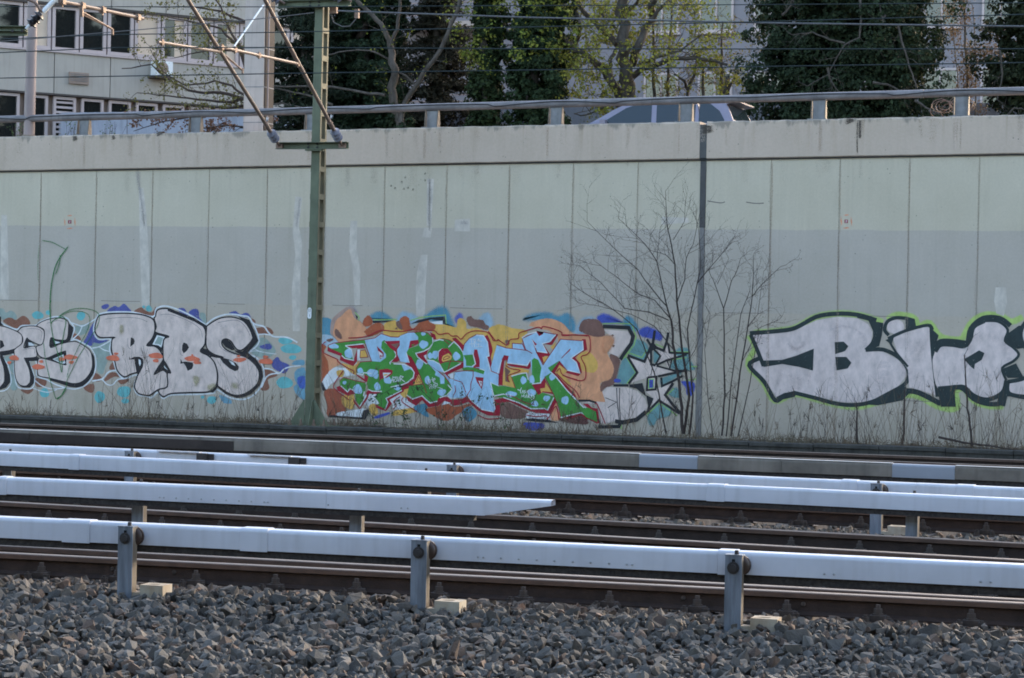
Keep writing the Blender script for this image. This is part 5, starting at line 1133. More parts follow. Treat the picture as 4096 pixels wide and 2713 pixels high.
# ---- centre piece: BREACK in green and pale blue with crimson depth
C_PEACH = pc(206, 150, 122); C_YEL = pc(192, 168, 96); C_RUST = pc(148, 88, 64); C_MAUV = pc(108, 88, 86); C_LB = pc(140, 190, 232); C_GR = pc(62, 138, 66); C_CR = pc(140, 30, 54); C_TB = pc(74, 136, 170); C_LIME = pc(128, 182, 112); C_WH = pc(212, 220, 234); C_NAVY = pc(34, 42, 54); C_BL = pc(62, 84, 182); C_DR = pc(128, 30, 50)
pt = Paint()
for z, pts, c, f in (('1', [(40, 175), (170, 180), (200, 320), (190, 390), (40, 380)], C_TB, 20), ('1', [(40, 380), (190, 390), (290, 450), (200, 480), (40, 540)], pc(146, 184, 214), 10), ('1', [(320, 120), (380, 30), (460, 40), (490, 110)], pc(120, 122, 150), 70),
                     ('1', [(640, 190), (690, 110), (780, 80), (860, 110), (940, 200)], C_TB, 60), ('1', [(990, 240), (1040, 100), (1130, 90), (1250, 150), (1230, 240)], pc(132, 172, 204), 70), ('2', [(300, 170), (400, 70), (500, 20), (570, 30), (620, 100), (690, 290), (560, 260)], C_TB, 70), ('2', [(680, 190), (740, 100), (790, 150), (760, 260)], pc(88, 104, 190), 50), ('2', [(980, 200), (1100, 90), (1170, 220), (1120, 320)], pc(132, 172, 204), 70),
                     ('3', [(440, 190), (560, 110), (760, 90), (880, 140), (1000, 100), (1080, 170), (1120, 310), (1060, 340), (900, 260), (700, 200)], C_TB, 70), ('3', [(1100, 360), (1160, 200), (1254, 150), (1340, 170), (1340, 330)], pc(132, 172, 204), 70), ('4', [(430, 160), (500, 110), (620, 140), (760, 230), (490, 235)], C_BL, 50), ('4', [(760, 240), (800, 140), (880, 170), (960, 300), (900, 330)], C_TB, 60), ('4', [(950, 330), (1060, 270), (1200, 330), (1255, 390), (1230, 450), (1150, 430), (1000, 400)], C_BL, 40)): pt.mist(z, pts, c, f, .9)
for z, pts, c in (('1', [(160, 330), (175, 200), (240, 120), (330, 50), (400, 25), (460, 60), (490, 170), (570, 230), (630, 340), (570, 410), (300, 475), (220, 420), (170, 370)], pc(150, 140, 140)), ('1', [(200, 320), (230, 200), (300, 140), (370, 70), (420, 60), (460, 160), (560, 230), (630, 340), (570, 400), (300, 465), (230, 410), (195, 365)], C_PEACH),
                  ('4', [(-420, 260), (-200, 170), (0, 230), (130, 360), (340, 370), (520, 390), (640, 420), (640, 500), (560, 600), (640, 740), (640, 860), (600, 940), (470, 990), (545, 1180), (480, 1235), (330, 1205), (190, 1195), (60, 1050), (-60, 950), (-60, 400)], C_PEACH), ('1', [(830, 260), (880, 210), (970, 195), (1010, 240), (1130, 330), (1100, 420), (900, 420), (820, 340)], C_YEL),
                  ('2', [(430, 235), (520, 240), (620, 260), (710, 280), (720, 190), (770, 165), (830, 220), (840, 300), (960, 290), (1100, 330), (1254, 240), (1300, 520), (1200, 560), (1150, 700), (1100, 450), (960, 400), (800, 560), (640, 470), (480, 460), (400, 330)], C_YEL), ('3', [(20, 290), (180, 250), (300, 290), (450, 310), (500, 350), (440, 460), (300, 560), (120, 520), (60, 700), (40, 440)], C_YEL), ('4', [(180, 670), (270, 590), (350, 600), (430, 700), (440, 790), (390, 850), (250, 820)], C_YEL),
                  ('1', [(30, 530), (110, 520), (80, 600), (130, 700), (150, 780), (130, 880), (70, 950), (25, 960)], C_RUST), ('1', [(80, 600), (240, 680), (290, 740), (200, 790), (150, 870), (130, 700)], C_PEACH), ('1', [(60, 960), (200, 790), (330, 790), (520, 720), (560, 860), (330, 900), (160, 1000), (110, 1060)], C_WH), ('1', [(80, 1090), (200, 1050), (330, 1150), (350, 1250), (330, 1380), (130, 1400), (120, 1250)], pc(138, 84, 68)), ('1', [(300, 735), (460, 760), (520, 700), (500, 850), (450, 870)], C_YEL), ('1', [(240, 830), (330, 820), (320, 900), (260, 900)], C_YEL),
                  ('1', [(310, 1150), (450, 1120), (450, 1300), (330, 1270)], C_YEL), ('1', [(600, 1130), (760, 1130), (760, 1280), (650, 1300), (590, 1240)], C_WH), ('1', [(260, 1350), (450, 1320), (600, 1300), (580, 1410), (260, 1390)], C_WH), ('1', [(650, 1260), (720, 1240), (760, 1350), (700, 1390), (650, 1320)], C_YEL), ('1', [(960, 1330), (1120, 1270), (1254, 1300), (1220, 1345), (960, 1390)], C_YEL), ('1', [(900, 1190), (1100, 1080), (1230, 1260), (1100, 1300), (960, 1310), (940, 1240)], C_WH), ('1', [(1040, 1100), (1150, 1020), (1160, 1160), (1080, 1160)], C_YEL),
                  ('2', [(180, 1270), (330, 1240), (340, 1330), (360, 1410), (270, 1370), (190, 1320)], C_TB), ('2', [(320, 1310), (480, 1270), (560, 1220), (690, 1280), (870, 1240), (880, 1280), (710, 1380), (640, 1440), (540, 1450), (420, 1390)], C_RUST), ('2', [(780, 1330), (880, 1270), (970, 1370), (860, 1470), (800, 1400)], C_TB), ('3', [(140, 1230), (260, 1220), (400, 1290), (510, 1340), (490, 1400), (380, 1430), (180, 1400)], C_MAUV), ('3', [(490, 1370), (560, 1340), (720, 1350), (800, 1380), (800, 1440), (500, 1420)], C_WH), ('3', [(830, 1230), (870, 1240), (915, 1400), (890, 1450), (790, 1430)], C_PEACH), ('3', [(450, 1480), (700, 1490), (680, 1568), (520, 1568)], C_BL), ('1', [(720, 1400), (890, 1345), (900, 1370), (740, 1425)], C_BL)): pt.mist(z, pts, c, 12, 1.0)
for z, pts, c in (('1', [(580, 180), (640, 130), (690, 190), (680, 250), (610, 270), (570, 240)], C_RUST), ('1', [(590, 330), (700, 240), (780, 225), (830, 260), (830, 320), (740, 370), (640, 400), (600, 350)], C_RUST), ('1', [(1030, 190), (1090, 140), (1150, 170), (1160, 260), (1200, 320), (1050, 310)], C_RUST), ('2', [(190, 280), (270, 200), (340, 185), (380, 220), (440, 250), (430, 310), (300, 330), (160, 320)], C_RUST), ('1', [(985, 230), (1020, 200), (1060, 260), (1060, 310), (1010, 290)], C_MAUV), ('1', [(215, 330), (240, 300), (300, 380), (300, 430), (230, 390)], C_MAUV), ('1', [(110, 440), (180, 420), (200, 440), (150, 465)], C_MAUV), ('2', [(835, 170), (890, 140), (930, 180), (1040, 190), (1070, 240), (1115, 270), (1090, 315), (960, 280), (870, 260)], C_MAUV), ('3', [(220, 450), (260, 440), (275, 490), (240, 505)], C_MAUV),
                  ('4', [(205, 300), (250, 200), (340, 175), (450, 190), (510, 270), (530, 380), (410, 400), (240, 340)], C_MAUV), ('4', [(590, 640), (650, 615), (720, 690), (710, 780), (680, 900), (640, 1000), (540, 1040), (480, 1090), (490, 980), (600, 930), (650, 800)], C_MAUV), ('1', [(985, 290), (1000, 285), (1000, 305), (975, 305)], C_MAUV)): pt.mist(z, pts, c, 14, 1.0)
pt.fill('2', [(130, 240), (230, 190), (380, 160), (560, 145), (575, 240), (535, 240), (535, 200), (400, 180), (250, 220)], C_NAVY); pt.fill('2', [(380, 215), (535, 197), (537, 245), (430, 240)], C_WH)
pt.stroke('2', [(130, 195), (250, 160), (400, 140), (572, 128), (582, 240)], 13, C_LIME, sm=False); pt.fill('1', [(690, 200), (810, 198), (960, 195), (870, 217), (700, 228)], C_NAVY); pt.stroke('1', [(700, 188), (850, 186), (1000, 180)], 12, C_LIME); pt.stroke('1', [(470, 90), (525, 155), (510, 200)], 12, C_LIME, sm=False); pt.fill('1', [(475, 120), (510, 150), (495, 190)], C_NAVY)
pt.fill('1', [(25, 970), (60, 970), (110, 1070), (70, 1080)], C_NAVY); pt.fill('1', [(140, 1382), (550, 1410), (580, 1320), (640, 1310), (650, 1350), (600, 1440), (140, 1408)], C_NAVY); pt.fill('3', [(450, 1440), (560, 1420), (760, 1440), (900, 1480), (600, 1465)], C_NAVY)
pt.mist('3', [(900, 1430), (1180, 1370), (1250, 1420), (1250, 1500), (1000, 1480)], pc(84, 58, 60), 30, .8)
gc = pt.flush("graffiti", wall, "green and pale blue letters with crimson shadow over orange, yellow and brown clouds")
# crimson depth
CR = [('1', [(130, 520), (310, 610), (340, 670), (455, 700), (500, 540), (440, 545), (350, 510), (570, 490), (605, 545), (500, 550), (500, 700), (450, 770), (280, 690), (290, 640), (125, 580)]), ('2', [(80, 610), (120, 720), (60, 730), (150, 790), (180, 850), (180, 920), (100, 980), (20, 1000), (0, 1060), (20, 1090), (120, 1010), (175, 995), (210, 930), (240, 870), (200, 760), (140, 650)]),
      ('1', [(480, 860), (590, 930), (590, 870), (690, 880), (690, 970), (600, 965), (500, 895)]), ('1', [(240, 1030), (290, 1010), (380, 1090), (420, 1060), (475, 1080), (475, 1115), (420, 1125), (390, 1145), (255, 1075)]), ('1', [(445, 1170), (530, 1290), (620, 1140), (610, 1100), (640, 1060), (700, 1075), (815, 1085), (790, 1120), (650, 1115), (625, 1185), (530, 1312), (455, 1225)]), ('1', [(730, 1240), (850, 1310), (890, 1210), (860, 1170), (1060, 1065), (1040, 1000), (1160, 1000), (1145, 1045), (1085, 1062), (1085, 1085), (905, 1190), (935, 1240), (860, 1332), (735, 1290)]),
      ('2', [(200, 610), (350, 570), (330, 640), (300, 640), (345, 720), (330, 742), (220, 650)]), ('2', [(375, 340), (440, 370), (458, 430), (415, 435)]), ('2', [(655, 420), (700, 410), (805, 510), (792, 590), (740, 530), (680, 460)]), ('2', [(770, 725), (830, 715), (825, 770), (780, 792), (600, 870), (640, 930), (675, 940), (640, 957), (590, 912), (550, 850), (600, 825), (760, 748)]), ('2', [(80, 1145), (160, 1190), (280, 1140), (340, 1200), (380, 1240), (470, 1210), (480, 1155), (600, 1155), (640, 1190), (780, 1180), (850, 1135), (900, 1200), (1020, 1310), (1190, 1350), (1190, 1195), (1254, 1170), (1254, 1392), (1100, 1385), (980, 1325), (860, 1215), (780, 1245), (680, 1265), (560, 1205), (480, 1265), (360, 1285), (280, 1195), (200, 1265), (100, 1205)]),
      ('3', [(180, 690), (205, 628), (270, 628), (285, 660), (250, 730), (500, 775), (540, 690), (552, 760), (520, 805), (300, 772), (250, 752), (240, 690), (212, 700), (192, 900), (192, 1012), (148, 1000), (148, 870)]), ('3', [(850, 360), (890, 370), (812, 502), (780, 502), (700, 490), (785, 620), (785, 642), (720, 640), (700, 660), (712, 752), (640, 640), (618, 580), (750, 600), (690, 485), (770, 460), (800, 460)]), ('3', [(610, 325), (700, 385), (705, 340), (690, 385), (650, 395)]), ('3', [(1185, 430), (1232, 430), (1252, 560), (1170, 602), (1100, 660), (1162, 730), (1184, 850), (1140, 893), (985, 852), (1000, 815), (1160, 860), (1150, 800), (1110, 720), (1045, 668), (1200, 560)]), ('3', [(795, 840), (905, 695), (1000, 785), (1000, 822), (905, 752), (845, 850), (1105, 1130), (1115, 1172), (1060, 1145), (1000, 1065)]), ('3', [(550, 995), (665, 980), (680, 905), (715, 920), (745, 980), (830, 1120), (690, 1095), (640, 1135)]), ('3', [(85, 1190), (200, 1165), (300, 1178), (400, 1238), (550, 1315), (720, 1305), (760, 1325), (850, 1155), (865, 1220), (785, 1365), (600, 1355), (450, 1295), (280, 1215), (142, 1225), (142, 1385), (90, 1362)]), ('3', [(930, 1412), (1180, 1345), (1260, 1400), (1260, 1440), (1180, 1385), (1000, 1432)]), ('4', [(255, 1240), (320, 1240), (370, 1290), (440, 1300), (470, 1480), (430, 1490), (300, 1420), (240, 1350), (440, 1470), (420, 1340), (330, 1300)])]
for z, p in CR: pt.fill(z, p, C_CR)
pt.stroke('2', [(1078, 385), (1120, 480), (1140, 570), (1118, 660), (1142, 790)], 46, C_CR)
for z, p in (('3', [(240, 700), (260, 782), (420, 792), (525, 822), (515, 852), (300, 900), (352, 1042), (190, 1002), (200, 850)]), ('3', [(660, 1050), (720, 1040), (730, 970), (805, 1095), (690, 1082), (680, 1112)]), ('2', [(235, 870), (290, 980), (170, 1002)]), ('3', [(690, 655), (780, 640), (710, 745)]), ('3', [(790, 530), (860, 460), (830, 570)]), ('3', [(905, 752), (1000, 830), (950, 870), (1060, 1000), (1000, 990), (850, 850)])): pt.fill(z, p, C_YEL)
for z, p in (('3', [(220, 780), (290, 830), (260, 880), (270, 970), (225, 960)]),): pt.fill(z, p, C_MAUV)
for z, p in (('2', [(300, 640), (330, 620), (330, 690)]), ('2', [(600, 880), (672, 850), (672, 920), (640, 922)]), ('2', [(560, 1205), (640, 1230), (600, 1240), (520, 1260)])): pt.fill(z, p, C_WH)
pt.flush("shadow_block", gc)
def ltr(z, fills, dots, lines, highlights):
    for p, c in fills: pt.fill(z, p, c)
    for e in dots: pt.ell(z, *e, C_LB, .14)
    for l_ in lines: pt.stroke(z, l_, 10, C_DR, sm=False)
    for h in highlights: pt.stroke(z, h, 13, C_WH, sm=False)
# B
B_bl = [(595, 440), (720, 415), (800, 360), (920, 400), (1010, 405), (1120, 350), (1254, 335), (1254, 440), (1165, 450), (1145, 550), (1115, 600), (1115, 630), (1160, 725), (1040, 715), (1000, 640), (995, 560), (1065, 450), (845, 455), (960, 560), (990, 620), (975, 670), (910, 720), (790, 720), (680, 705), (640, 590)]
B_gr = [(840, 440), (860, 460), (960, 560), (990, 620), (975, 670), (910, 720), (960, 730), (1090, 740), (1180, 790), (1215, 850), (1200, 910), (1130, 970), (1060, 1000), (1040, 1000), (1060, 1070), (860, 1170), (880, 1220), (850, 1310), (740, 1250), (780, 1240), (720, 1150), (800, 1085), (690, 1075), (640, 1060), (620, 990), (640, 900), (590, 870), (490, 850), (490, 790), (540, 720), (680, 705), (790, 715), (860, 660), (860, 620), (800, 540), (810, 460)]
ltr('1', [([(130, 510), (200, 480), (400, 455), (600, 435), (600, 485), (350, 510), (430, 560), (445, 640), (455, 695), (380, 690), (300, 640), (310, 610), (240, 580), (150, 540)], C_GR), (B_bl, C_LB), (B_gr, C_GR), ([(280, 950), (330, 910), (480, 950), (590, 975), (610, 1000), (600, 1080), (580, 1140), (590, 1180), (530, 1265), (480, 1190), (470, 1080), (400, 1050), (380, 1090), (290, 1020)], C_GR), ([(1050, 740), (1180, 790), (1205, 830), (1160, 805), (1090, 830)], C_LB)],
    [(205, 518, 62, 32), (390, 610, 55, 60), (538, 825, 40, 35), (690, 850, 65, 48), (735, 890, 35, 35), (752, 1025, 40, 50), (880, 945, 50, 45), (1005, 1035, 45, 36), (505, 1060, 60, 60), (340, 975, 26, 22)],
    [[(130, 510), (200, 480), (400, 455), (600, 435), (720, 415), (800, 360), (920, 400), (1010, 405), (1120, 350), (1254, 335)], [(600, 490), (680, 705), (540, 715), (490, 790), (485, 850)], [(1065, 450), (995, 560), (1000, 640), (1040, 715)], [(280, 950), (330, 910), (480, 950), (600, 975)]],
    [[(350, 512), (580, 488)], [(350, 512), (430, 562), (455, 695), (345, 670), (305, 635)], [(845, 460), (960, 565), (990, 625), (970, 675), (910, 722), (915, 745)], [(955, 738), (1090, 745), (1180, 792), (1215, 850), (1200, 912), (1130, 972), (1060, 1002), (920, 1030)], [(1060, 1072), (862, 1172), (885, 1220), (850, 1310)], [(295, 1015), (380, 1092), (405, 1050), (470, 1078)], [(535, 1268), (605, 1155), (580, 1135), (590, 1085)], [(640, 1060), (690, 1082), (810, 1085)], [(490, 855), (570, 880), (580, 850), (680, 860)]])
for p, c in (([(745, 515), (832, 600), (832, 645), (788, 682)], C_CR), ([(762, 575), (818, 615), (815, 660), (790, 670)], C_WH), ([(785, 625), (815, 640), (792, 662)], C_CR), ([(845, 455), (1065, 447), (1000, 547), (992, 600), (1035, 690), (1000, 715), (925, 715), (990, 645), (982, 590), (910, 540)], C_CR), ([(920, 495), (1035, 478), (990, 545)], C_MAUV), ([(775, 812), (880, 800), (945, 822), (940, 862), (880, 910), (800, 930), (780, 955)], C_CR), ([(820, 850), (925, 852), (835, 922)], C_WH), ([(835, 870), (890, 865), (870, 885), (835, 890)], C_YEL), ([(540, 575), (600, 560), (635, 655), (535, 660)], C_YEL), ([(500, 560), (535, 560), (530, 650), (545, 690), (500, 700)], C_WH)): pt.fill('1', p, c)
pt.stroke('1', [(540, 575), (600, 562), (635, 655), (535, 662), (540, 575)], 8, C_DR, sm=False)
pt.flush("letter", gc)
# R
ltr('2', [([(180, 345), (270, 335), (350, 350), (410, 410), (415, 480), (370, 540), (300, 580), (200, 605), (220, 650), (330, 740), (360, 740), (480, 830), (560, 900), (650, 1010), (655, 1070), (590, 1130), (480, 1170), (470, 1210), (380, 1230), (330, 1190), (280, 1140), (160, 1180), (90, 1130), (120, 1010), (170, 1002), (295, 992), (200, 760), (140, 650), (80, 610), (110, 550), (230, 510), (230, 440), (230, 400)], C_GR), ([(0, 390), (100, 350), (180, 345), (230, 400), (230, 440), (130, 450), (110, 550), (80, 600), (115, 725), (0, 705)], C_LB), ([(360, 742), (480, 830), (560, 900), (560, 990), (510, 990), (500, 910), (440, 880), (450, 840)], C_LB)],
    [(300, 495, 52, 52), (295, 362, 26, 26), (248, 738, 46, 62), (345, 945, 36, 52), (525, 1095, 55, 42)], [[(180, 345), (270, 333), (350, 350), (410, 410)], [(200, 605), (350, 570)], [(140, 650), (200, 760), (295, 992), (335, 1110)], [(120, 1010), (295, 992)], [(360, 742), (480, 830), (560, 900), (650, 1010), (655, 1070)]],
    [[(410, 410), (417, 480), (370, 542), (300, 582), (200, 607), (222, 652), (335, 742)], [(90, 1132), (160, 1180), (280, 1140), (330, 1190), (380, 1230), (470, 1208)], [(600, 1000), (655, 1062), (590, 1132), (500, 1165)], [(80, 600), (118, 725)]])
for p, c in (([(130, 450), (230, 438), (240, 480), (110, 548)], C_CR), ([(145, 500), (190, 490), (160, 520)], C_GR)): pt.fill('2', p, c)
pt.stroke('2', [(235, 895), (270, 965), (205, 970), (235, 895)], 7, C_DR, sm=False); pt.flush("letter", gc)
# E
ltr('2', [([(430, 450), (540, 420), (620, 440), (670, 470), (740, 520), (790, 590), (830, 712), (740, 715), (650, 705), (500, 740), (350, 690), (350, 600), (380, 560)], C_GR), ([(345, 690), (420, 700), (500, 745), (555, 845), (480, 830), (360, 742)], C_LB), ([(500, 745), (640, 690), (765, 732), (600, 830), (555, 845)], C_GR)], [(445, 622, 42, 52), (712, 645, 42, 54), (385, 640, 32, 40)], [[(430, 450), (540, 420), (620, 440), (670, 470)], [(340, 690), (420, 700), (500, 742), (560, 715), (650, 705), (830, 715)], [(640, 690), (600, 830), (555, 845), (500, 745)], [(545, 435), (620, 495)]], [[(430, 455), (500, 435), (550, 445)], [(610, 530), (680, 460), (740, 520), (790, 590), (830, 715)], [(340, 690), (420, 700), (498, 742), (555, 845), (600, 825), (765, 735)], [(485, 690), (490, 580), (540, 545)]])
for p, c in (([(485, 690), (490, 590), (530, 545), (600, 545), (650, 610), (652, 680), (500, 735)], C_CR), ([(525, 690), (540, 640), (610, 605), (657, 650), (642, 685), (540, 715)], C_YEL)): pt.fill('2', p, c)
pt.stroke('2', [(545, 690), (555, 660), (600, 640), (625, 655), (600, 672), (545, 692)], 9, C_DR); pt.flush("letter", gc)
# A
ltr('2', [([(690, 840), (820, 825), (920, 825), (920, 900), (890, 990), (890, 1060), (840, 1140), (800, 1165), (640, 1170), (600, 1140), (660, 1060), (640, 1000), (560, 860), (620, 920), (680, 940)], C_LB), ([(790, 580), (810, 490), (870, 420), (960, 375), (1050, 380), (1100, 470), (1120, 640), (1090, 650), (1140, 800), (1245, 870), (1240, 1015), (1140, 975), (1195, 1310), (1180, 1340), (1030, 1310), (900, 1200), (850, 1140), (890, 1060), (900, 980), (920, 900), (920, 830), (800, 800), (800, 640)], C_LB), ([(800, 630), (915, 622), (948, 740), (910, 770), (830, 765), (830, 700)], C_GR), ([(780, 790), (850, 778), (1000, 795), (1068, 818), (1050, 872), (950, 840), (800, 828)], C_GR), ([(935, 560), (972, 560), (1002, 700), (1002, 782), (920, 782), (950, 740), (922, 650)], C_CR), ([(945, 903), (1052, 912), (1030, 1062), (970, 970)], C_CR), ([(985, 950), (1035, 960), (1020, 1030)], C_WH), ([(1005, 965), (1028, 970), (1018, 1000)], C_MAUV)], [],
    [[(790, 580), (810, 490), (870, 420), (960, 372), (1050, 380)], [(690, 840), (820, 825), (920, 825), (920, 900), (890, 990), (890, 1060), (840, 1140)], [(680, 940), (780, 970), (830, 1100)], [(690, 1010), (700, 1080), (670, 1140)], [(920, 782), (1068, 818)], [(1140, 800), (1245, 870), (1240, 1015)]],
    [[(960, 378), (1050, 385), (1100, 470), (1120, 640), (1090, 650), (1140, 830), (1230, 865)], [(1240, 1018), (1142, 978), (1195, 1310)], [(1180, 1342), (1030, 1312), (900, 1202), (860, 1150)], [(915, 600), (950, 740), (905, 772)], [(1000, 800), (1065, 820)], [(600, 1140), (640, 1172), (700, 1170)]])
pt.flush("letter", gc)
# C
ltr('3', [([(50, 820), (45, 780), (120, 500), (240, 540), (420, 560), (540, 580), (565, 610), (540, 690), (500, 755), (250, 725), (270, 640), (210, 630), (180, 690), (150, 860), (130, 860)], C_LB), ([(315, 480), (440, 490), (475, 565), (315, 548)], C_LB), ([(45, 980), (140, 1020), (200, 1015), (352, 1042), (300, 895), (480, 850), (520, 940), (560, 1000), (640, 1130), (690, 1100), (845, 1150), (832, 1190), (760, 1312), (550, 1300), (400, 1230), (280, 1170), (90, 1150)], C_GR)], [(455, 945, 34, 50), (300, 1120, 66, 38), (745, 1170, 42, 36), (595, 1240, 48, 36), (560, 1100, 48, 46)],
    [[(120, 500), (240, 540), (420, 560), (540, 580), (565, 610)], [(315, 550), (315, 480), (440, 490), (475, 565)], [(45, 790), (50, 830), (148, 870)], [(90, 1150), (200, 1120), (330, 1150), (480, 1230), (590, 1250)], [(352, 1042), (300, 895), (480, 850), (520, 940)]],
    [[(180, 690), (130, 862)], [(540, 690), (500, 758), (250, 728)], [(45, 985), (75, 1120), (90, 1150)], [(90, 1142), (200, 1118), (300, 1135)], [(200, 1160), (400, 1228), (550, 1302), (720, 1298), (755, 1320), (835, 1160)], [(300, 895), (420, 860), (490, 852), (515, 940)]])
for t_ in ([(380, 1060), (415, 1075), (430, 1035)], [(415, 1075), (420, 1110)], [(435, 1110), (445, 1070), (460, 1110)], [(480, 1070), (462, 1080), (480, 1095), (465, 1110)], [(495, 1065), (498, 1110)], [(525, 1065), (498, 1090), (520, 1110)], [(430, 1125), (435, 1165)], [(460, 1120), (462, 1160)], [(430, 1145), (460, 1140)], [(475, 1165), (490, 1125), (500, 1165)], [(515, 1165), (512, 1125), (535, 1130), (515, 1145), (545, 1170)], [(555, 1125), (560, 1170)], [(550, 1125), (590, 1145), (580, 1180), (550, 1190)]): pt.stroke('3', t_, 9, C_WH, sm=False)
pt.flush("letter", gc)
# K
ltr('3', [([(440, 420), (620, 335), (655, 390), (700, 365), (710, 335), (855, 370), (780, 460), (690, 485), (750, 600), (625, 580), (600, 510), (560, 440), (620, 600), (700, 750), (870, 500), (920, 430), (1190, 450), (1200, 560), (1045, 665), (1115, 720), (1160, 850), (1000, 815), (905, 700), (800, 840), (860, 900), (1000, 1070), (1070, 1140), (1210, 1290), (1180, 1350), (920, 1410), (860, 1190), (720, 910), (670, 980), (560, 990), (530, 980), (560, 870), (540, 690), (565, 610), (480, 560)], C_LB), ([(560, 690), (590, 665), (640, 690), (680, 790), (660, 900), (670, 970), (555, 995), (525, 960), (560, 870)], C_GR), ([(760, 790), (902, 700), (800, 842)], C_GR), ([(720, 900), (800, 850), (860, 915), (1000, 1075), (1065, 1150), (1210, 1290), (1180, 1350), (920, 1410), (900, 1300), (830, 1120)], C_GR)],
    [(815, 905, 34, 42), (975, 1195, 52, 50), (560, 935, 36, 50)], [[(440, 420), (620, 337), (655, 390)], [(565, 435), (620, 600), (700, 752), (870, 500), (920, 430), (1190, 450)], [(440, 430), (480, 560), (565, 610)], [(720, 900), (830, 1120), (900, 1300), (920, 1410)], [(1045, 550), (930, 668)], [(700, 340), (855, 370)]],
    [[(435, 415), (500, 370), (620, 340)], [(860, 372), (782, 462), (690, 487), (750, 602), (625, 582)], [(1195, 450), (1203, 562), (1048, 667), (1117, 722), (1162, 855), (1002, 818)], [(800, 845), (860, 900), (1000, 1072), (1070, 1142), (1212, 1292)], [(920, 1412), (1180, 1350), (1240, 1390)], [(670, 915), (670, 978), (560, 992)], [(565, 440), (610, 540)]])
pt.fill('3', [(565, 435), (625, 495), (600, 510)], C_CR); pt.fill('3', [(1045, 545), (1035, 575), (930, 668)], C_CR)
pt.fill('4', [(270, 1290), (330, 1290), (420, 1340), (440, 1470), (300, 1410), (240, 1340)], C_GR); pt.stroke('4', [(245, 1270), (300, 1290)], 10, C_WH, sm=False)
pt.flush("letter", gc)
# thin crimson contour and small tags
for z, l_ in (('1', [(390, 415), (560, 405), (640, 390), (790, 320), (950, 330), (1100, 330), (1230, 295)]), ('2', [(350, 320), (440, 325), (490, 370), (600, 355), (650, 390), (720, 390), (770, 430), (840, 360), (940, 325), (1090, 340), (1150, 400), (1180, 450), (1250, 440)]), ('3', [(130, 430), (200, 480), (250, 505), (290, 435), (390, 420), (400, 355), (500, 320), (640, 280), (680, 300), (700, 270), (800, 290), (930, 340), (945, 385), (1100, 375), (1254, 390)]), ('4', [(0, 375), (250, 380), (340, 400), (350, 560), (310, 620), (250, 640), (240, 670), (290, 780), (290, 920), (220, 950), (100, 920), (0, 880)]), ('1', [(110, 460), (60, 510), (80, 600), (250, 680), (260, 710), (380, 790), (460, 830), (450, 870)]), ('1', [(330, 820), (210, 1000), (240, 1070), (400, 1190)]), ('2', [(1110, 330), (1200, 450)]), ('1', [(1040, 1150), (960, 1210), (990, 1260), (950, 1310)]), ('1', [(1080, 1160), (1070, 1220), (1254, 1340)]), ('2', [(980, 1380), (1100, 1430), (1254, 1420)]), ('3', [(870, 840), (910, 800), (950, 880), (1130, 940)]), ('3', [(870, 860), (1000, 990), (1100, 1070), (1160, 1165)]), ('4', [(410, 1245), (440, 1250), (540, 1490)]), ('3', [(490, 1380), (620, 1400), (740, 1390), (760, 1430), (860, 1270), (900, 1440)]), ('3', [(230, 760), (300, 800), (415, 825), (260, 890), (280, 970)])): pt.stroke(z, l_, 12, C_CR)
for t_ in ([(920, 985), (950, 895), (955, 970)], [(925, 945), (960, 940)], [(955, 910), (990, 905), (955, 965), (1000, 960)], [(1005, 900), (1000, 950), (1020, 960), (1030, 900)], [(1040, 960), (1045, 890), (1080, 900), (1050, 930), (1100, 965)]): pt.stroke('1', t_, 10, C_WH, sm=False)
for t_ in ([(365, 930), (360, 990)], [(355, 930), (385, 940), (385, 975), (350, 990)], [(400, 930), (415, 960), (410, 905)], [(420, 950), (445, 935), (440, 920), (420, 930), (425, 970), (450, 970)], [(370, 1000), (380, 1055)], [(370, 1005), (400, 1000)], [(372, 1030), (395, 1025)], [(405, 1055), (400, 1000), (425, 1045), (425, 990)], [(445, 1050), (440, 985), (470, 985), (475, 1005), (445, 1020), (540, 1055)], [(880, 435), (920, 428)], [(900, 432), (905, 485)], [(935, 485), (930, 430), (955, 435), (950, 455), (935, 460), (960, 485)], [(975, 450), (990, 425), (1000, 450), (975, 455), (1030, 455)], [(905, 490), (910, 530)], [(870, 490), (940, 488)], [(935, 490), (940, 535)], [(985, 480), (990, 525)], [(960, 500), (1010, 490)], [(950, 530), (1035, 520)]): pt.stroke('2', t_, 8, C_WH, sm=False)
pt.flush("contour_and_tags", gc)

# ---- black and silver piece behind the sapling
pt = Paint(); pt.k = 90; BK = pc(36, 42, 50)
for p in ([(870, 520), (920, 430), (1040, 470), (1080, 560), (1030, 690), (830, 610)], [(740, 720), (800, 660), (930, 840), (820, 980), (690, 970), (700, 850)], [(1430, 560), (1540, 535), (1590, 570), (1580, 650), (1650, 760), (1640, 820), (1370, 800), (1390, 700)], [(1250, 920), (1500, 850), (1260, 1000)], [(1070, 1380), (1210, 1230), (1360, 1300), (1340, 1390), (1200, 1430), (1150, 1510), (1090, 1500)], [(1330, 1120), (1420, 1030), (1480, 1110), (1450, 1170)], [(1150, 570), (1220, 640), (1150, 730)]): pt.mist('4', p, pc(96, 146, 160), 30, .9)
for p in ([(1490, 960), (1640, 970), (1660, 1040), (1620, 1140), (1560, 1120), (1550, 1040)],): pt.mist('4', p, C_BL, 24)
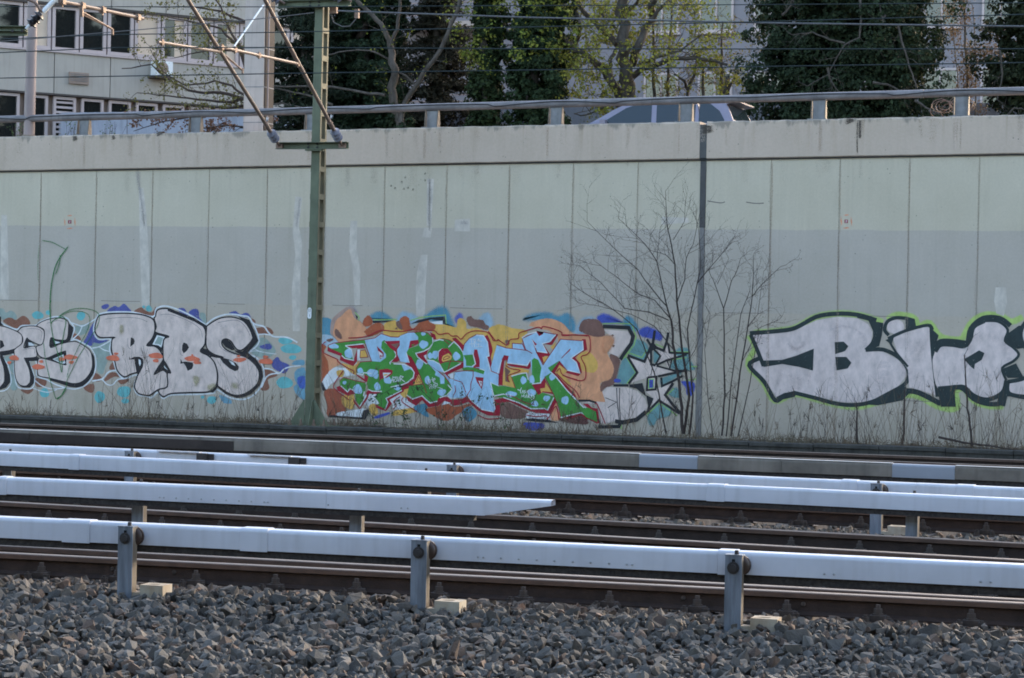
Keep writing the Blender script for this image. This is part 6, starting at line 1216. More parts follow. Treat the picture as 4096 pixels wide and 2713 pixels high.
for l_ in ([(500, 235), (700, 230), (870, 240), (925, 400), (900, 500), (760, 680)], [(830, 600), (1000, 660), (1060, 560)], [(800, 650), (920, 850), (810, 985)], [(1170, 490), (1280, 540)], [(1350, 590), (1590, 590)], [(1590, 770), (1700, 775)], [(1380, 690), (1560, 660)], [(1540, 950), (1680, 930)], [(1060, 1380), (1220, 1230), (1440, 1390)], [(740, 1500), (740, 1560)], [(1310, 1130), (1400, 1050)]): pt.stroke('4', l_, 13, C_LIME, sm=False)
for p in ([(520, 310), (820, 330), (860, 400), (840, 480), (700, 650), (580, 600), (650, 450), (600, 390)], [(500, 1090), (560, 1030), (800, 1030), (940, 1080), (1040, 1180), (1070, 1280), (1040, 1350), (900, 1420), (650, 1460), (560, 1490), (480, 1490), (450, 1250), (240, 1220), (390, 1210), (540, 1220)], [(820, 650), (1030, 720), (1100, 600), (1110, 740), (1400, 830), (1180, 890), (1160, 1060), (1060, 1070), (1050, 920), (840, 985), (950, 850)], [(1050, 1090), (1240, 1030), (1390, 980), (1280, 1130), (1370, 1270), (1210, 1190), (1090, 1320), (1140, 1170)], [(1190, 550), (1270, 590), (1320, 500), (1330, 600), (1450, 640), (1310, 690), (1350, 800), (1310, 760), (1290, 700), (1180, 750), (1230, 640)]): pt.fill('4', p, K_SILV)
for l_, w in (([(510, 270), (830, 285), (885, 390), (865, 480), (725, 685)], 46), ([(820, 635), (1030, 712), (1110, 520), (1135, 480), (1160, 320)], 34), ([(820, 650), (940, 850), (830, 990)], 32), ([(640, 1010), (830, 1010)], 30), ([(1050, 1340), (930, 1440), (760, 1475), (660, 1460)], 52), ([(450, 1532), (710, 1525), (725, 1490)], 42), ([(200, 1200), (340, 1200), (430, 1230)], 26), ([(1060, 430), (1110, 510), (1270, 575), (1305, 470), (1330, 345)], 32), ([(1325, 480), (1345, 600), (1580, 608)], 26), ([(1180, 755), (1310, 695), (1560, 622)], 26), ([(1180, 765), (1400, 825), (1570, 825)], 24), ([(1200, 895), (1400, 855), (1560, 820)], 26), ([(1240, 910), (1250, 1020), (1380, 960), (1510, 890)], 28), ([(1070, 910), (1180, 900), (1170, 1060), (1060, 1070), (1070, 910)], 26), ([(1112, 500), (1112, 745), (1170, 760)], 30), ([(1150, 560), (1230, 640), (1170, 750)], 24), ([(1390, 980), (1290, 1130), (1400, 1270), (1510, 1385)], 34), ([(1060, 1350), (1210, 1195), (1470, 1365)], 28), ([(1310, 690), (1350, 800), (1370, 690)], 18), ([(680, 1040), (690, 1250), (715, 1450)], 10), ([(720, 1040), (715, 1250), (730, 1450)], 10), ([(540, 1165), (680, 1220), (570, 1290)], 9), ([(1130, 770), (1110, 890)], 9)): pt.stroke('4', l_, w, BK, sm=False)
for p in ([(840, 1000), (1005, 980), (1030, 1080), (1050, 1150), (930, 1050), (840, 1030)], [(1050, 1130), (1145, 1175), (1095, 1300), (1060, 1330), (1075, 1260)], [(1090, 520), (1150, 480), (1200, 540), (1120, 580)]): pt.fill('4', p, BK)
pt.fill('4', [(1078, 930), (1150, 925), (1145, 1045), (1078, 1050)], C_LIME); pt.fill('4', [(1090, 940), (1140, 938), (1136, 1038), (1090, 1040)], C_BL); pt.ell('4', 690, 950, 42, 26, C_BL); pt.ell('4', 630, 382, 14, 11, BK); pt.ell('4', 640, 515, 16, 14, BK)
pt.mist('4', [(530, 390), (640, 400), (640, 500), (560, 590), (500, 560)], C_PEACH, 60, .8)
pt.flush("graffiti", wall, "older black and silver spiky letters half painted over, behind the bare sapling")

# ---- right piece: silver letters with dark green outline and lime glow
pt = Paint(); LM = pc(150, 190, 118); DKG = pc(40, 56, 62); SV = pc(186, 191, 202)
TOPB = [(365, 335), (580, 318), (700, 295), (850, 215), (1000, 192), (1150, 200), (1290, 240), (1340, 260)]
for l_, w in ((TOPB, 70), ([(350, 340), (400, 440), (350, 565), (460, 690), (545, 830), (690, 780), (850, 820), (1000, 860), (1150, 875), (1300, 840), (1480, 790), (1600, 800), (1760, 880), (1880, 880), (1870, 770), (1930, 740), (2000, 830), (2120, 870), (2230, 870)], 62), ([(1360, 240), (1440, 200), (1560, 220), (1600, 280), (1680, 262), (1760, 360), (1900, 380), (1940, 330), (1990, 250), (2080, 200), (2200, 210), (2280, 250), (2368, 210)], 64)): pt.soft('8', l_, w, LM, .85)
SILB = [(380, 340), (500, 330), (700, 310), (850, 240), (1000, 215), (1150, 225), (1230, 270), (1260, 330), (1250, 400), (1210, 460), (1340, 470), (1450, 530), (1505, 590), (1505, 650), (1450, 720), (1350, 790), (1200, 840), (1050, 840), (900, 810), (700, 765), (560, 800), (480, 690), (370, 570), (430, 530), (470, 575), (400, 400)]
gb = pt.flush("graffiti", wall, "large silver rounded letters with dark outline and lime green glow")
def rad(z, c, r0, r1, n, a0=0, a1=6.28, col=pc(160, 166, 180), w=34, al=.45):
    for i in range(n):
        a = a0 + (a1 - a0) * (i + random.random() * .7) / n; p = (c[0] + r0 * math.cos(a), c[1] + r0 * math.sin(a)); q = (c[0] + r1 * math.cos(a), c[1] + r1 * math.sin(a) * .8)
        pt.soft(z, [p, ((p[0] + q[0]) / 2, (p[1] + q[1]) / 2), q], w, col, al, sm=False)
pt.fill('8', SILB, SV); rad('8', (1050, 600), 200, 400, 22, -.2, 2.2); rad('8', (1050, 420), 120, 190, 14, -2.2, .2); rad('8', (700, 400), 20, 90, 10, 0, 3.1); fades('8', (450, 600, 950, 700), 14, 80, 70)
for l_, w in ((TOPB[:-1], 30), ([(1150, 212), (1250, 240), (1285, 300), (1262, 400), (1210, 457)], 22), ([(1210, 457), (1340, 455), (1450, 510), (1515, 590), (1522, 660), (1480, 720), (1300, 820), (1150, 858), (1000, 850), (850, 810), (690, 770)], 28), ([(700, 770), (620, 790), (550, 825), (470, 690), (360, 570), (430, 520)], 30), ([(370, 345), (420, 460), (465, 575)], 28)): pt.stroke('8', l_, w, DKG)
for p in ([(450, 535), (600, 530), (700, 500), (832, 448), (825, 607), (720, 580), (600, 560), (465, 582)], [(985, 400), (1050, 396), (1085, 430), (1060, 465), (988, 488)], [(990, 508), (1070, 508), (1107, 550), (1080, 592), (998, 607)], [(1230, 240), (1340, 260), (1330, 350), (1310, 430), (1220, 455), (1265, 380), (1265, 320)], [(1200, 855), (1490, 700), (1535, 770), (1480, 825), (1300, 862)], [(560, 800), (620, 770), (720, 770), (690, 800), (560, 830)]): pt.fill('8', p, DKG)
pt.flush("letter", gb)
pt.ell('8', 1430, 290, 68, 52, SV); pt.stroke('8', [(1500, 225), (1430, 222), (1370, 250), (1350, 310), (1380, 350)], 24, DKG); pt.fill('8', [(1500, 210), (1570, 230), (1580, 285), (1505, 315)], DKG)
pt.fill('8', [(1410, 370), (1500, 330), (1660, 285), (1690, 310), (1695, 480), (1730, 790), (1640, 760), (1530, 730), (1520, 600), (1450, 500)], SV); fades('8', (1440, 380, 1650, 700), 18, 5, 70)
for l_, w in (([(1375, 375), (1500, 318), (1665, 276), (1700, 310)], 22), ([(1690, 300), (1700, 480), (1735, 800)], 24), ([(1510, 755), (1600, 770), (1760, 850)], 36), ([(1380, 385), (1430, 470), (1520, 580)], 16)): pt.stroke('8', l_, w, DKG)
for p in ([(1665, 275), (1745, 350), (1710, 460), (1692, 320)], [(1735, 750), (1860, 740), (1870, 872), (1760, 872)], [(1355, 385), (1420, 360), (1400, 420)]): pt.fill('8', p, DKG)
pt.flush("letter", gb)
DD = [(1720, 470), (1760, 420), (1850, 420), (1930, 430), (1975, 380), (2000, 290), (2080, 245), (2180, 250), (2250, 310), (2230, 390), (2290, 440), (2330, 490), (2290, 540), (2210, 590), (2240, 680), (2210, 770), (2100, 820), (2000, 790), (1930, 730), (1860, 730), (1740, 740), (1700, 560)]
pt.fill('8', DD, SV, True); rad('8', (2090, 500), 110, 230, 24); pt.stroke('8', DD[:7], 30, DKG); pt.stroke('8', DD[6:15], 18, DKG); pt.stroke('8', DD[14:21], 30, DKG)
pt.stroke('8', [(1720, 440), (1760, 395), (1860, 395), (1960, 410)], 34, DKG); pt.stroke('8', [(1960, 400), (1980, 300), (2070, 225), (2190, 225), (2270, 280)], 32, DKG)
pt.stroke('8', [(1740, 755), (1900, 730), (2000, 815), (2100, 850), (2200, 845), (2240, 780), (2368, 800), (2500, 800)], 32, DKG)
for p in ([(1930, 525), (1990, 490), (2040, 460), (2080, 480), (2060, 530), (2010, 560), (2005, 600), (1970, 570)], [(2230, 390), (2260, 330), (2330, 280), (2500, 280), (2500, 420), (2320, 450), (2250, 410)], [(2200, 600), (2310, 555), (2368, 660), (2250, 662)], [(2180, 790), (2250, 780), (2230, 870), (2170, 860)]): pt.fill('8', p, DKG)
pt.flush("letter", gb)
EN = [(2250, 690), (2368, 665), (2450, 600), (2440, 480), (2370, 430), (2345, 330), (2400, 245), (2560, 235), (2680, 320), (2700, 500), (2690, 700), (2600, 790), (2400, 800), (2260, 775)]; pt.fill('8', EN, SV, True); pt.stroke('8', EN + [EN[0]], 28, DKG); pt.fill('8', [(2520, 430), (2580, 420), (2590, 520), (2530, 540)], DKG); pt.soft('8', [(2400, 200), (2580, 190), (2730, 300), (2750, 520), (2740, 740), (2620, 850), (2400, 860)], 60, LM, .85)
pt.flush("letter", gb)
# ================================================================== trees beyond the street
m_bark = mat("bark", (.075, .062, .052), rough=.95, var=.45, scale=10, bump=.7, bscale=30, stretch=(1, 1, .3))
m_bark_pale = mat("bark_pale", (.16, .135, .11), rough=.95, var=.4, scale=10, bump=.5, bscale=30, stretch=(1, 1, .3))
m_twig = mat("twig", (.055, .04, .035), rough=.95, var=.4, scale=15, bump=0)
m_leaf = mat("leaf", (.05, .08, .03), rough=.7, var=.25, scale=3, bump=0, attr=True, trans=.2, spec=.15)
def leaf_mesh(name, P, N, size, cols, parent, asp=.75, kind=None):
    """rhombic leaf blades at points P facing roughly N"""
    n = len(P); kind = kind or ('stuff' if name in ('buds', 'leaves') else None); N = N / (np.linalg.norm(N, axis=1)[:, None] + 1e-9)
    A = np.cross(N, rng.normal(size=(n, 3))); A /= (np.linalg.norm(A, axis=1)[:, None] + 1e-9); B = np.cross(N, A)
    s_ = (size * rng.uniform(.6, 1.35, n))[:, None]
    Vv = np.stack([P - A * s_ * .5, P - B * s_ * .5 * asp + N * s_ * .12, P + A * s_ * .5, P + B * s_ * .5 * asp + N * s_ * .12], 1).reshape(-1, 3)
    Fc = np.arange(n * 4).reshape(n, 4)
    return raw_mesh(name, Vv, Fc, np.repeat(cols, 4, 0), m_leaf, parent=parent, kind=kind)
def mixcols(n, a, b, jit=.25):
    t = rng.uniform(0, 1, (n, 1)); c = np.array(a)[None] * (1 - t) + np.array(b)[None] * t; return np.clip(c * rng.uniform(1 - jit, 1 + jit, (n, 1)), 0, 1)
def ivy_crown(c, rx, ry, z0, z1, nclump, per, taper=.6, rc=.34):
    P, N = [], []
    for k in range(nclump):
        h = rng.uniform(0, 1); a = rng.uniform(0, 2 * np.pi); t = 1 - (1 - taper) * max(0, (h - .45) / .55) ** 1.5; q = (.38 + .74 * rng.uniform() ** .6) * t * (.85 + .25 * math.sin(a * 3 + h * 9))
        o = np.array([math.cos(a) * rx * q, math.sin(a) * ry * q, 0]); ctr = np.array([c[0], c[1], z0 + (z1 - z0) * h]) + o
        r = rc * rng.uniform(.5, 1.3); d = rng.normal(size=(per, 3)); d /= np.linalg.norm(d, axis=1)[:, None]; outw = o / (np.linalg.norm(o) + 1e-6); d = d + outw * .7; d /= np.linalg.norm(d, axis=1)[:, None]
        P.append(ctr + d * r * rng.uniform(.55, 1.05, (per, 1)) * np.array([1, 1, .8])); N.append(d + rng.normal(size=(per, 3)) * .35 + np.array([0, 0, .25]))
    return np.concatenate(P), np.concatenate(N)
def limb(mb, pts, r0, r1, n=6):
    k = len(pts); P = []
    for i in range(k - 1):
        for j in range(3): P.append(V(pts[i]).lerp(V(pts[i + 1]), j / 3) + V((random.gauss(0, r0 * .25), random.gauss(0, r0 * .25), random.gauss(0, r0 * .25))))
    P.append(V(pts[-1])); m_ = len(P); mb.tube(P, [r0 + (r1 - r0) * i / (m_ - 1) for i in range(m_)], n); return P
def twigs(mb, P, L_, r, depth, tips, every=1, up=.25, spread=.8, flat=None, gap=1):
    """side shoots along a limb, branching again"""
    for i in range(gap, len(P)):
        if random.random() > every: continue
        base = V(P[i]); t = (V(P[i]) - V(P[i - 1])).normalized(); side = V((random.gauss(0, 1), random.gauss(0, 1), random.gauss(0, .8)))
        if flat: side.y *= flat
        side = (side - t * side.dot(t)).normalized(); d = (t * (1 - spread * .5) + side * spread + V((0, 0, up))).normalized(); l_ = L_ * random.uniform(.5, 1.2); n = 4; Q = [base]
        for k in range(n):
            d = (d + V((random.gauss(0, .13), random.gauss(0, .13), random.gauss(0, .1) + up * .12))).normalized(); Q.append(Q[-1] + d * (l_ / n))
        mb.tube(Q, [r * (1 - .75 * k / n) for k in range(n + 1)], 3, caps=False)
        if depth > 0: twigs(mb, Q, L_ * .5, r * .6, depth - 1, tips, .8, up, spread, flat)
        else: tips += Q[1:]
        tips.append(Q[-1])
YT = D + 12.8
def T(u, v, y=None): return ony(u, v, YT if y is None else y)
def trunk_thing(name, label, u, y, group=None):
    p = ony(u, 480, y); return thing(name, label, "tree", (p.x, y, ROADZ), group)

# big ivy-clad trees
IV1, IV2 = (.02, .033, .016), (.04, .058, .028)
for (nm, lab, u0, u1, y, z1, ncl, per, ca, cb, tp) in (
        ("ivy_tree", "broad dark ivy-smothered tree with bare creepers in front, right of the car", 2950, 3850, YT, 11.2, 800, 100, IV1, IV2, .8),
        ("ivy_tree", "dark ivy-clad tree standing right of the brown birch twigs", 3925, 4440, YT + .6, 11.0, 420, 90, (.02, .027, .013), (.04, .048, .022), .8),
        ("ivy_tree", "stout ivy-clad tree with yellow green shoots left of the budding tree", 2020, 2285, YT - .3, 10.4, 330, 90, (.022, .04, .018), (.05, .075, .033), .9),
        ("ivy_tree", "slender ivy-wrapped trunk beside the stout ivy-clad tree", 1895, 1990, YT - .5, 10.0, 170, 70, (.022, .036, .016), (.045, .068, .026), .95),
        ("ivy_tree", "ivy-covered tree just right of the green mast", 1300, 1640, YT + .4, 11.0, 440, 95, (.018, .032, .016), (.036, .056, .028), .75)):
    a, b = ony(u0, 300, y), ony(u1, 300, y); cx_ = (a.x + b.x) / 2; rx = (b.x - a.x) / 2 * .86; o = thing(nm, lab, "tree", (cx_, y, ROADZ))
    P, N = ivy_crown((cx_, y), rx, min(rx, 1.5), ROADZ + .1, z1, ncl, per, tp, rc=.34 if rx > 1 else .22)
    Pi, Ni = ivy_crown((cx_, y + .15), rx * .72, min(rx, 1.5) * .6, ROADZ + .1, z1 - .2, ncl // 2, 60, tp, rc=.34 if rx > 1 else .2)
    leaf_mesh("crown", np.concatenate([P, Pi]), np.concatenate([N, Ni]), np.concatenate([np.full(len(P), .085), np.full(len(Pi), .17)]), mixcols(len(P) + len(Pi), ca, cb, .35), o)
    mb = MB(); P_ = limb(mb, [(cx_, y, ROADZ - .1), (cx_ + .05, y, 6.5), (cx_ - .1, y, 8.5), (cx_ + .1, y, z1 - .3)], min(.22, rx * .4), .06, 8); build("trunk", mb, m_bark, o, smooth=60)
    if u0 in (2950, 3925):
        mb = MB(); tips = []
        sets = ([(3440, 0), (3445, 80), (3440, 150), (3380, 180), (3350, 230), (3310, 300), (3230, 345)], [(3310, 270), (3320, 320), (3360, 370)], [(3380, 175), (3320, 160), (3250, 130), (3170, 140)], [(3590, 100), (3620, 200), (3650, 300), (3665, 350)], [(3490, 330), (3550, 340), (3620, 370)], [(3130, 60), (3160, 30), (3170, 0)], [(3660, 400), (3720, 440), (3760, 460)], [(3540, 60), (3530, 90), (3520, 20)]) if u0 == 2950 else ([(4020, 470), (4060, 430), (4096, 440)], [(4000, 200), (4010, 300), (3990, 400)])
        for st_ in sets:
            Q = limb(mb, [ony(u, v, y - min(rx, 1.5) * 1.1 + random.uniform(-.1, .1)) for u, v in st_], .028, .01, 5); twigs(mb, Q, .5, .007, 1, tips, .5, 0, .8, .2)
        build("creeper", mb, m_bark, o, smooth=60)
    if u0 == 2020:   # young yellow-green shoots over the top
        P, N = ivy_crown((cx_ - .5, y - .4), 1.5, .9, 7.6, 10.6, 150, 30, .9, .3); leaf_mesh("young_leaves", P, N, .075, mixcols(len(P), (.12, .16, .03), (.26, .26, .05), .3), o)
# spruces
def spruce(label, u, y, z1, R, col1, col2, n_lev=34):
    p = ony(u, 300, y); o = thing("spruce_tree", label, "tree", (p.x, y, ROADZ)); mb = MB(); mb.tube([(p.x, y, ROADZ - .1), (p.x + .03, y, (ROADZ + z1) / 2), (p.x, y, z1)], [.17, .11, .02], 8); NP, NN = [], []
    for k in range(n_lev):
        h = .04 + .95 * k / n_lev; z = ROADZ + (z1 - ROADZ) * h; L_ = R * (1 - h) ** .7 * random.uniform(.7, 1.1) + .1
        for j in range(6):
            a = random.uniform(0, 6.283); d = V((math.cos(a), math.sin(a), 0)); n = 7; Q = []
            for i in range(n + 1):
                f = i / n; Q.append(V((p.x, y, z)) + d * (L_ * f) + V((random.gauss(0, .015), random.gauss(0, .015), -.35 * L_ * f ** 1.6 + .12 * L_ * f ** 4)))
            mb.tube(Q, [.018 * (1 - .8 * i / n) for i in range(n + 1)], 3, caps=False)
            for i in range(1, n + 1):
                m_ = 20; q = np.array(Q[i]); off = rng.normal(size=(m_, 3)) * np.array([.11, .11, .05]) + np.array([0, 0, -.06]); NP.append(q + off); NN.append(rng.normal(size=(m_, 3)) + np.array([0, 0, .3]))
    build("trunk", mb, m_bark, o, smooth=60); P = np.concatenate(NP); N = np.concatenate(NN); leaf_mesh("needles", P, N, .15, mixcols(len(P), col1, col2, .3), o, asp=.3)
spruce("dark spruce half hidden behind the square column and the mast", 1215, YT - .4, 11.5, 1.35, (.02, .032, .02), (.04, .05, .03))
spruce("brownish spruce with drooping boughs behind the leaning bare limb", 1740, YT + .8, 11.5, 1.35, (.03, .03, .02), (.05, .045, .03))
spruce("tall dark spruce filling the gap behind the ivy tree and the mast", 1450, YT + 2.6, 12.5, 1.9, (.016, .024, .016), (.03, .04, .024), 44)
# bare limbs of a broadleaf right of the mast
o = trunk_thing("bare_tree", "leafless tree with forked pale limbs between ivy tree and brown spruce", 1600, YT - 1.3); mb = MB(); tips = []; y = YT - 1.3
for st_, r0, r1 in (([(1620, 640), (1610, 520), (1575, 380), (1567, 279), (1562, 186)], .12, .08), ([(1562, 186), (1553, 153), (1525, 93), (1464, 37), (1400, -20)], .065, .045), ([(1562, 186), (1590, 116), (1599, 28), (1605, -60)], .045, .03), ([(1600, 500), (1617, 409), (1673, 334), (1762, 200), (1808, 93), (1840, -20)], .06, .045), ([(1560, 240), (1500, 208), (1430, 200), (1380, 205), (1310, 220)], .022, .014), ([(1700, 330), (1660, 340), (1620, 300), (1570, 285)], .03, .02), ([(1540, 380), (1450, 370), (1330, 350), (1250, 345), (1090, 345)], .035, .02), ([(1330, 420), (1230, 380), (1150, 365), (1080, 350)], .03, .016), ([(1200, 430), (1130, 415), (1080, 418)], .028, .02)):
    Q = limb(mb, [ony(u, v, y + random.uniform(-.1, .1)) for u, v in st_], r0, r1, 7); twigs(mb, Q, .5, .008, 1, tips, .35, .15)
build("trunk", mb, m_bark, o, smooth=60)
P = np.array([t[:] for t in tips]); idx = rng.integers(0, len(P), 160); P = P[idx] + rng.normal(size=(160, 3)) * .05; leaf_mesh("buds", P, rng.normal(size=(160, 3)), .06, mixcols(160, (.14, .18, .03), (.28, .28, .05)), o)
P, N = ivy_crown((ony(1600, 480, y).x, y), .2, .2, ROADZ, 6.9, 26, 50, .9, .14); leaf_mesh("ivy_sleeve", P, N, .085, mixcols(len(P), IV1, IV2, .3), o)
# budding maple
o = trunk_thing("budding_tree", "spreading tree with yellow green spring leaves above the car", 2510, YT - .2); mb = MB(); tips = []; y = YT - .2
def z3(p): return (2000 + p[0] * 1100 / 2368, p[1] * 1100 / 2368)
for st_, r0, r1 in (([(1110, 1150), (1112, 830), (1115, 640), (1085, 450), (1070, 100), (1040, -150)], .19, .10), ([(1050, 1000), (1035, 830), (960, 680), (920, 600), (760, 490), (640, 420), (560, 330)], .12, .05), ([(640, 400), (690, 280), (690, 200), (640, 60)], .05, .03), ([(940, 590), (960, 500), (1010, 400), (1030, 310), (980, 220), (880, 120)], .05, .025), ([(1010, 380), (860, 240), (710, 90), (640, -60)], .075, .04), ([(1140, 650), (1280, 580), (1480, 500), (1620, 500), (1800, 515), (1960, 560)], .07, .03), ([(1120, 560), (1190, 400), (1290, 170), (1330, 0), (1350, -120)], .10, .07), ([(1290, 180), (1400, 60), (1480, -20)], .05, .03), ([(1070, 130), (1160, 40), (1220, -40)], .05, .03), ([(960, 200), (1060, 110), (1120, 60)], .03, .02), ([(1180, 560), (1330, 500), (1560, 430), (1740, 300)], .04, .015), ([(930, 700), (860, 600), (800, 540), (700, 480)], .05, .02), ([(1000, 900), (900, 920), (820, 960), (700, 1000), (640, 980)], .03, .012)):
    Q = limb(mb, [ony(*z3(p), y + random.uniform(-.35, .35)) for p in st_], r0, r1, 7); twigs(mb, Q, .95, .012, 2, tips, .55, .1, .85)
build("trunk", mb, m_bark, o, smooth=60)
P = np.array([t[:] for t in tips]); n = min(len(P) * 3, 8500); idx = rng.integers(0, len(P), n); P = P[idx] + rng.normal(size=(n, 3)) * .05
leaf_mesh("crown", P, rng.normal(size=(n, 3)) + np.array([0, -.3, .6]), .07, mixcols(n, (.16, .18, .03), (.34, .31, .06), .3), o)
# thin bare trees right of it
for lab, sets in (("thin straight bare tree directly right of the budding tree", ([(1340, 1000), (1330, 600), (1320, 300), (1330, -50)],)), ("short bare tree with level twigs behind the car roof", ([(1440, 1000), (1440, 820), (1450, 560), (1470, 200), (1480, -60)],)), ("bare forked young tree at the edge of the broad ivy tree", ([(1620, 1000), (1615, 780), (1590, 690), (1500, 640)], [(1615, 780), (1680, 640), (1700, 450)])), ("bare twiggy tree before the white building windows", ([(1770, 1000), (1750, 640), (1740, 500)], [(1910, 1000), (1908, 620), (1905, 400), (1920, 200)], [(1940, 800), (2020, 680), (2040, 600)]))):
    u0 = z3(sets[0][0])[0]; yy = YT + 1.2; o = trunk_thing("bare_tree", lab, u0, yy); mb = MB(); tips = []
    for st_ in sets: Q = limb(mb, [ony(*z3(p), yy + random.uniform(-.2, .2)) for p in st_], .045, .02, 6); twigs(mb, Q, .9, .010, 2, tips, .8, .02, 1.0)
    build("trunk", mb, m_bark, o, smooth=60); P = np.array([t[:] for t in tips]); n = 420; idx = rng.integers(0, len(P), n); leaf_mesh("buds", P[idx] + rng.normal(size=(n, 3)) * .04, rng.normal(size=(n, 3)), .05, mixcols(n, (.2, .13, .07), (.24, .2, .06)), o)
# brown birch twigs between the two dark ivy trees
o = trunk_thing("birch_tree", "brown budding birch with thin pale trunk between two dark ivy trees", 3866, YT + 1.5); mb = MB(); tips = []
for st_, r0, r1 in (([(3880, 560), (3872, 380), (3866, 250), (3858, 60), (3850, -80)], .035, .02), ([(3840, 560), (3830, 300), (3810, 100)], .02, .01), ([(3900, 500), (3905, 250), (3890, 20)], .02, .01)):
    Q = limb(mb, [ony(u, v, YT + 1.5 + random.uniform(-.1, .1)) for u, v in st_], r0, r1, 6); twigs(mb, Q, .6, .008, 2, tips, .95, -.05, .9)
build("trunk", mb, m_bark_pale, o, smooth=60); P = np.array([t[:] for t in tips]); n = 4500; idx = rng.integers(0, len(P), n); leaf_mesh("buds", P[idx] + rng.normal(size=(n, 3)) * .09, rng.normal(size=(n, 3)), .045, mixcols(n, (.18, .11, .06), (.25, .17, .09)), o)
# shrub reaching left past the column
o = trunk_thing("bare_shrub", "bare spreading shrub with brown buds left of the square column", 1010, D + 4.2); o["category"] = "shrub"; mb = MB(); tips = []; y = D + 4.2; z1s = lambda p: (p[0] * 1100 / 2368, p[1] * 1100 / 2368)
for st_, r0, r1 in (([(2180, 1300), (2150, 1000), (2120, 850), (1900, 800), (1700, 790), (1500, 720), (1300, 560), (1050, 590)], .05, .01), ([(2120, 850), (1950, 880), (1700, 860), (1450, 830), (1180, 800)], .035, .008), ([(2120, 830), (2000, 740), (1850, 700), (1600, 740), (1400, 620), (1290, 420)], .03, .007), ([(2150, 900), (1900, 950), (1700, 1000), (1400, 1050), (1150, 1130)], .03, .007), ([(2160, 700), (2050, 400), (1900, 250), (1700, 200), (1450, 150)], .04, .01), ([(2130, 500), (2000, 300), (1900, 60), (1800, -60)], .035, .012), ([(2100, 450), (1850, 420), (1700, 450), (1500, 500)], .025, .008), ([(2140, 1100), (1950, 1080), (1800, 1100), (1600, 1120)], .02, .007), ([(2140, 200), (1900, 100), (1650, 60), (1300, 60)], .03, .008)):
    Q = limb(mb, [ony(*z1s(p), y + random.uniform(-.15, .15)) for p in st_], r0, r1, 5); twigs(mb, Q, .5, .007, 2, tips, .7, .12, .9)
build("stems", mb, m_twig, o, smooth=60); P = np.array([t[:] for t in tips]); n = 3800; w_ = np.where(P[:, 2] < ony(700, 440, y).z + .1, 3.0, 1.0); idx = rng.choice(len(P), n, p=w_ / w_.sum()); P = P[idx] + rng.normal(size=(n, 3)) * .035; lowm = P[:, 2] < ony(700, 440, y).z
c = np.where(lowm[:, None], mixcols(n, (.16, .08, .05), (.24, .13, .08)), mixcols(n, (.12, .12, .03), (.2, .18, .06))); leaf_mesh("buds", P, rng.normal(size=(n, 3)), .052, c, o)
# low green shoots and a wire coil behind the parapet
for k, (u, lab) in enumerate(((285, "small green shoot behind the coping near the left bracket"), (443, "small feathery green plant behind the coping"), (60, "small mixed weeds behind the coping beside the lamp post"))):
    y = D + .75; b = ony(u, 560, y); o = thing("weed", lab, "plant", (b.x, y, ROADZ)); mb = MB(); tips = []
    for j in range(9):
        q = V((b.x + random.gauss(0, .1), y + random.gauss(0, .08), ROADZ)); top = ony(u + random.gauss(0, 26), 500 + random.uniform(-15, 25), y); Q = limb(mb, [q, q.lerp(top, .5), top], .006, .003, 3); twigs(mb, Q, .14, .003, 0, tips, .8, .3, .6)
    build("stems", mb, m_twig, o); P = np.array([t[:] for t in tips]); n = 150; P = P[rng.integers(0, len(P), n)] + rng.normal(size=(n, 3)) * .02; leaf_mesh("leaves", P, rng.normal(size=(n, 3)), .035, mixcols(n, (.08, .14, .06), (.14, .2, .09)), o)
y = D + .5; o = thing("wire_coil", "tangle of pale loose wire behind the guard rail bracket at right", "wire coil", (ony(3850, 460, y).x, y, ROADZ)); mb = MB()
for j in range(12):
    c = ony(3850 + random.uniform(-90, 40), 430 + random.uniform(-20, 15), y); r = random.uniform(.07, .2); a0 = random.uniform(0, 6); tl_ = random.uniform(.3, 1.2); mb.tube([c + V((r * math.cos(a0 + t * .5), r * .4 * math.sin(a0 + t * .5 + tl_), r * .8 * math.sin(a0 + t * .5))) for t in range(13)], .006, 4)
build("loops", mb, m_fit, o, smooth=60)

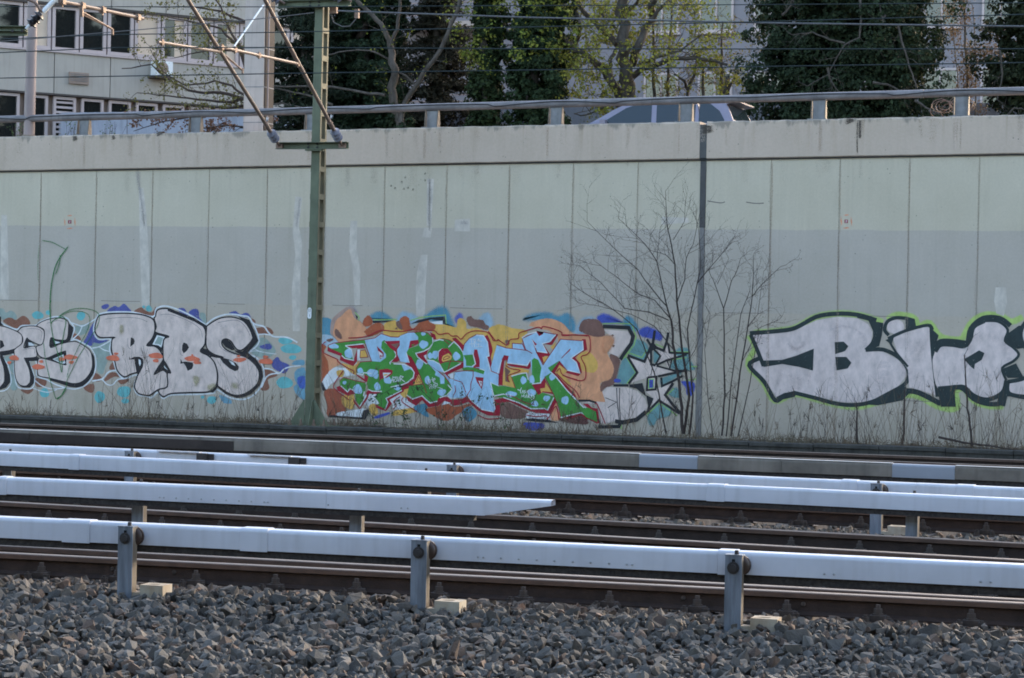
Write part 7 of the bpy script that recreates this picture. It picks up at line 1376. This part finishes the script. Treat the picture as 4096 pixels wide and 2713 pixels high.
# ================================================================== saplings and weeds at the foot of the wall
zR = lambda p: (2200 + p[0] * 1100 / 2368, 700 + p[1] * 1100 / 2368)
def sapling(label, y, stems, side=.42, dens=.85):
    b = ony(*zR(stems[0][0][0]), y); o = thing("bare_sapling", label, "sapling", (b.x, y, .12)); mb = MB(); tips = []
    for st_, r0, r1 in stems:
        Q = limb(mb, [ony(*zR(p), y + random.uniform(-.06, .06)) for p in st_], r0 * .85, r1 * .8, 5); twigs(mb, Q, side, .0036, 2, tips, dens, .22, .75, .6, gap=2)
    build("stems", mb, m_twig, o, smooth=60); P = np.array([t[:] for t in tips]); n = 260; P = P[rng.integers(0, len(P), n)]; leaf_mesh("buds", P, rng.normal(size=(n, 3)), .018, mixcols(n, (.08, .05, .04), (.12, .08, .05)), o)
sapling("tall many-stemmed bare sapling just left of the dark wall joint", D - 1.0, [([(1145, 2230), (1130, 2000), (1095, 1700), (1060, 1450), (1045, 1270)], .035, .024), ([(1045, 1270), (975, 1000), (920, 740), (815, 590), (590, 375)], .016, .004), ([(1150, 2230), (1200, 1900), (1140, 1500), (1090, 1100), (1075, 770), (1030, 530), (1000, 370), (995, 140)], .03, .004), ([(1090, 1100), (1160, 900), (1170, 720), (1230, 600), (1290, 330)], .012, .004), ([(1045, 1270), (1000, 1130), (850, 950), (760, 820), (560, 640), (320, 400)], .015, .004), ([(1200, 2230), (1230, 1900), (1200, 1600), (1180, 1330), (1270, 930), (1300, 750), (1280, 480)], .022, .004), ([(1270, 930), (1360, 820), (1480, 680), (1570, 580)], .01, .004), ([(1045, 1250), (900, 1080), (750, 1020), (560, 870), (380, 740)], .012, .004), ([(1020, 1250), (850, 1180), (640, 1150), (430, 920), (250, 780)], .012, .004), ([(1000, 2230), (900, 1700), (750, 1330), (560, 1170), (300, 1020), (170, 930)], .016, .004), ([(1075, 770), (1000, 690), (870, 650), (700, 500)], .008, .003), ([(920, 740), (935, 600), (950, 450)], .007, .003), ([(1060, 560), (1160, 400), (1165, 210)], .007, .003), ([(1060, 1500), (900, 1300), (700, 1200), (420, 1130), (240, 1100)], .01, .003), ([(1140, 1700), (1250, 1500), (1370, 1180)], .009, .003)], .5, .95)
sapling("smaller forked bare sapling just right of the dark wall joint", D - 1.1, [([(1480, 2250), (1500, 1900), (1500, 1500), (1495, 1150)], .02, .012), ([(1495, 1150), (1420, 940), (1370, 830)], .01, .004), ([(1495, 1150), (1560, 920), (1610, 830), (1640, 720)], .01, .004), ([(1440, 940), (1540, 720)], .006, .003), ([(1560, 2250), (1640, 1700), (1700, 1310), (1740, 1050), (1750, 850), (1752, 700)], .018, .004), ([(1740, 1050), (1800, 970), (1880, 890), (1985, 790)], .01, .004), ([(1520, 2250), (1560, 1800), (1640, 1200), (1720, 1000)], .014, .005), ([(1700, 1310), (1790, 1200), (1840, 830)], .008, .003), ([(1660, 1600), (1800, 1320), (1980, 1240)], .008, .003), ([(1620, 2250), (1720, 1800), (1770, 1500), (1800, 1350)], .012, .004), ([(1400, 2250), (1360, 1900), (1330, 1500), (1380, 1200)], .01, .003)], .32, .8)
m_dry = mat("dry_weed", (.16, .11, .072), rough=1, var=.4, scale=12, bump=0)
m_dry2 = mat("dark_weed", (.07, .05, .042), rough=1, var=.4, scale=12, bump=0)
def clump(u, wu, n, h0, h1, seed_heads=True, dark=.5, y=None):
    y = D - .95 + random.uniform(-.3, .45) if y is None else y; v0 = 1700 + (u / 4096) * 105; b = ony(u, v0, y); sc = FPX / 41.0
    o = thing("dry_weeds", "clump of dry brown weed stems at the foot of the graffiti wall", "weeds", (b.x, y, .12), "dry weed clumps along the wall"); mb = MB(); mb2 = MB(); tips = []
    for k in range(int(n * .95)):
        x = b.x + random.gauss(0, 1) * wu / sc * .5; h = (h0 + (h1 - h0) * random.random() ** 1.5) * 1.12 / sc; lean = random.gauss(0, .2); q = V((x, y + random.uniform(-.25, .25), .1)); Q = [q]; d = V((lean, random.gauss(0, .1), 1)).normalized()
        for j in range(5): d = (d + V((random.gauss(0, .06) + lean * .15, 0, 0))).normalized(); Q.append(Q[-1] + d * h / 5)
        m_ = mb2 if random.random() < dark else mb; r = random.uniform(.0022, .005); m_.tube(Q, [r * (1 - .6 * j / 5) for j in range(6)], 3, caps=False)
        if random.random() < .7: twigs(m_, Q, h * .22, r * .6, 0, tips, .45, .3, .6, .5, gap=2)
        if seed_heads and random.random() < .25:
            for j in range(7): e = Q[-1] + V((random.gauss(0, .03), random.gauss(0, .03), random.gauss(-.05, .06))); m_.tube([Q[-1] - d * .1, e], .003, 3, caps=False)
    for k in range(n):                     # low tangled grass
        q = V((b.x + random.gauss(0, 1) * wu / sc * .6, y + random.uniform(-.3, .2), .1)); d = V((random.gauss(0, .8), random.gauss(0, .4), .5)).normalized(); mb.tube([q, q + d * .12, q + d * .2 + V((0, 0, -.03))], .004, 3, caps=False)
    build("stems", mb, m_dry, o)
    if mb2.v: build("dark_stems", mb2, m_dry2, o)
random.seed(5)
for a in ((60, 60, 18, 40, 130), (200, 110, 14, 30, 110), (420, 60, 16, 60, 230), (520, 80, 26, 90, 330), (610, 60, 20, 80, 260), (760, 90, 16, 30, 130), (900, 60, 14, 50, 160), (985, 50, 26, 80, 280), (1060, 50, 16, 60, 240), (1160, 70, 20, 60, 210), (1330, 60, 26, 60, 200), (1400, 70, 30, 80, 260), (1500, 90, 22, 50, 170), (1640, 110, 20, 40, 170), (1790, 80, 34, 60, 220), (1880, 60, 26, 60, 190), (2030, 90, 34, 50, 190), (2140, 80, 30, 50, 170), (2270, 80, 34, 60, 200), (2380, 90, 26, 40, 150), (2520, 100, 22, 60, 200), (2650, 70, 18, 50, 180), (2820, 90, 20, 60, 220), (2960, 60, 14, 50, 180), (3060, 60, 16, 60, 190), (3180, 80, 24, 60, 200), (3290, 40, 16, 80, 190), (3370, 60, 18, 80, 210), (3480, 90, 26, 80, 250), (3600, 60, 24, 90, 260), (3700, 60, 22, 80, 260), (3830, 70, 24, 80, 260), (3940, 70, 24, 90, 300), (4040, 70, 26, 90, 280), (4150, 80, 20, 80, 240)): clump(*a)
# a few stouter stems on the right
for lab, st_ in (("broken woody stem with a blunt top below the large letter B", [(3430, 1790), (3428, 1700), (3425, 1610)]), ("straight woody stem rising in front of the letter i", [(3610, 1800), (3614, 1700), (3618, 1560)]), ("crooked woody stem below the letter beside the i", [(3890, 1790), (3880, 1700), (3865, 1600), (3858, 1420)]), ("fallen thin branch lying against the weeds at right", [(3755, 1748), (3850, 1770), (3960, 1782), (4096, 1805)])):
    y = D - 1.1; P_ = [ony(u, v, y) for u, v in st_]; o = thing("woody_stem", lab, "stem", (P_[0].x, y, .12)); mb = MB(); tips = []; Q = limb(mb, P_, .022, .009, 6); twigs(mb, Q, .3, .005, 1, tips, .6, .3, .7, .5); build("stems", mb, m_twig, o, smooth=60)
# bramble with small green leaves
random.seed(9)
y = D - .8; G2 = lambda p: (1150 + p[0] * 900 / 2313, 1150 + p[1] * 900 / 2313); o = thing("bramble", "arching bramble with small green leaves in front of the green letters", "bramble", (ony(*G2((1100, 1480)), y).x, y, .12)); mb = MB(); tips = []
for st_ in ([(1560, 1490), (1520, 1200), (1380, 1060), (1250, 1000), (1100, 1030), (980, 1090), (880, 1170)], [(1100, 1480), (1080, 1290), (1150, 1240), (1230, 1300)], [(1790, 1480), (1800, 1300), (1790, 1030)], [(1700, 1480), (1780, 1300), (1960, 1180), (2050, 1095)], [(860, 1480), (850, 1330), (830, 1230)], [(2230, 1480), (2210, 1350), (2180, 1200)], [(1230, 1480), (1180, 1320), (1050, 1270)], [(1540, 1480), (1600, 1330), (1700, 1210)]):
    Q = limb(mb, [ony(*G2(p), y + random.uniform(-.1, .1)) for p in st_], .006, .003, 4); twigs(mb, Q, .12, .003, 0, tips, .8, .1, .9)
build("stems", mb, m_dry2, o); P = np.array([t[:] for t in tips]); n = 330; P = P[rng.integers(0, len(P), n)] + rng.normal(size=(n, 3)) * .018; leaf_mesh("leaves", P, rng.normal(size=(n, 3)) + np.array([0, -.5, .5]), .04, mixcols(n, (.05, .09, .045), (.09, .14, .06)), o)
# dry grass along trough and verge
n = 9000; xs = rng.uniform(-26, -3, n); ys = np.where(rng.uniform(0, 1, n) < .5, rng.uniform(D - 2.7, D - 2.2, n), rng.uniform(D - 2.2, D - .05, n)); dens = np.sin(xs * 1.3) + np.sin(xs * 3.1 + 1) > rng.uniform(-1.6, 1.2, n); xs, ys = xs[dens], ys[dens]; n = len(xs)
trY = np.array([tl.a.y + (x - tl.a.x) * tl.d.y / tl.d.x for x in xs]); zb = np.where(ys < trY, -.06, .12)
P0 = np.stack([xs, ys, zb], 1); dv = np.stack([rng.normal(0, .5, n), rng.normal(0, .3, n), rng.uniform(.5, 1, n)], 1); dv /= np.linalg.norm(dv, axis=1)[:, None]; L_ = rng.uniform(.06, .2, n)[:, None]; sd = np.stack([np.ones(n) * .004, rng.normal(0, .003, n), np.zeros(n)], 1)
Vv = np.stack([P0 - sd, P0 + sd, P0 + dv * L_], 1).reshape(-1, 3); raw_mesh("dry_grass", Vv, np.arange(n * 3).reshape(n, 3), np.repeat(mixcols(n, (.11, .085, .055), (.22, .18, .12)), 3, 0), m_leaf, kind="stuff", label="dry pale grass along the cable trough and verge", cat="grass", loc=(-15, D - 1.5, .1))

# ================================================================== trees on the camera's side of the line (seen only in the office windows)
random.seed(3); proto = None
for k in range(11):
    x, y = -46 + 7.2 * k + random.uniform(-1, 1), -13 + random.uniform(-2, 2)
    if proto is None:
        o = thing("platform_tree", "tall tree on the near side of the tracks", "tree", (x, y, -.3), "trees on the near side of the tracks"); proto = o
        mb = MB(); limb(mb, [(x, y, -.4), (x + .2, y, 5), (x - .2, y + .2, 10), (x, y, 13.5)], .3, .08, 8); build("trunk", mb, m_bark, o, smooth=60)
        P, N = ivy_crown((x, y), 4.2, 3.0, 1.5, 14.5, 150, 60, .6, 1.5); leaf_mesh("crown", P, N, .55, mixcols(len(P), (.04, .055, .025), (.08, .1, .04)), o)
    else:
        o = proto.copy(); COL.objects.link(o); o.location = (x, y, -.3); o.rotation_euler = (0, 0, random.uniform(-.4, .4)); o.scale = (1, 1, random.uniform(.85, 1.15))
        for ch in proto.children: c = ch.copy(); COL.objects.link(c); c.parent = o
